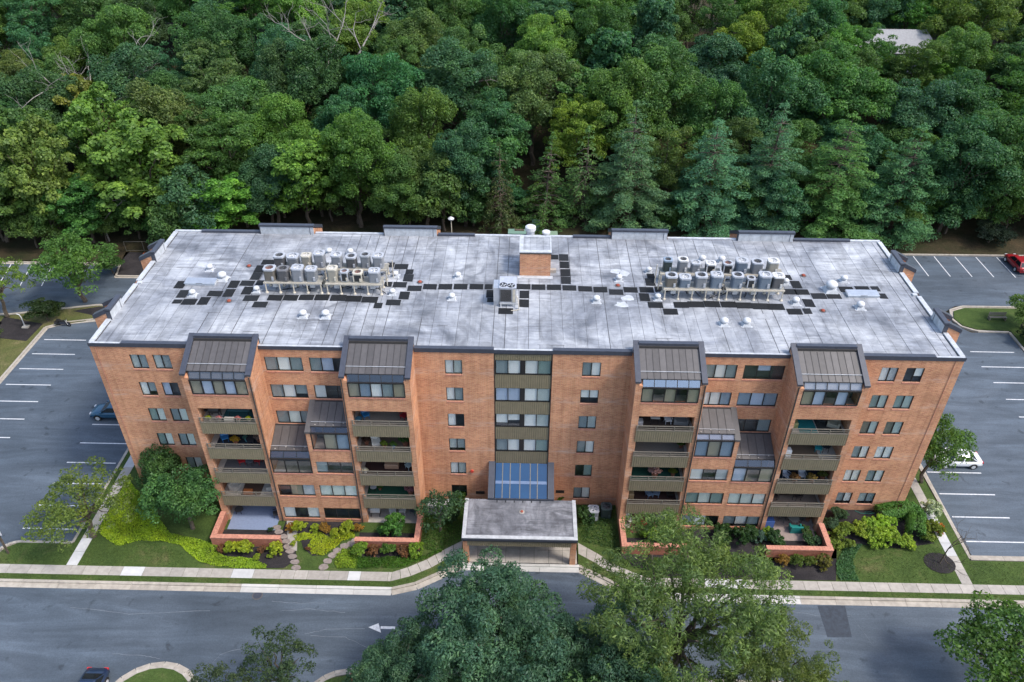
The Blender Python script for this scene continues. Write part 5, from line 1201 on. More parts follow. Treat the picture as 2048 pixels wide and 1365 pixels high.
OAK = [both(broadleaf(R=5.6, H=17, z0=2.6, nl=rng.integers(10, 13), ncl=10, cr=.21, leaf=.165, per=250)) for _ in range(5)]
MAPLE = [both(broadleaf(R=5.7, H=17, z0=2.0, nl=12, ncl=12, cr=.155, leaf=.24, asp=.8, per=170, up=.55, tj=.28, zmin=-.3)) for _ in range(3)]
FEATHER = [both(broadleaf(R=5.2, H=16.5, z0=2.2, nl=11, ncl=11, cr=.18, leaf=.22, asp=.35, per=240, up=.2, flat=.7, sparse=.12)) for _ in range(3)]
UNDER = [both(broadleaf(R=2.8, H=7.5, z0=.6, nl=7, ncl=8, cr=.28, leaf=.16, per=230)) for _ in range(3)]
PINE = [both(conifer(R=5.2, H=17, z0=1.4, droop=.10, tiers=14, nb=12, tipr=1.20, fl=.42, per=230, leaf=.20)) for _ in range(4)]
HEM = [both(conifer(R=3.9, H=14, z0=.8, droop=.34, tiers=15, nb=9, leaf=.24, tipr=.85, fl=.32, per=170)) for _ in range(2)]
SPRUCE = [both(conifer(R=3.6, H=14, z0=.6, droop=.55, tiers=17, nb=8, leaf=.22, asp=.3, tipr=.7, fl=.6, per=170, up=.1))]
G = {'dark': (.058, .128, .046), 'blue': (.060, .150, .074), 'mid': (.088, .180, .050), 'light': (.130, .245, .052), 'olive': (.102, .172, .046), 'yellow': (.160, .225, .045), 'pine': (.100, .210, .108), 'ypine': (.122, .222, .072), 'hem': (.078, .160, .046), 'spruce': (.078, .110, .040)}
GW = {'dark': 'dark green', 'blue': 'blue-green', 'mid': 'mid green', 'light': 'light green', 'olive': 'olive green', 'yellow': 'yellow-green', 'pine': 'grey-green', 'ypine': 'yellowish', 'hem': 'dark green', 'spruce': 'olive brown'}
# trees of the wood one can tell apart: x, y, height, width, kind, colour
TREES = [  # front row, left to right
 (-77, 50, 14, 1.0, 'M', 'mid'), (-69, 51, 18.5, .95, 'M', 'light'), (-55.5, 53, 18.0, 1.25, 'M', 'light'), (-62.5, 60, 19.5, 1.0, 'M', 'light'), (-73.5, 58, 18, 1.0, 'M', 'mid'), (-64, 50, 11, .7, 'M', 'mid'),
 (-43.8, 50.5, 11.0, .80, 'M', 'light'), (-45, 58, 17.5, 1.2, 'F', 'mid'), (-37.2, 54, 13.5, .85, 'O', 'blue'), (-32.8, 55, 15.0, .95, 'M', 'light'), (-25.3, 56, 18.6, 1.1, 'O', 'olive'), (-19.0, 55, 12.5, .8, 'O', 'mid'),
 (-15.0, 56, 13.5, .85, 'O', 'olive'), (-9.4, 57, 16.5, .90, 'O', 'blue'), (-3.8, 56, 13.6, .95, 'S', 'spruce'), (2.8, 58, 13.8, 1.2, 'H', 'hem'), (8.8, 59, 15.0, 1.15, 'H', 'ypine'), (15.4, 57.5, 19.0, 1.22, 'P', 'pine'),
 (21.8, 61, 15.0, .85, 'F', 'olive'), (27.5, 57.5, 17.2, 1.32, 'P', 'pine'), (36.0, 58.5, 18.8, 1.25, 'P', 'pine'), (45.4, 57.5, 17.8, 1.28, 'P', 'ypine'), (55.6, 56.8, 16.8, 1.32, 'P', 'pine'), (63.5, 57.5, 17.5, 1.15, 'O', 'blue'), (71, 58, 18.5, 1.1, 'O', 'mid'), (79, 60, 18, 1.1, 'O', 'dark'),
 # second line
 (-63.5, 75, 18.5, 1.15, 'O', 'blue'), (-52, 79, 18.5, 1.3, 'F', 'mid'), (-45, 70, 17, 1.2, 'O', 'mid'), (-34.5, 78, 20.0, 1.2, 'O', 'dark'), (-40.5, 84, 18.5, 1.1, 'O', 'blue'), (-29, 67, 16.5, .9, 'O', 'blue'), (-16.5, 66, 18.5, 1.0, 'O', 'olive'), (-22, 73, 19, 1.1, 'O', 'blue'),
 (-12.5, 76, 19.0, 1.25, 'O', 'blue'), (-5, 68, 15.5, 1.0, 'O', 'blue'), (1, 74, 19, 1.15, 'O', 'mid'), (7.2, 67, 17.0, 1.0, 'F', 'yellow'), (14.5, 70, 20, 1.1, 'O', 'mid'), (21.5, 74, 21.0, 1.2, 'O', 'mid'), (29.5, 70, 17.5, 1.0, 'O', 'mid'), (38, 72, 20.5, 1.25, 'O', 'blue'), (49.5, 72, 20, 1.3, 'O', 'mid'), (60, 70, 18, 1.15, 'O', 'blue'), (69, 72, 18, 1.2, 'O', 'dark'), (79, 74, 19, 1.2, 'F', 'mid'), (-78, 70, 18, 1.2, 'O', 'dark'), (-87, 60, 18, 1.2, 'O', 'mid'),
 (-70.5, 70, 15.5, .9, 'M', 'yellow'), (41, 65, 13.5, .9, 'O', 'mid'), (50.5, 64.5, 13, 1.0, 'O', 'blue'), (31.5, 64.5, 13.5, .8, 'O', 'mid'), (59, 64, 13, .95, 'O', 'mid'), (68, 65, 14, 1.0, 'O', 'mid'), (61.0, 90, 16.0, .85, 'F', 'mid'), (72.0, 89, 15, .85, 'F', 'light'), (66.5, 87, 15.8, 1.0, 'F', 'mid'), (57, 84, 15, .9, 'O', 'mid'), (76, 90, 17, 1, 'O', 'mid'), (58.5, 108, 19, 1.1, 'O', 'mid'), (66, 110, 19, 1.1, 'O', 'blue'), (73, 109, 19, 1.1, 'F', 'mid')]
KIND = {'O': (OAK, 17, 'broadleaf tree'), 'M': (MAPLE, 17, 'large-leaved tree'), 'F': (FEATHER, 16.5, 'feathery tree'), 'P': (PINE, 17, 'pine tree'), 'H': (HEM, 14, 'hemlock tree'), 'S': (SPRUCE, 14, 'spruce tree')}
tr_r = random.Random(5)
spots = list(TREES)
def near(x, y, d): return any(math.hypot(x - s[0], y - s[1]) < d for s in spots)
# infill behind: jittered rows up the hillside
for row_y in range(54, 132, 8):
    half = 58 + (row_y + 53) * .30 + 14
    xx = -half
    while xx < half:
        x = xx + tr_r.uniform(-2.5, 2.5); y = row_y + tr_r.uniform(-3, 3); xx += 8.6
        if near(x, y, 6.4 if y > 62 else 5.8): continue
        if y < 57 and not (-100 < x < -60): continue
        if 55.5 < x < 74 and 78 < y < 110 and not (y < 86 and x < 60): continue
        h = tr_r.uniform(14.5, 20.5); c = tr_r.choices(['mid', 'blue', 'dark', 'olive', 'light', 'yellow'], [38, 26, 18, 9, 7, 2])[0]
        k = tr_r.choices(['O', 'F', 'M'], [70, 20, 10])[0]
        spots.append((x, y, h, tr_r.uniform(.85, 1.25), k, c))
rows = {}
for s in spots: rows.setdefault(int((s[1] - 46) // 9), []).append(s)
RN = ['front', 'second', 'third', 'fourth', 'fifth', 'sixth', 'seventh', 'eighth', 'ninth', 'tenth']
for r_, lst in sorted(rows.items()):
    lst.sort(); cnt = {}
    for (x, y, h, w, k, c) in lst:
        pool, H0, nm = KIND[k]; key = (k, c); cnt[key] = cnt.get(key, 0) + 1
        jit = [tr_r.uniform(.86, 1.14) for _ in range(3)]; col_ = tuple(a * b2 for a, b2 in zip(G[c], jit))
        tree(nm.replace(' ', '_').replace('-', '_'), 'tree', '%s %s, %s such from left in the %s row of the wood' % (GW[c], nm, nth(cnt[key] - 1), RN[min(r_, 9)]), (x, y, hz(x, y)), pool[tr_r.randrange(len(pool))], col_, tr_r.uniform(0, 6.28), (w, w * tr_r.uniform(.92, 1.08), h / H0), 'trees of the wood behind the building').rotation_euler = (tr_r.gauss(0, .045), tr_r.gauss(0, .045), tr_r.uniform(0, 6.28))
# low growth along the wood's edge
for i in range(52):
    x = -98 + i * 3.6 + tr_r.uniform(-1.5, 1.5); y = 56.2 + tr_r.uniform(-1.0, 3.0) if x > -45 else 48.5 + tr_r.uniform(-1, 3)
    if -6 < x < 20: y += 4
    s = tr_r.uniform(.75, 1.25) * (1.3 if -48 < x < -2 else 1.0 if x < -2 or x > 24 else .6)
    tree('understorey_bush', 'bush', 'leafy bush at the foot of the wood, %s from left' % nth(i), (x, y, hz(x, y)), UNDER[i % 3], tuple(a * tr_r.uniform(.85, 1.1) for a in G[tr_r.choice(['dark', 'mid', 'mid', 'blue', 'olive'])]), tr_r.uniform(0, 6), s, 'bushes along the edge of the wood')
# bare and dead trees among the green ones
for (x, y, h, ln, lb) in ((-66, 73, 25, (-.35, -.1), 'grey leaning dead tree at the upper left of the wood'), (-71, 74, 25, (-.15, 0), 'grey dead tree leaning left at the upper left of the wood'), (-36.5, 86, 29, (-.05, -.1), 'pale bare tree standing above the crowns at upper left'), (-33.5, 87, 28, (.25, 0), 'bare leaning trunk right of the pale bare tree'), (-62, 50.5, 11, (.1, 0), 'small dead tree in the left front of the wood'), (24.5, 58.5, 10, (.2, 0), 'bare brown sapling between two pines'), (-12.0, 84, 20, (.3, -.1), 'broken pale branch above the middle crowns')):
    tree('dead_tree', 'dead tree', lb, (x, y, hz(x, y)), (trunk_mesh(bare(h, 4, depth=5, lean=ln), 'dead_bark'), None), None, 0, 1.0, 'dead trees')

# ---- trees near the building
ASH = both(broadleaf(R=7.6, H=17.5, z0=5.5, nl=19, ncl=17, cr=.125, leaf=.17, asp=.40, per=260, up=.45, tj=.25))
WILLOW = both(broadleaf(R=8.2, H=18.0, z0=4.0, nl=21, ncl=15, cr=.105, leaf=.20, asp=.26, per=230, up=.1, sparse=.06, tj=.3, core=False, zmin=-.8))
LOCUST = both(broadleaf(R=5.0, H=10.5, z0=2.6, nl=12, ncl=13, cr=.13, leaf=.15, asp=.45, per=190, up=.4, sparse=.18, tj=.3, core=False))
DENSE = both(broadleaf(R=3.4, H=8.6, z0=.9, nl=10, ncl=13, cr=.19, leaf=.125, asp=.55, per=300, tj=.3))
GREEN = both(broadleaf(R=3.6, H=8.4, z0=1.6, nl=10, ncl=12, cr=.17, leaf=.14, asp=.5, per=240, tj=.3, sparse=.05))
SMALL = both(broadleaf(R=2.2, H=5.2, z0=.9, nl=8, ncl=10, cr=.19, leaf=.15, asp=.5, per=140, tj=.3, sparse=.1))
tree('ash_tree', 'tree', 'large dense blue-green tree in front of the porch road', (-1.2, -20.3, GZ), ASH, (.066, .140, .080), 1.0, (.83, .76, .75))
tree('ash_tree', 'tree', 'blue-green tree at the bottom edge, left of the large dense one', (-8.2, -22.8, GZ), ASH, (.064, .134, .074), 3.0, (.55, .55, .60))
tree('ash_tree', 'tree', 'dark blue-green tree between the large dense one and the airy tree', (5.6, -21.6, GZ), ASH, (.058, .122, .070), 4.4, (.56, .56, .62))
tree('willow_oak', 'tree', 'tall airy olive-green tree covering the right inner bay patio', (11.6, -18.4, GZ), WILLOW, (.125, .190, .062), .6, (.86, .80, .80))
tree('willow_oak', 'tree', 'olive-green tree at the bottom edge right of the tall airy one', (17.5, -22.2, GZ), WILLOW, (.115, .160, .052), 2.6, (.52, .5, .62))
tree('broadleaf_tree', 'tree', 'bright green young crown at the bottom between the two big trees', (7.5, -24.0, GZ), GREEN, (.075, .150, .050), .3, (1.1, 1.1, 1.25))
tree('broadleaf_tree', 'tree', 'green spreading tree at the bottom right corner by the road', (35.6, -18.9, GZ), GREEN, (.085, .165, .040), 1.7, (1.22, 1.22, 1.08))
tree('broadleaf_tree', 'tree', 'small thin tree on the median left of the blue-green trees', (-17.4, -20.3, GZ), LOCUST, (.056, .092, .044), 1.2, (.52, .52, .72))
tree('broadleaf_tree', 'tree', 'low thin tree at the bottom edge beside the small median tree', (-21.5, -22.0, GZ), LOCUST, (.058, .088, .042), 2.2, (.45, .45, .58))
tree('locust_tree', 'tree', 'thin yellow-green tree over the left path and parking bays', (-39.0, -5.0, GZ), LOCUST, (.120, .172, .040), .4, (.84, .86, .66))
tree('broadleaf_tree', 'tree', 'dense round green tree before the far left bay', (-30.3, -4.0, GZ), DENSE, (.070, .165, .055), .4, (.95, .90, .90))
tree('broadleaf_tree', 'tree', 'darker tree against the left wing wall behind the round one', (-33.2, -1.6, GZ), DENSE, (.055, .120, .042), 2.0, (.80, .6, .92))
tree('crape_myrtle', 'tree', 'small dark tree between the left inner bay and the porch', (-7.3, -3.6, GZ), SMALL, (.050, .105, .048), .5, (.95, .9, .98))
tree('broadleaf_tree', 'tree', 'green tree by the right end wall over a white car', (39.7, 3.8, GZ), GREEN, (.088, .168, .040), 1.9, (.80, .85, 1.0))
tree('broadleaf_tree', 'tree', 'spreading bright green tree on the island left of the building', (-58.0, 34.0, GZ), GREEN, (.090, .185, .042), 2.4, (1.40, 1.3, 1.12))
tree('broadleaf_tree', 'tree', 'feathery lime tree at the left edge by the back lot', (-66.0, 30.0, GZ), LOCUST, (.130, .215, .036), .9, (.78, .78, .80))
tree('broadleaf_tree', 'tree', 'bright tree at the right edge by the bench', (63.2, 31.2, GZ), GREEN, (.095, .165, .040), .9, (.75, .75, .62))
tree('round_bush', 'bush', 'dark clipped bush on the island by the left lot', (-60.4, 29.2, GZ), UNDER[0], (.030, .055, .018), .4, (.72, .60, .42))
tree('round_bush', 'bush', 'green bush by the back lot kerb behind the left end', (-57.4, 41.2, GZ), UNDER[1], (.050, .105, .025), .9, (.62, .55, .45))
tree('round_bush', 'bush', 'dark spreading bush on the bank behind the red car', (69.5, 54.0, GZ), UNDER[2], (.016, .028, .020), .9, (1.25, .9, .36))
tree('round_bush', 'bush', 'dark shrub under the tree at the right edge', (62.6, 27.8, GZ), UNDER[2], (.026, .045, .020), 1.9, (.6, .6, .3))
tree('young_tree', 'tree', 'little green sapling in a mulch ring at the far left', (-70.3, 26.5, GZ), SMALL, (.055, .095, .035), .2, (.75, .75, .6))
tree('young_tree', 'tree', 'low green shrub at the left edge beside the young sapling', (-64.5, 24.0, GZ), SMALL, (.050, .080, .032), 1.2, (.6, .6, .4))
tree('bare_sapling', 'tree', 'bare leafless sapling in a mulch ring on the right lawn', (37.4, -6.2, GZ), (trunk_mesh(bare(6.2, 2, depth=4, lean=(.06, 0)), 'bark'), None), None)

# ------------------------------------------------------------------ vehicles
def car(name, label, cat, loc, rz, colour, suv=False):
    t = thing(name, label, cat, loc, rz)
    zb = .30 if suv else .24
    st = [(-2.28, .70, .70), (-2.22, .92, .84), (-1.6, .99, .91), (-.4, 1.0, .93), (.9, .97, .92), (1.7, .88, .88), (2.15, .74, .80), (2.30, .60, .66)]
    up = .14 if suv else 0
    mb = MB(); rings = []
    for x, zt, w in st:
        zt += up; half = [(w * .84, zb + (.12 if abs(x) > 2.1 else 0)), (w, zb + .22), (w, zt - .22), (w * .93, zt - .05), (w * .62, zt)]
        rings.append([(x, y, z) for y, z in half] + [(x, -y, z) for y, z in half[::-1]])
    n = 10; vs = [p for r in rings for p in r]
    fs = [(i * n + k, (i + 1) * n + k, (i + 1) * n + (k + 1) % n, i * n + (k + 1) % n) for i in range(len(rings) - 1) for k in range(n)]
    mb.add(vs, fs + [tuple(range(n)), tuple(range((len(rings) - 1) * n, len(rings) * n))[::-1]])
    body = mb.build('body', M['car_paint'], t, smooth=True, colour=colour, local=True)
    z0, z1 = (.97 + up, 1.66) if suv else (.95, 1.42)
    bx = (-2.15, 1.05, -1.75, .15) if suv else (-1.75, 1.15, -.95, .20); wb, wt = .84, (.68 if suv else .60)
    lo = [(bx[0], -wb + .1, z0), (bx[1], -wb + .1, z0), (bx[1], wb - .1, z0), (bx[0], wb - .1, z0)]; lo = [(bx[0], -wb, z0), (bx[1], -wb, z0), (bx[1], wb, z0), (bx[0], wb, z0)]
    hi = [(bx[2], -wt, z1), (bx[3], -wt, z1), (bx[3], wt, z1), (bx[2], wt, z1)]
    MB().hexa(lo, hi).build('cabin', M['car_paint'], t, colour=colour, local=True)
    MB().hexa([(bx[2], -wt, z1 - .01), (bx[3], -wt, z1 - .01), (bx[3], wt, z1 - .01), (bx[2], wt, z1 - .01)], [(bx[2] + .15, -wt + .1, z1 + .05), (bx[3] - .2, -wt + .1, z1 + .05), (bx[3] - .2, wt - .1, z1 + .05), (bx[2] + .15, wt - .1, z1 + .05)]).build('roof', M['car_paint'], t, colour=colour, local=True)
    def pane(a, b2, c, d, nm):
        P4 = [Vector(p) for p in (a, b2, c, d)]; nn = (P4[1] - P4[0]).cross(P4[3] - P4[0]).normalized(); ce = sum(P4, Vector()) / 4
        if nn.dot(ce - Vector((0, 0, .9))) < 0: nn = -nn
        q = [ce + (p - ce) * .87 for p in P4]
        MB().hexa([tuple(p - nn * .02) for p in q], [tuple(p + nn * .012) for p in q]).build(nm, M['car_glass'], t, local=True)
    pane(lo[1], lo[2], hi[2], hi[1], 'windscreen'); pane(lo[0], lo[3], hi[3], hi[0], 'rear_window')
    for s, (i, j) in ((-1, (0, 1)), (1, (3, 2))):
        A_, B_, C_, D_ = [Vector(p) for p in (lo[i], lo[j], hi[j], hi[i])]
        mL, mH = A_.lerp(B_, .5), D_.lerp(C_, .48); pane(A_, mL, mH, D_, 'side_window'); pane(mL, B_, C_, mH, 'side_window')
        for x in (-1.38, 1.42):
            R = .36 if suv else .33; w = MB()
            pf = [(R, 0), (R, .20), (R * .72, .215)]
            vs = []; m_ = 18
            wl_ = MB().prism([(x + R * cos(2 * pi * k / m_), R + R * sin(2 * pi * k / m_)) for k in range(m_)], *sorted((s * .74, s * .945)), 'y').build('wheel', M['tyre'], t, local=True)
            MB().prism([(x + R * .64 * cos(2 * pi * k / 14), R + R * .64 * sin(2 * pi * k / 14)) for k in range(14)], *sorted((s * .94, s * .96)), 'y').build('rim', M['steel'], wl_, local=True)
            MB().prism([(x + (R + .07) * cos(pi * k / 10), R + (R + .07) * sin(pi * k / 10)) for k in range(11)], *sorted((s * .80, s * .938)), 'y').build('wheel_arch', M['tyre'], t, local=True)
        MB().box(.75, .95, min(s * .92, s * 1.06), max(s * .92, s * 1.06), z0 + .0, z0 + .14).build('mirror', M['car_paint'], t, colour=colour, local=True)
        MB().box(2.12, 2.27, min(s * .45, s * .76), max(s * .45, s * .76), .60 + up, .74 + up).build('headlight', M['steel'], t, local=True)
        MB().box(-2.29, -2.16, min(s * .48, s * .83), max(s * .48, s * .83), .72 + up, .88 + up).build('tail_light', M['colour'], t, colour=(.45, .02, .02), local=True)
    MB().box(-2.32, -2.22, -.26, .26, .55 + up, .68 + up).build('number_plate', M['white'], t, local=True)
    MB().box(2.2, 2.33, -.7, .7, .32, .48).box(-2.33, -2.2, -.72, .72, .34, .50).build('bumper', M['car_paint'], t, colour=tuple(c * .6 for c in colour), local=True)
    return t
car('parked_car', 'red hatchback parked by the kerb of the right back lot', 'car', (70.15, 46.9, AZ), RAD(90), (.28, .012, .018), True)
car('parked_car', 'pale blue car parked right of the red hatchback, cut by the frame', 'car', (73.4, 46.8, AZ), RAD(90), (.35, .42, .50))
car('parked_car', 'white sedan nose-in beside the right end of the building', 'car', (44.35, 6.75, AZ), RAD(180), (.72, .73, .75))
car('parked_car', 'dark blue car half hidden behind the left end wall', 'car', (-44.35, 11.6, AZ), RAD(180), (.010, .065, .13), True)
car('parked_car', 'dark navy car at the bottom left beside the rounded island', 'car', (-32.5, -20.75, AZ), RAD(-90), (.012, .025, .06))
car('parked_car', 'black car at the right edge in the far bay row', 'car', (56.5, 9.6, AZ), RAD(180), (.014, .016, .022))
def motorcycle():
    q = (-58.10, 28.35); t = thing('motorcycle', 'black motorcycle with small windscreen at the top of the left lot', 'motorcycle', (q[0], q[1], AZ), RAD(-8))
    for x in (-.72, .72):
        w = MB(); pts = [(x + .30 * cos(2 * pi * k / 16), 0, .33 + .30 * sin(2 * pi * k / 16)) for k in range(17)]; w.tube(pts, .065, 6); wh = w.build('wheel', M['tyre'], t, local=True)
        MB().prism([(x + .2 * cos(2 * pi * k / 12), .33 + .2 * sin(2 * pi * k / 12)) for k in range(12)], -.03, .03, 'y').build('rim', M['coping'], wh, local=True)
    MB().box(-.35, .35, -.13, .13, .28, .62).build('engine', M['coping'], t, local=True)
    MB().hexa([(0, -.15, .62), (.45, -.11, .62), (.45, .11, .62), (0, .15, .62)], [(.03, -.12, .86), (.40, -.08, .84), (.40, .08, .84), (.03, .12, .86)]).build('fuel_tank', M['car_paint'], t, colour=(.02, .02, .022), local=True)
    MB().hexa([(-.85, -.12, .66), (.0, -.15, .66), (.0, .15, .66), (-.85, .12, .66)], [(-.85, -.10, .80), (.0, -.12, .76), (.0, .12, .76), (-.85, .10, .80)]).build('seat', M['tyre'], t, local=True)
    MB().tube([(.72, -.1, .33), (.52, -.1, .95)], .03, 6).tube([(.72, .1, .33), (.52, .1, .95)], .03, 6).build('fork', M['steel'], t, local=True)
    MB().tube([(.35, -.42, 1.02), (.52, -.2, .98), (.52, .2, .98), (.35, .42, 1.02)], .02, 6).build('handlebar', M['tyre'], t, local=True)
    MB().hexa([(.58, -.2, .9), (.60, -.2, .9), (.60, .2, .9), (.58, .2, .9)], [(.44, -.16, 1.28), (.46, -.16, 1.28), (.46, .16, 1.28), (.44, .16, 1.28)]).build('windscreen', M['glass'], t, local=True)
    for s in (-1, 1): MB().box(-.95, -.45, min(s * .16, s * .36), max(s * .16, s * .36), .42, .74).build('pannier', M['car_paint'], t, colour=(.02, .02, .022), local=True)
motorcycle()

# ------------------------------------------------------------------ street furniture and odds and ends
q = (60.87, 33.00); t = thing('park_bench', 'grey slatted bench on the right island lawn', 'bench', (q[0], q[1], GZ))
for i in range(3): MB().box(-1.1, 1.1, -.24 + i * .16, -.12 + i * .16, .44, .48).build('slat', M['rail'], t, local=True)
for i in range(3): MB().box(-1.1, 1.1, .26, .30, .56 + i * .15, .67 + i * .15).build('back_slat', M['rail'], t, local=True)
for x in (-1.0, 1.0): MB().box(x - .04, x + .04, -.24, .30, 0, .44).box(x - .04, x + .04, .30, .34, 0, 1.0).build('leg', M['rail'], t, local=True)
q = (-10.80, 50.45); t = thing('street_lamp', 'slim lamp post with round white head behind the roof edge', 'street lamp', (q[0], q[1], -1.0))
MB().tube([(0, 0, 0), (0, 0, 4.3)], .07, 8).build('pole', M['rack'], t, local=True); MB().lathe([(.12, 4.2), (.42, 4.35), (.46, 4.5), (.2, 4.7)], 14).build('lamp_head', M['white'], t, local=True)
q = (9.38, 57.74); t = thing('slim_pole', 'thin grey pole at the edge of the pines', 'pole', (q[0], q[1], -1.0)); MB().tube([(0, 0, 0), (0, 0, 4.6)], .06, 6).build('pole', M['rail'], t, local=True)
for i, (q, w, lb, c) in enumerate([((-1.11, 52.87), 2.9, 'long green utility cabinet with a brown board behind the roof', (.16, .27, .22)), ((3.81, 52.39), 1.9, 'pale green utility cabinet behind the white stacks', (.20, .29, .20)), ((1.59, 56.23), 1.1, 'small green utility box under the hemlocks', (.14, .24, .21))]):
    t = thing('utility_cabinet', lb, 'utility box', (q[0], q[1], -1.0), group='green utility boxes behind the building')
    MB().box(-w / 2, w / 2, -.7, .7, 0, 1.2).build('cabinet', M['colour'], t, colour=c, local=True); MB().box(-w / 2 - .04, w / 2 + .04, -.75, .75, 1.2, 1.28).build('lid', M['colour'], t, colour=c, local=True)
    if i == 0: MB().box(-.5, .9, .1, .6, 1.28, 1.36).build('board', M['bark'], t, local=True)
q = (-12.82, -18.52); t = thing('fire_hydrant', 'red fire hydrant at the bottom edge of the median', 'hydrant', (q[0], q[1], GZ))
MB().lathe([(.16, 0), (.16, .06), (.11, .08), (.11, .55), (.15, .57), (.13, .68), (.04, .76)], 12).build('barrel', M['colour'], t, colour=(.35, .04, .02), local=True)
MB().tube([(-.2, 0, .42), (.2, 0, .42)], .06, 8).build('outlet', M['colour'], t, colour=(.35, .04, .02), local=True)
q = (-45.86, -7.22); t = thing('wooden_post', 'tall wooden sign post on the corner lawn at far left', 'post', (q[0], q[1], GZ)); MB().box(-.07, .07, -.07, .07, 0, 3.2).build('post', M['bark'], t, local=True); MB().box(-.4, .4, -.1, -.07, 2.5, 3.1).build('sign_board', M['white'], t, local=True)
q = (-62.64, 27.71); t = thing('street_lamp', 'low bent white lamp standard beside the dark bush', 'street lamp', (q[0], q[1], GZ)); MB().tube([(0, 0, 0), (0, 0, 1.5), (-.1, 0, 1.9), (-.4, 0, 2.0)], .06, 8).build('pole', M['white'], t, local=True); MB().box(-.3, .5, -.3, .3, 0, .18).build('footing', M['slab'], t, local=True)
t = thing('chain_link_fence', 'thin green chain-link fence along the wood at left', 'fence', (-50, 47.6, GZ))
for i in range(9): MB().tube([(-58 + i * 2.6, 47.2 + i * .12, GZ), (-58 + i * 2.6, 47.2 + i * .12, GZ + 1.6)], .035, 6).build('post', M['rail'], t)
MB().tube([(-58, 47.2, GZ + 1.55), (-37.2, 48.16, GZ + 1.55)], .025, 5).tube([(-58, 47.2, GZ + .1), (-37.2, 48.16, GZ + .1)], .02, 5).build('rail', M['rail'], t)
hs = [(31.87, -0.20), (32.31, -0.50), (33.13, -0.56), (33.65, -0.44), (33.33, -0.32), (32.72, -0.36)]
tag(MB().tube([(p[0], p[1], GZ + .07) for p in hs], .03, 5).build('garden_hose', M['colour'], colour=(.02, .17, .14)), 'teal garden hose on the mulch by the right wing', 'hose')
# white house glimpsed through the crowns on the hill
hzb = hz(66, 99); M['pale_roof'] = plain('pale_roof', (.27, .27, .28), .8)
t = thing('house', 'pale house with brick base glimpsed through the trees at upper right', 'house', (66, 99, hzb))
MB().box(59, 74, 96, 106, hzb - 1, hzb + 5.0).build('wall', M['brick_red'], t)
MB().box(59.2, 73.8, 96.2, 105.8, hzb + 5.0, hzb + 8.6).build('upper_wall', M['white'], t)
MB().box(58.6, 74.4, 95.4, 96.4, hzb + 4.9, hzb + 5.15).build('ledge', M['white'], t)
MB().hexa([(58.6, 95.2, hzb + 8.5), (74.4, 95.2, hzb + 8.5), (74.4, 106.6, hzb + 8.5), (58.6, 106.6, hzb + 8.5)], [(59.6, 100.8, hzb + 11.2), (73.4, 100.8, hzb + 11.2), (73.4, 101.2, hzb + 11.2), (59.6, 101.2, hzb + 11.2)]).build('roof', M['pale_roof'], t)
for x in (61, 64.5, 68, 71.5): MB().box(x, x + 1.3, 96.1, 96.21, hzb + 6, hzb + 7.8).build('window', M['car_glass'], t)

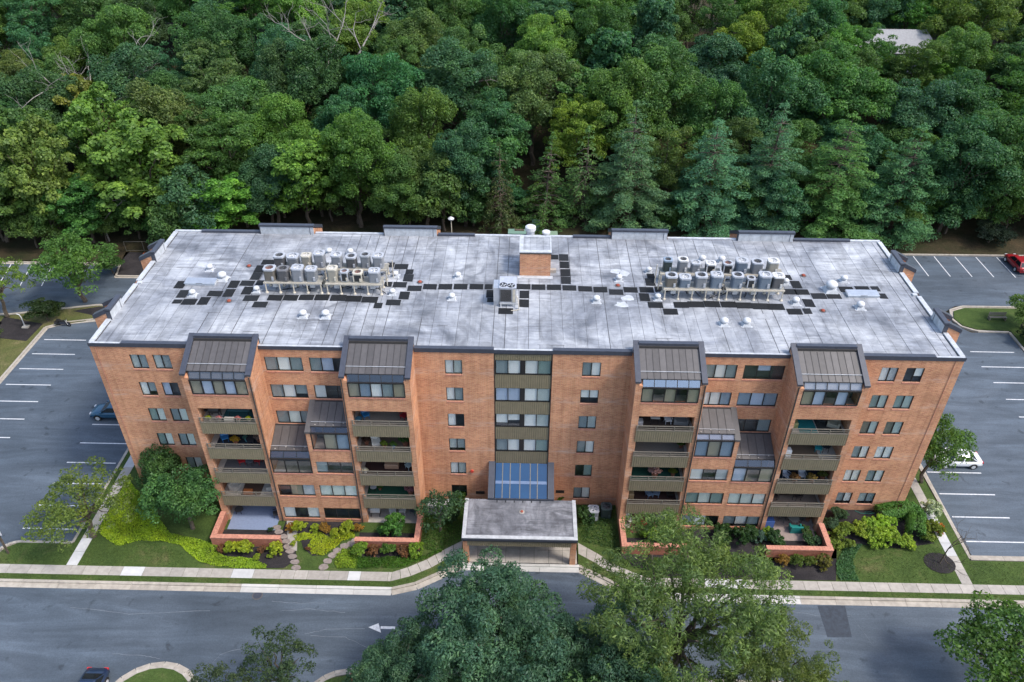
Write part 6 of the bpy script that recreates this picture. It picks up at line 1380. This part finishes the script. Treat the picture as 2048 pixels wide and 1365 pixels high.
# ------------------------------------------------------------------ shrubs, flowers, ground cover
SH = [both(broadleaf(R=.66, H=1.15, z0=.08, nl=9, ncl=8, cr=.20, leaf=.085, asp=.5, per=2600, up=.4, tj=.34, sparse=.2, core=False)) for _ in range(2)]
BALL = both(broadleaf(R=.8, H=1.35, z0=.1, nl=9, ncl=12, cr=.20, leaf=.055, asp=.6, per=4500, up=.2, tj=.2))
def shrub(q, s, c, label, kind='s', group=None, z=GZ, sz=1.0, name='shrub', cat='shrub'):
    return tree(name, cat, label, (q[0], q[1], z), BALL if kind == 'b' else SH[rnd.randrange(2)], c, rnd.uniform(0, 6), (s, s, s * sz), group)
YG = (.25, .32, .03); LG = (.16, .27, .035); RD = (.17, .085, .04); OG = (.26, .15, .03)
for i, (q, s, c, lb) in enumerate([((-25.77, -6.49),1.0,YG,'yellow-green shrub left of two before the left planter wall'),((-24.66, -6.54),1.05,YG,'yellow-green shrub right of two before the left planter wall'),((-21.93, -6.68),1.0,YG,'yellow-green shrub by the stepping stones below the left planter'),((-23.41, -7.31),.5,YG,'tiny yellow shrub on the mulch below the left planter'),((-26.80, -6.52),.6,RD,'small reddish plant at the left end of the left planter'),((-23.16, -6.50),.6,RD,'small reddish plant between the yellow shrubs at left'),
   ((-21.23, -3.95),.62,OG,'orange-leaved shrub by the wall at the blue patio corner'),((-20.35, -3.93),.95,YG,'yellow shrub against the wall right of the orange one'),((-18.98, -3.97),.6,YG,'small yellow shrub against the wall between taller ones'),((-18.04, -3.95),.75,OG,'amber shrub against the wall under the dark window'),((-15.92, -3.97),.95,YG,'yellow shrub against the wall near the right pier'),((-14.93, -3.86),.7,OG,'amber shrub against the wall at the right pier'),((-17.07, -4.37),.6,YG,'low yellow shrub at the top of the yellow ground cover'),((-20.58, -5.64),.4,YG,'tiny yellow shrub beside the stepping stones'),((-19.12, -6.18),.35,RD,'tiny red plant at the left of the yellow ground cover'),
   ((-14.35, -6.48),1.1,LG,'light green hosta below the left end of the white-chair planter'),((-13.21, -6.45),.8,RD,'reddish plant below the white-chair planter'),((-11.79, -6.34),1.0,(.08,.16,.03),'green plant below the middle of the white-chair planter'),((-10.47, -6.38),.85,RD,'rose-red plant below the white-chair planter, farther right'),((-9.28, -6.28),1.0,LG,'light green shrub at the right end of the white-chair planter'),
   ((-11.72, -4.08),1.75,(.06,.16,.03),'big bright green shrub inside the white-chair planter'),((-23.03, -4.08),.4,(.05,.10,.04),'little green plant at the right of the left planter bed'),
   ((24.52, -6.67),.9,(.10,.15,.03),'red-edged green shrub, left of three before the right planter'),((25.65, -6.64),.85,(.10,.14,.03),'red-edged green shrub, middle of three before the right planter'),((26.78, -6.82),1.0,(.12,.12,.03),'red-edged green shrub, right of three before the right planter'),((23.31, -6.56),.8,OG,'orange flowering shrub by the left end of the right planter'),((22.00, -8.03),.9,(.24,.34,.13),'pale variegated plant beside the right pavement'),
   ((21.79, -4.10),.9,(.08,.15,.12),'blue-green shrub at the corner pier before the right patio'),((22.77, -3.63),.9,LG,'yellowish shrub beside the blue cover on the right patio'),((23.19, -4.28),1.2,(.04,.09,.035),'dark shrub hanging over the right planter wall'),((26.22, -4.20),.8,(.05,.11,.045),'green plant in the right planter'),((26.93, -4.33),.7,(.06,.12,.06),'small grey-green plant in the right planter corner'),((26.31, -3.23),.8,(.05,.10,.03),'leafy plant at the back right of the right patio bed'),
   ((20.45, -4.13),1.6,(.030,.07,.02),'dark evergreen shrub under the windows before the right half'),((18.52, -3.89),1.3,(.035,.08,.022),'dark evergreen shrub left of the larger one at right'),((11.76, -3.91),1.1,LG,'light green shrub before the patio with red flowers'),((12.79, -4.03),1.0,(.06,.12,.03),'green shrub right of the light one before the red-flower patio'),((13.72, -3.26),.9,(.04,.09,.03),'dark shrub by the right inner pier'),
   ((3.77, 0.48),.9,(.06,.13,.025),'low green shrub against the wall right of the glass canopy'),((-6.01, -0.19),1.1,(.05,.11,.025),'green shrub against the wall left of the porch'),((-6.44, -2.42),1.2,(.035,.07,.025),'dark shrub between the small tree and the porch'),((6.09, -2.09),1.2,(.04,.09,.03),'green shrub right of the porch'),
   ((29.86, -2.99),1.1,(.15,.22,.035),'olive shrub beside the right planter, upper'),((28.96, -3.61),1.0,(.15,.21,.035),'olive shrub beside the right planter, middle'),((28.38, -4.94),1.1,(.14,.20,.035),'olive shrub beside the right planter, lower'),((29.69, -4.62),.9,(.14,.20,.035),'olive shrub between the right planter and the yellow mass'),
   ((38.70, -0.45),1.3,(.34,.40,.27),'white variegated shrub at the corner by the right side path'),((37.88, -3.08),1.3,(.14,.19,.03),'yellow-green lily clump with orange flowers by the side path'),((38.84, -2.46),.7,(.40,.16,.03),'orange flowers beside the right side path'),((37.17, -3.69),.9,(.13,.19,.03),'lily clump at the lower end of the clipped hedge')]):
    shrub(q, s, c, lb)
shrub((29.93, -1.23), .95, (.06, .11, .055), 'clipped round boxwood nearer the right wing wall', 'b', name='boxwood')
shrub((28.74, -2.49), .9, (.06, .11, .055), 'clipped round boxwood nearer the right planter', 'b', name='boxwood')
gk = 0
for p in ((31.49, -2.65),(32.42, -2.32),(33.43, -2.14),(34.21, -2.27),(31.31, -3.55),(32.30, -3.38),(33.24, -3.35),(34.18, -3.33),(32.28, -4.12),(33.27, -4.24),(34.32, -4.21),(35.22, -4.26)):
    gk += 1; shrub(p, rnd.uniform(.95, 1.2), tuple(c * rnd.uniform(.9, 1.1) for c in (.24, .36, .045)), 'golden arching shrub below the clipped hedge, %s from left in the %s row' % (nth((gk - 1) % 4), ['back', 'middle', 'front'][(gk - 1) // 4]), group='golden shrubs on the right lawn')
# clipped hedge: leaves over a squared L-shaped form
def hedge():
    Cs, Ns = [], []
    p = [(33.81, -1.05), (36.58, -0.34), (37.06, -1.27), (36.18, -3.42)]
    for a, b2 in zip(p[:-1], p[1:]):
        L = math.hypot(b2[0] - a[0], b2[1] - a[1]); n = int(L * 1100); t = rng.uniform(-.08, 1.08, n); d = unit(n); d[:, 2] = np.abs(d[:, 2])
        d4 = np.sign(d) * np.abs(d) ** .5; ux, uy = (b2[0] - a[0]) / L, (b2[1] - a[1]) / L
        c = np.stack([a[0] + ux * t * L - uy * d4[:, 0] * .85, a[1] + uy * t * L + ux * d4[:, 0] * .85, GZ + .1 + d4[:, 2] * 1.25 + rng.normal(scale=.05, size=n)], 1); Cs.append(c)
        Ns.append(np.stack([-uy * d[:, 0], ux * d[:, 0], d[:, 2] + .3], 1) + rng.normal(scale=.4, size=(n, 3)))
    C = np.concatenate(Cs); return C, np.concatenate(Ns)
C, Nn = hedge(); me = leaves('clipped_hedge', C, Nn, .09, .6, np.clip(rng.normal(.45, .2, len(C)), 0, 1), M['leaf'])
tag(link('clipped_hedge', me, None, (.085, .195, .040)), 'clipped L-shaped green hedge at the right wing corner', 'hedge')
def cover(name, label, pts, colour, dens=110, h=.18, size=.075, tilt=.7, asp=.6):
    xs = [p[0] for p in pts]; ys = [p[1] for p in pts]; n = int((max(xs) - min(xs)) * (max(ys) - min(ys)) * dens)
    X = rng.uniform(min(xs), max(xs), n); Y = rng.uniform(min(ys), max(ys), n); ins = np.zeros(n, bool); j = len(pts) - 1
    for i in range(len(pts)):
        xi, yi = pts[i]; xj, yj = pts[j]
        if yi != yj: ins ^= ((yi > Y) != (yj > Y)) & (X < (xj - xi) * (Y - yi) / (yj - yi) + xi)
        j = i
    X, Y = X[ins], Y[ins]; k = len(X); hh = h * (.55 + .45 * np.sin(X * 3.1 + np.sin(Y * 2.7)) * np.cos(Y * 3.7 + X)) 
    C = np.stack([X, Y, GZ + .03 + np.abs(hh) * rng.uniform(.3, 1.1, k)], 1); Nn = rng.normal(scale=tilt, size=(k, 3)) + [0, 0, 1]
    T = np.clip(.5 + .22 * np.sin(X * 1.3 + Y) * np.sin(Y * 1.1) + rng.normal(scale=.22, size=k), 0, 1)
    o = stuff(link(name, leaves(name, C, Nn, size, asp, T, M['leaf']), None, colour)); o['label'] = label; o['category'] = 'ground cover'; return o
cover('ground_cover', 'yellow-green ground cover sweeping from the left wall round the planter', [(-39.15, 1.88),(-38.94, 2.14),(-37.41, 0.56),(-35.67, -0.06),(-34.19, -2.59),(-32.21, -4.67),(-30.19, -5.07),(-27.38, -5.80),(-27.35, -6.59),(-26.51, -7.06),(-24.86, -7.23),(-25.42, -7.05),(-23.98, -7.30),(-22.32, -7.95),(-22.33, -8.33),(-24.58, -8.35),(-26.89, -8.18),(-28.25, -7.82),(-29.12, -7.29),(-30.05, -6.60),(-30.80, -5.96),(-32.33, -5.59),(-34.70, -5.51),(-35.89, -6.02),(-36.6, -6.15), (-37.6, -5.5), (-38.6, -4.9), (-38.95, -4.0), (-38.95, 2.6)], (.25, .37, .030), 420)
cover('ground_cover', 'bright yellow ground cover patch between the two stepping stone paths', [(-20.89, -4.62),(-19.94, -4.15),(-19.17, -4.42),(-18.80, -3.97),(-17.48, -4.68),(-16.46, -3.90),(-15.37, -4.03),(-15.15, -4.62),(-16.23, -5.09),(-16.94, -6.12),(-17.61, -6.78),(-18.66, -6.66),(-19.28, -5.75),(-19.00, -4.94),(-19.72, -5.10),(-20.38, -5.27)], (.30, .37, .025), 420)
cover('ground_cover', 'light green ground cover beside the curved stepping stones', [(-16.49, -6.68),(-16.04, -6.03),(-14.97, -6.21),(-14.39, -6.91),(-14.40, -8.09),(-16.19, -8.13),(-16.49, -7.52)], (.16, .26, .03), 380)
cover('lily_turf', 'dark grassy ground cover along the bend of the left pavement', [(-14.50, -6.91),(-12.46, -6.86),(-8.50, -6.61),(-7.32, -5.87),(-6.85, -6.00),(-8.36, -6.89),(-10.49, -7.92),(-14.39, -8.13)], (.070, .165, .022), 330, .3, .13, 1.0, .18)
cover('ground_cover', 'blue-green ivy bed between mulch and lawn at right', [(29.25, -4.92),(30.41, -4.16),(31.32, -4.21),(30.26, -5.32),(29.76, -6.18),(29.52, -7.43),(29.62, -8.30),(27.97, -8.28),(27.85, -7.61),(28.13, -6.50)], (.060, .140, .054), 380)
cover('ground_cover', 'green planting under the olive tree before the right inner bay', [(9.5, -6.6), (15, -6.1), (20.5, -6.2), (20, -8.2), (13, -8.1), (10.2, -7.5)], (.055, .12, .028), 120, .3)
cover('ground_cover', 'green planting between the porch and the right inner bay', [(5.3, -.2), (8.9, -.2), (8.9, -5.5), (5.6, -4.6)], (.045, .10, .025), 110, .25)
cover('ground_cover', 'green planting between the left inner bay and the porch', [(-5.3, -.2), (-8.9, -.2), (-8.9, -5.6), (-7.6, -6.2), (-5.4, -4.4)], (.055, .125, .025), 110, .25)
cover('orange_shrubs', 'orange-red low shrubs curving along the left back bank', [(-54.8, 44.8), (-53.8, 43.4), (-51.5, 43.0), (-49.2, 43.6), (-47.3, 45.0), (-48.2, 46.0), (-51.5, 44.6), (-54.3, 46)], (.34, .085, .03), 120, .9, .13)
# fine lawn blades on the front grass so its edge reads as turf
LS = [[(-46.3, -9.88), (-11, -9.88), (-9.2, -9.25), (-9.6, -8.95), (-11.2, -9.42), (-46.3, -9.42)], [(11.2, -9.88), (60, -9.88), (60, -9.42), (11.2, -9.42)], [(-46.2, -6.2), (-40.2, -6.2), (-40.2, -8.3), (-46.4, -8.3)], [(-39, -8.3), (-29.2, -8.3), (-30.5, -6.6), (-34, -5.6), (-38.8, -6.2)], [(29, -4.8), (36, -4.9), (38.3, -4.2), (38.3, -8.3), (28.2, -8.3)], [(39.5, -8.3), (60, -8.3), (60, -6.0), (40.2, -6.0), (39.5, -4)]]
for i, pts in enumerate(LS):
    o = cover('lawn_grass', 'mown grass blades on the lawn', pts, (.058, .088, .022), 55, .05, .07, 1.1, .2); o['group'] = 'mown grass'

# ------------------------------------------------------------------ balcony furniture
BN = {'lo': 'far left bay', 'li': 'left inner bay', 'ri': 'right inner bay', 'ro': 'far right bay'}
LN = {1: 'fifth-floor balcony', 2: 'fourth-floor balcony', 3: 'third-floor balcony', 4: 'second-floor balcony', 5: 'ground patio'}
def at(b2, lv, u, y): x0, x1 = BAYS[b2]; return (x0 + .65 + (x1 - x0 - 1.2) * u, y, FL[lv] + (.002 if lv < 5 else .085))
def where(b2, lv): return '%s, %s' % (LN[lv], BN[b2])
def rug(b2, lv, u0, u1, c, word, y0=-2.65, y1=-.1):
    p, q = at(b2, lv, u0, 0), at(b2, lv, u1, 0); tag(MB().box(p[0], q[0], y0, y1, p[2] + .002, p[2] + .02).build('rug', M['balcony_floor'], colour=c), word + ' rug on the ' + where(b2, lv), 'rug')
def chair(b2, lv, u, y, c, word, rz=0.0, kind='c'):
    t = thing('garden_chair', '%s chair on the %s' % (word, where(b2, lv)), 'chair', at(b2, lv, u, y), rz)
    for sx in (-.24, .24):
        for sy in (-.24, .24): MB().tube([(sx, sy, 0), (sx * .9, sy * .9, .42)], .028, 5).build('leg', M['colour'], t, colour=c, local=True)
    MB().box(-.29, .29, -.29, .29, .40, .48).build('seat', M['colour'], t, colour=c, local=True)
    MB().hexa([(-.28, .22, .46), (.28, .22, .46), (.28, .30, .46), (-.28, .30, .46)], [(-.26, .36, 1.0), (.26, .36, 1.0), (.26, .42, 1.0), (-.26, .42, 1.0)]).build('backrest', M['colour'], t, colour=c, local=True)
    for sx in (-1, 1): MB().box(min(sx * .28, sx * .34), max(sx * .28, sx * .34), -.26, .32, .62, .67).build('armrest', M['colour'], t, colour=c, local=True)
def sofa(b2, lv, u, y, c, word, w=1.5, rz=0.0):
    t = thing('outdoor_sofa', '%s on the %s' % (word, where(b2, lv)), 'sofa', at(b2, lv, u, y), rz)
    MB().box(-w / 2, w / 2, -.35, .35, .05, .42).build('seat', M['colour'], t, colour=c, local=True); MB().box(-w / 2, w / 2, .22, .40, .42, .85).build('backrest', M['colour'], t, colour=tuple(q * .9 for q in c), local=True)
    for s in (-1, 1): MB().box(min(s * w / 2, s * (w / 2 - .14)), max(s * w / 2, s * (w / 2 - .14)), -.34, .22, .42, .62).build('armrest', M['colour'], t, colour=c, local=True)
def table(b2, lv, u, y, c, word, r=.5, h=.72, rect=None):
    t = thing('balcony_table', '%s table on the %s' % (word, where(b2, lv)), 'table', at(b2, lv, u, y))
    if rect: MB().box(-rect[0] / 2, rect[0] / 2, -rect[1] / 2, rect[1] / 2, h - .04, h).build('tabletop', M['colour'], t, colour=c, local=True)
    else: MB().lathe([(r, h - .04), (r, h)], 18).build('tabletop', M['colour'], t, colour=c, local=True)
    rx, ry = (rect[0] / 2 - .08, rect[1] / 2 - .08) if rect else (r * .6, r * .6)
    for sx in (-1, 1):
        for sy in (-1, 1): MB().tube([(sx * rx, sy * ry, 0), (sx * rx * .9, sy * ry * .9, h - .04)], .025, 5).build('leg', M['dark_frame'], t, local=True)
def grill(b2, lv, u, y, c, word):
    t = thing('barbecue', '%s barbecue on the %s' % (word, where(b2, lv)), 'barbecue', at(b2, lv, u, y))
    MB().box(-.45, .45, -.25, .25, .55, .78).build('firebox', M['colour'], t, colour=c, local=True); MB().prism([(.27 * cos(pi * k / 8), .78 + .27 * sin(pi * k / 8)) for k in range(9)], -.44, .44, 'x').build('lid', M['colour'], t, colour=c, local=True)
    for sx in (-.4, .4):
        for sy in (-.2, .2): MB().box(sx - .03, sx + .03, sy - .03, sy + .03, 0, .55).build('leg', M['dark_frame'], t, local=True)
    MB().box(-.85, -.46, -.22, .22, .72, .76).build('side_shelf', M['colour'], t, colour=c, local=True)
def pot(b2, lv, u, y, leaf, word, s=.6, pc=(.25, .10, .06), z=0.0):
    p = at(b2, lv, u, y); t = thing('potted_plant', '%s on the %s' % (word, where(b2, lv)), 'plant', (p[0], p[1], p[2] + z))
    MB().lathe([(.13 * s / .6, 0), (.19 * s / .6, .30 * s / .6), (.17 * s / .6, .30 * s / .6)], 12).build('pot', M['colour'], t, colour=pc, local=True)
    f = link('foliage', SH[0][1], t, leaf); f.location = (0, 0, .2 * s / .6); f.scale = (s * .8, s * .8, s * .8)
def box_(b2, lv, u, y, c, word, sz, cat='box', name='storage_box'):
    t = thing(name, '%s on the %s' % (word, where(b2, lv)), cat, at(b2, lv, u, y)); MB().box(-sz[0] / 2, sz[0] / 2, -sz[1] / 2, sz[1] / 2, 0, sz[2]).build('body', M['colour'], t, colour=c, local=True)
    MB().hexa([(-sz[0] / 2 - .02, -sz[1] / 2 - .02, sz[2]), (sz[0] / 2 + .02, -sz[1] / 2 - .02, sz[2]), (sz[0] / 2 + .02, sz[1] / 2 + .02, sz[2]), (-sz[0] / 2 - .02, sz[1] / 2 + .02, sz[2])], [(-sz[0] / 2 + .03, -sz[1] / 2 + .03, sz[2] + .07), (sz[0] / 2 - .03, -sz[1] / 2 + .03, sz[2] + .07), (sz[0] / 2 - .03, sz[1] / 2 - .03, sz[2] + .07), (-sz[0] / 2 + .03, sz[1] / 2 - .03, sz[2] + .07)]).build('lid', M['colour'], t, colour=tuple(q * .9 for q in c), local=True)
RAILZ = .50
# far left bay
grill('lo', 1, .16, -1.6, (.03, .03, .032), 'black'); rug('lo', 1, .3, .98, (.03, .12, .13), 'teal'); table('lo', 1, .62, -1.3, (.06, .16, .18), 'large teal', rect=(1.9, .8))
for u, c, w in ((.12, (.30, .36, .03), 'yellow flowers at the left rail'), (.32, (.55, .22, .25), 'pink flowers left of the white box'), (.68, (.52, .20, .22), 'pink flowers right of the white box'), (.88, (.32, .38, .03), 'yellow flowers at the right rail')): pot('lo', 1, u, -2.55, c, w, .45, (.35, .33, .30), .30)
box_('lo', 1, .5, -2.5, (.62, .58, .52), 'white flower box', (.8, .25, .62), 'flower box', 'flower_box')
rug('lo', 2, .05, .98, (.020, .028, .045), 'dark navy'); chair('lo', 2, .20, -1.5, (.03, .16, .38), 'bright blue', .5); pot('lo', 2, .44, -1.9, (.42, .26, .03), 'orange and yellow flowers', .7); pot('lo', 2, .62, -1.5, (.10, .22, .20), 'pale plant in a blue pot', .5, (.1, .3, .35)); pot('lo', 2, .88, -1.6, (.30, .22, .22), 'mixed flowers', .7); table('lo', 2, .75, -1.9, (.02, .02, .025), 'black round', .4)
rug('lo', 3, .05, .98, (.13, .13, .14), 'grey'); chair('lo', 3, .40, -1.3, (.40, .015, .02), 'red folding', .3); chair('lo', 3, .72, -1.2, (.36, .015, .02), 'dark red folding', -.3); table('lo', 3, .56, -1.4, (.10, .12, .14), 'small grey', .35, .5)
sofa('lo', 4, .16, -1.5, (.55, .52, .47), 'white draped sofa at the left', 1.2, 1.2); sofa('lo', 4, .84, -1.4, (.52, .50, .46), 'white draped sofa at the right', 1.2, -1.2); rug('lo', 4, .3, .7, (.12, .07, .05), 'brown'); box_('lo', 4, .45, -2.2, (.50, .16, .05), 'orange cushion box', (.8, .4, .4))
rug('lo', 5, .0, 1.0, (.19, .24, .36), 'blue-grey', -4.0, .3); table('lo', 5, .12, -1.9, (.06, .06, .065), 'dark low', .4, .45); chair('lo', 5, .93, -2.3, (.04, .04, .045), 'dark metal', -1.2)
# left inner bay
chair('li', 1, .16, -1.5, (.02, .14, .32), 'blue sling', .6); table('li', 1, .05, -2.0, (.04, .14, .22), 'small blue', .28, .45); chair('li', 1, .90, -1.5, (.30, .02, .03), 'dark red sling', -.6); rug('li', 1, .0, 1, (.24, .21, .18), 'beige')
rug('li', 2, .0, 1, (.20, .16, .12), 'tan'); sofa('li', 2, .30, -1.6, (.62, .60, .55), 'white lounge chair', .75, .3); pot('li', 2, .12, -1.6, (.08, .05, .04), 'dark bronze plant', .7); pot('li', 2, .48, -2.0, (.16, .24, .04), 'light green plant in the middle', .6); pot('li', 2, .66, -2.0, (.12, .22, .05), 'green plant beside a blue dish', .55, (.1, .25, .5)); pot('li', 2, .88, -1.7, (.05, .11, .03), 'bushy green plant', .95)
rug('li', 3, .0, 1, (.045, .020, .018), 'dark brown patterned'); box_('li', 3, .55, -1.4, (.42, .25, .16), 'cream and orange bench chest', (1.25, .5, .45), 'bench', 'chest_bench'); chair('li', 3, .90, -1.5, (.42, .50, .50), 'pale aqua', -.8); pot('li', 3, .06, -2.45, (.45, .44, .42), 'white flowers at the left rail', .5, (.4, .38, .36), .25)
rug('li', 4, .0, 1, (.015, .085, .050), 'dark green'); pot('li', 4, .90, -1.9, (.30, .14, .18), 'tall flowering plant', .9); pot('li', 4, .25, -1.4, (.07, .14, .03), 'trailing green plant', .5); table('li', 4, .12, -1.5, (.45, .48, .50), 'small round white', .3, .5)
grill('li', 5, .12, -1.9, (.55, .55, .55), 'white covered'); chair('li', 5, .47, -1.7, (.72, .71, .69), 'white plastic armchair, left of pair', .2); chair('li', 5, .68, -1.6, (.72, .71, .69), 'white plastic armchair, right of pair', -.1); chair('li', 5, .90, -1.6, (.08, .10, .12), 'dark metal', -.4)
# right inner bay
table('ri', 1, .35, -1.4, (.55, .53, .50), 'white bistro', rect=(.8, .6)); box_('ri', 1, .06, -1.7, (.45, .45, .46), 'round white fan box', (.5, .5, .5)); sofa('ri', 1, .85, -1.4, (.20, .20, .20), 'grey wicker sofa', 1.2, -.1); chair('ri', 1, .60, -1.4, (.50, .50, .52), 'white lattice', .1); rug('ri', 1, .0, 1, (.05, .035, .03), 'dark brown')
rug('ri', 2, .0, 1, (.20, .185, .165), 'plain beige'); pot('ri', 2, .94, -1.3, (.08, .14, .03), 'green plant', .6)
rug('ri', 3, .0, 1, (.012, .085, .060), 'deep green'); pot('ri', 3, .48, -2.0, (.50, .30, .30), 'large pink and cream flowers', 1.0); pot('ri', 3, .85, -1.8, (.12, .16, .03), 'yellow-green plant', .7)
rug('ri', 4, .0, 1, (.05, .022, .018), 'dark red-brown'); chair('ri', 4, .45, -1.6, (.13, .19, .28), 'slate blue', .4); chair('ri', 4, .60, -1.5, (.15, .21, .30), 'grey-blue', -.3); box_('ri', 4, .08, -1.7, (.35, .26, .15), 'tan cushion stack', (.45, .6, .6)); chair('ri', 4, .88, -1.5, (.03, .03, .03), 'black', 0)
chair('ri', 5, .10, -2.2, (.55, .53, .50), 'white wicker, left', .8); chair('ri', 5, .72, -2.0, (.55, .52, .49), 'white wicker, right', -.6); rug('ri', 5, .1, .75, (.20, .05, .05), 'red-bordered grey', -3.4, -1.2); pot('ri', 5, .36, -3.1, (.30, .02, .035), 'crimson plant', .9); pot('ri', 5, .80, -2.4, (.28, .02, .03), 'red flowers by the wicker chair', .5)
# far right bay
rug('ro', 1, .18, .52, (.01, .20, .22), 'bright teal', -2.7, -.3); rug('ro', 1, .54, 1, (.04, .05, .05), 'charcoal'); box_('ro', 1, .10, -1.5, (.30, .32, .14), 'olive cushion stack', (.6, .6, .5)); sofa('ro', 1, .86, -1.4, (.34, .33, .26), 'beige cushioned sofa', 1.0, -.4); table('ro', 1, .62, -1.3, (.03, .04, .045), 'black', .4)
rug('ro', 2, .15, .7, (.16, .12, .085), 'tan'); box_('ro', 2, .06, -2.2, (.70, .72, .74), 'tall white cabinet', (.6, .5, .9), 'cabinet', 'cabinet'); chair('ro', 2, .72, -1.4, (.02, .26, .30), 'turquoise', -.3); table('ro', 2, .85, -1.4, (.02, .03, .04), 'dark', .4)
rug('ro', 3, .0, 1, (.015, .035, .06), 'dark blue'); chair('ro', 3, .22, -1.9, (.34, .40, .50), 'pale blue lounge', .7); pot('ro', 3, .35, -2.3, (.22, .12, .05), 'red-flecked green plant, left of pair', .8); pot('ro', 3, .68, -2.3, (.22, .16, .05), 'orange-flecked green plant, right of pair', .8); pot('ro', 3, .92, -1.9, (.10, .12, .03), 'leafy plant at the right', .8); chair('ro', 3, .52, -1.8, (.36, .40, .46), 'pale folding', 0)
rug('ro', 4, .0, 1, (.24, .19, .155), 'pinkish tan'); table('ro', 4, .35, -1.4, (.05, .035, .03), 'dark dining', rect=(1.5, .7)); chair('ro', 4, .12, -1.5, (.04, .03, .03), 'dark dining, left end', 1.4); chair('ro', 4, .60, -1.5, (.04, .03, .03), 'dark dining, right end', -1.4)
box_('ro', 5, .08, -2.3, (.05, .12, .36), 'blue covered grill', (.9, .6, .9), 'covered grill', 'covered_grill'); table('ro', 5, .62, -1.9, (.16, .16, .15), 'round mesh', .5); sofa('ro', 5, .62, -2.8, (.01, .20, .18), 'green garden bench', 1.1, 3.14); chair('ro', 5, .42, -1.6, (.07, .07, .07), 'dark metal, left of the round table', .9); chair('ro', 5, .80, -1.6, (.07, .07, .07), 'dark metal, right of the round table', -.9); pot('ro', 5, .95, -1.5, (.12, .06, .03), 'bronze plant in a corner', .8); rug('ro', 5, .0, 1, (.28, .22, .20), 'pinkish tan', -4.0, .3)
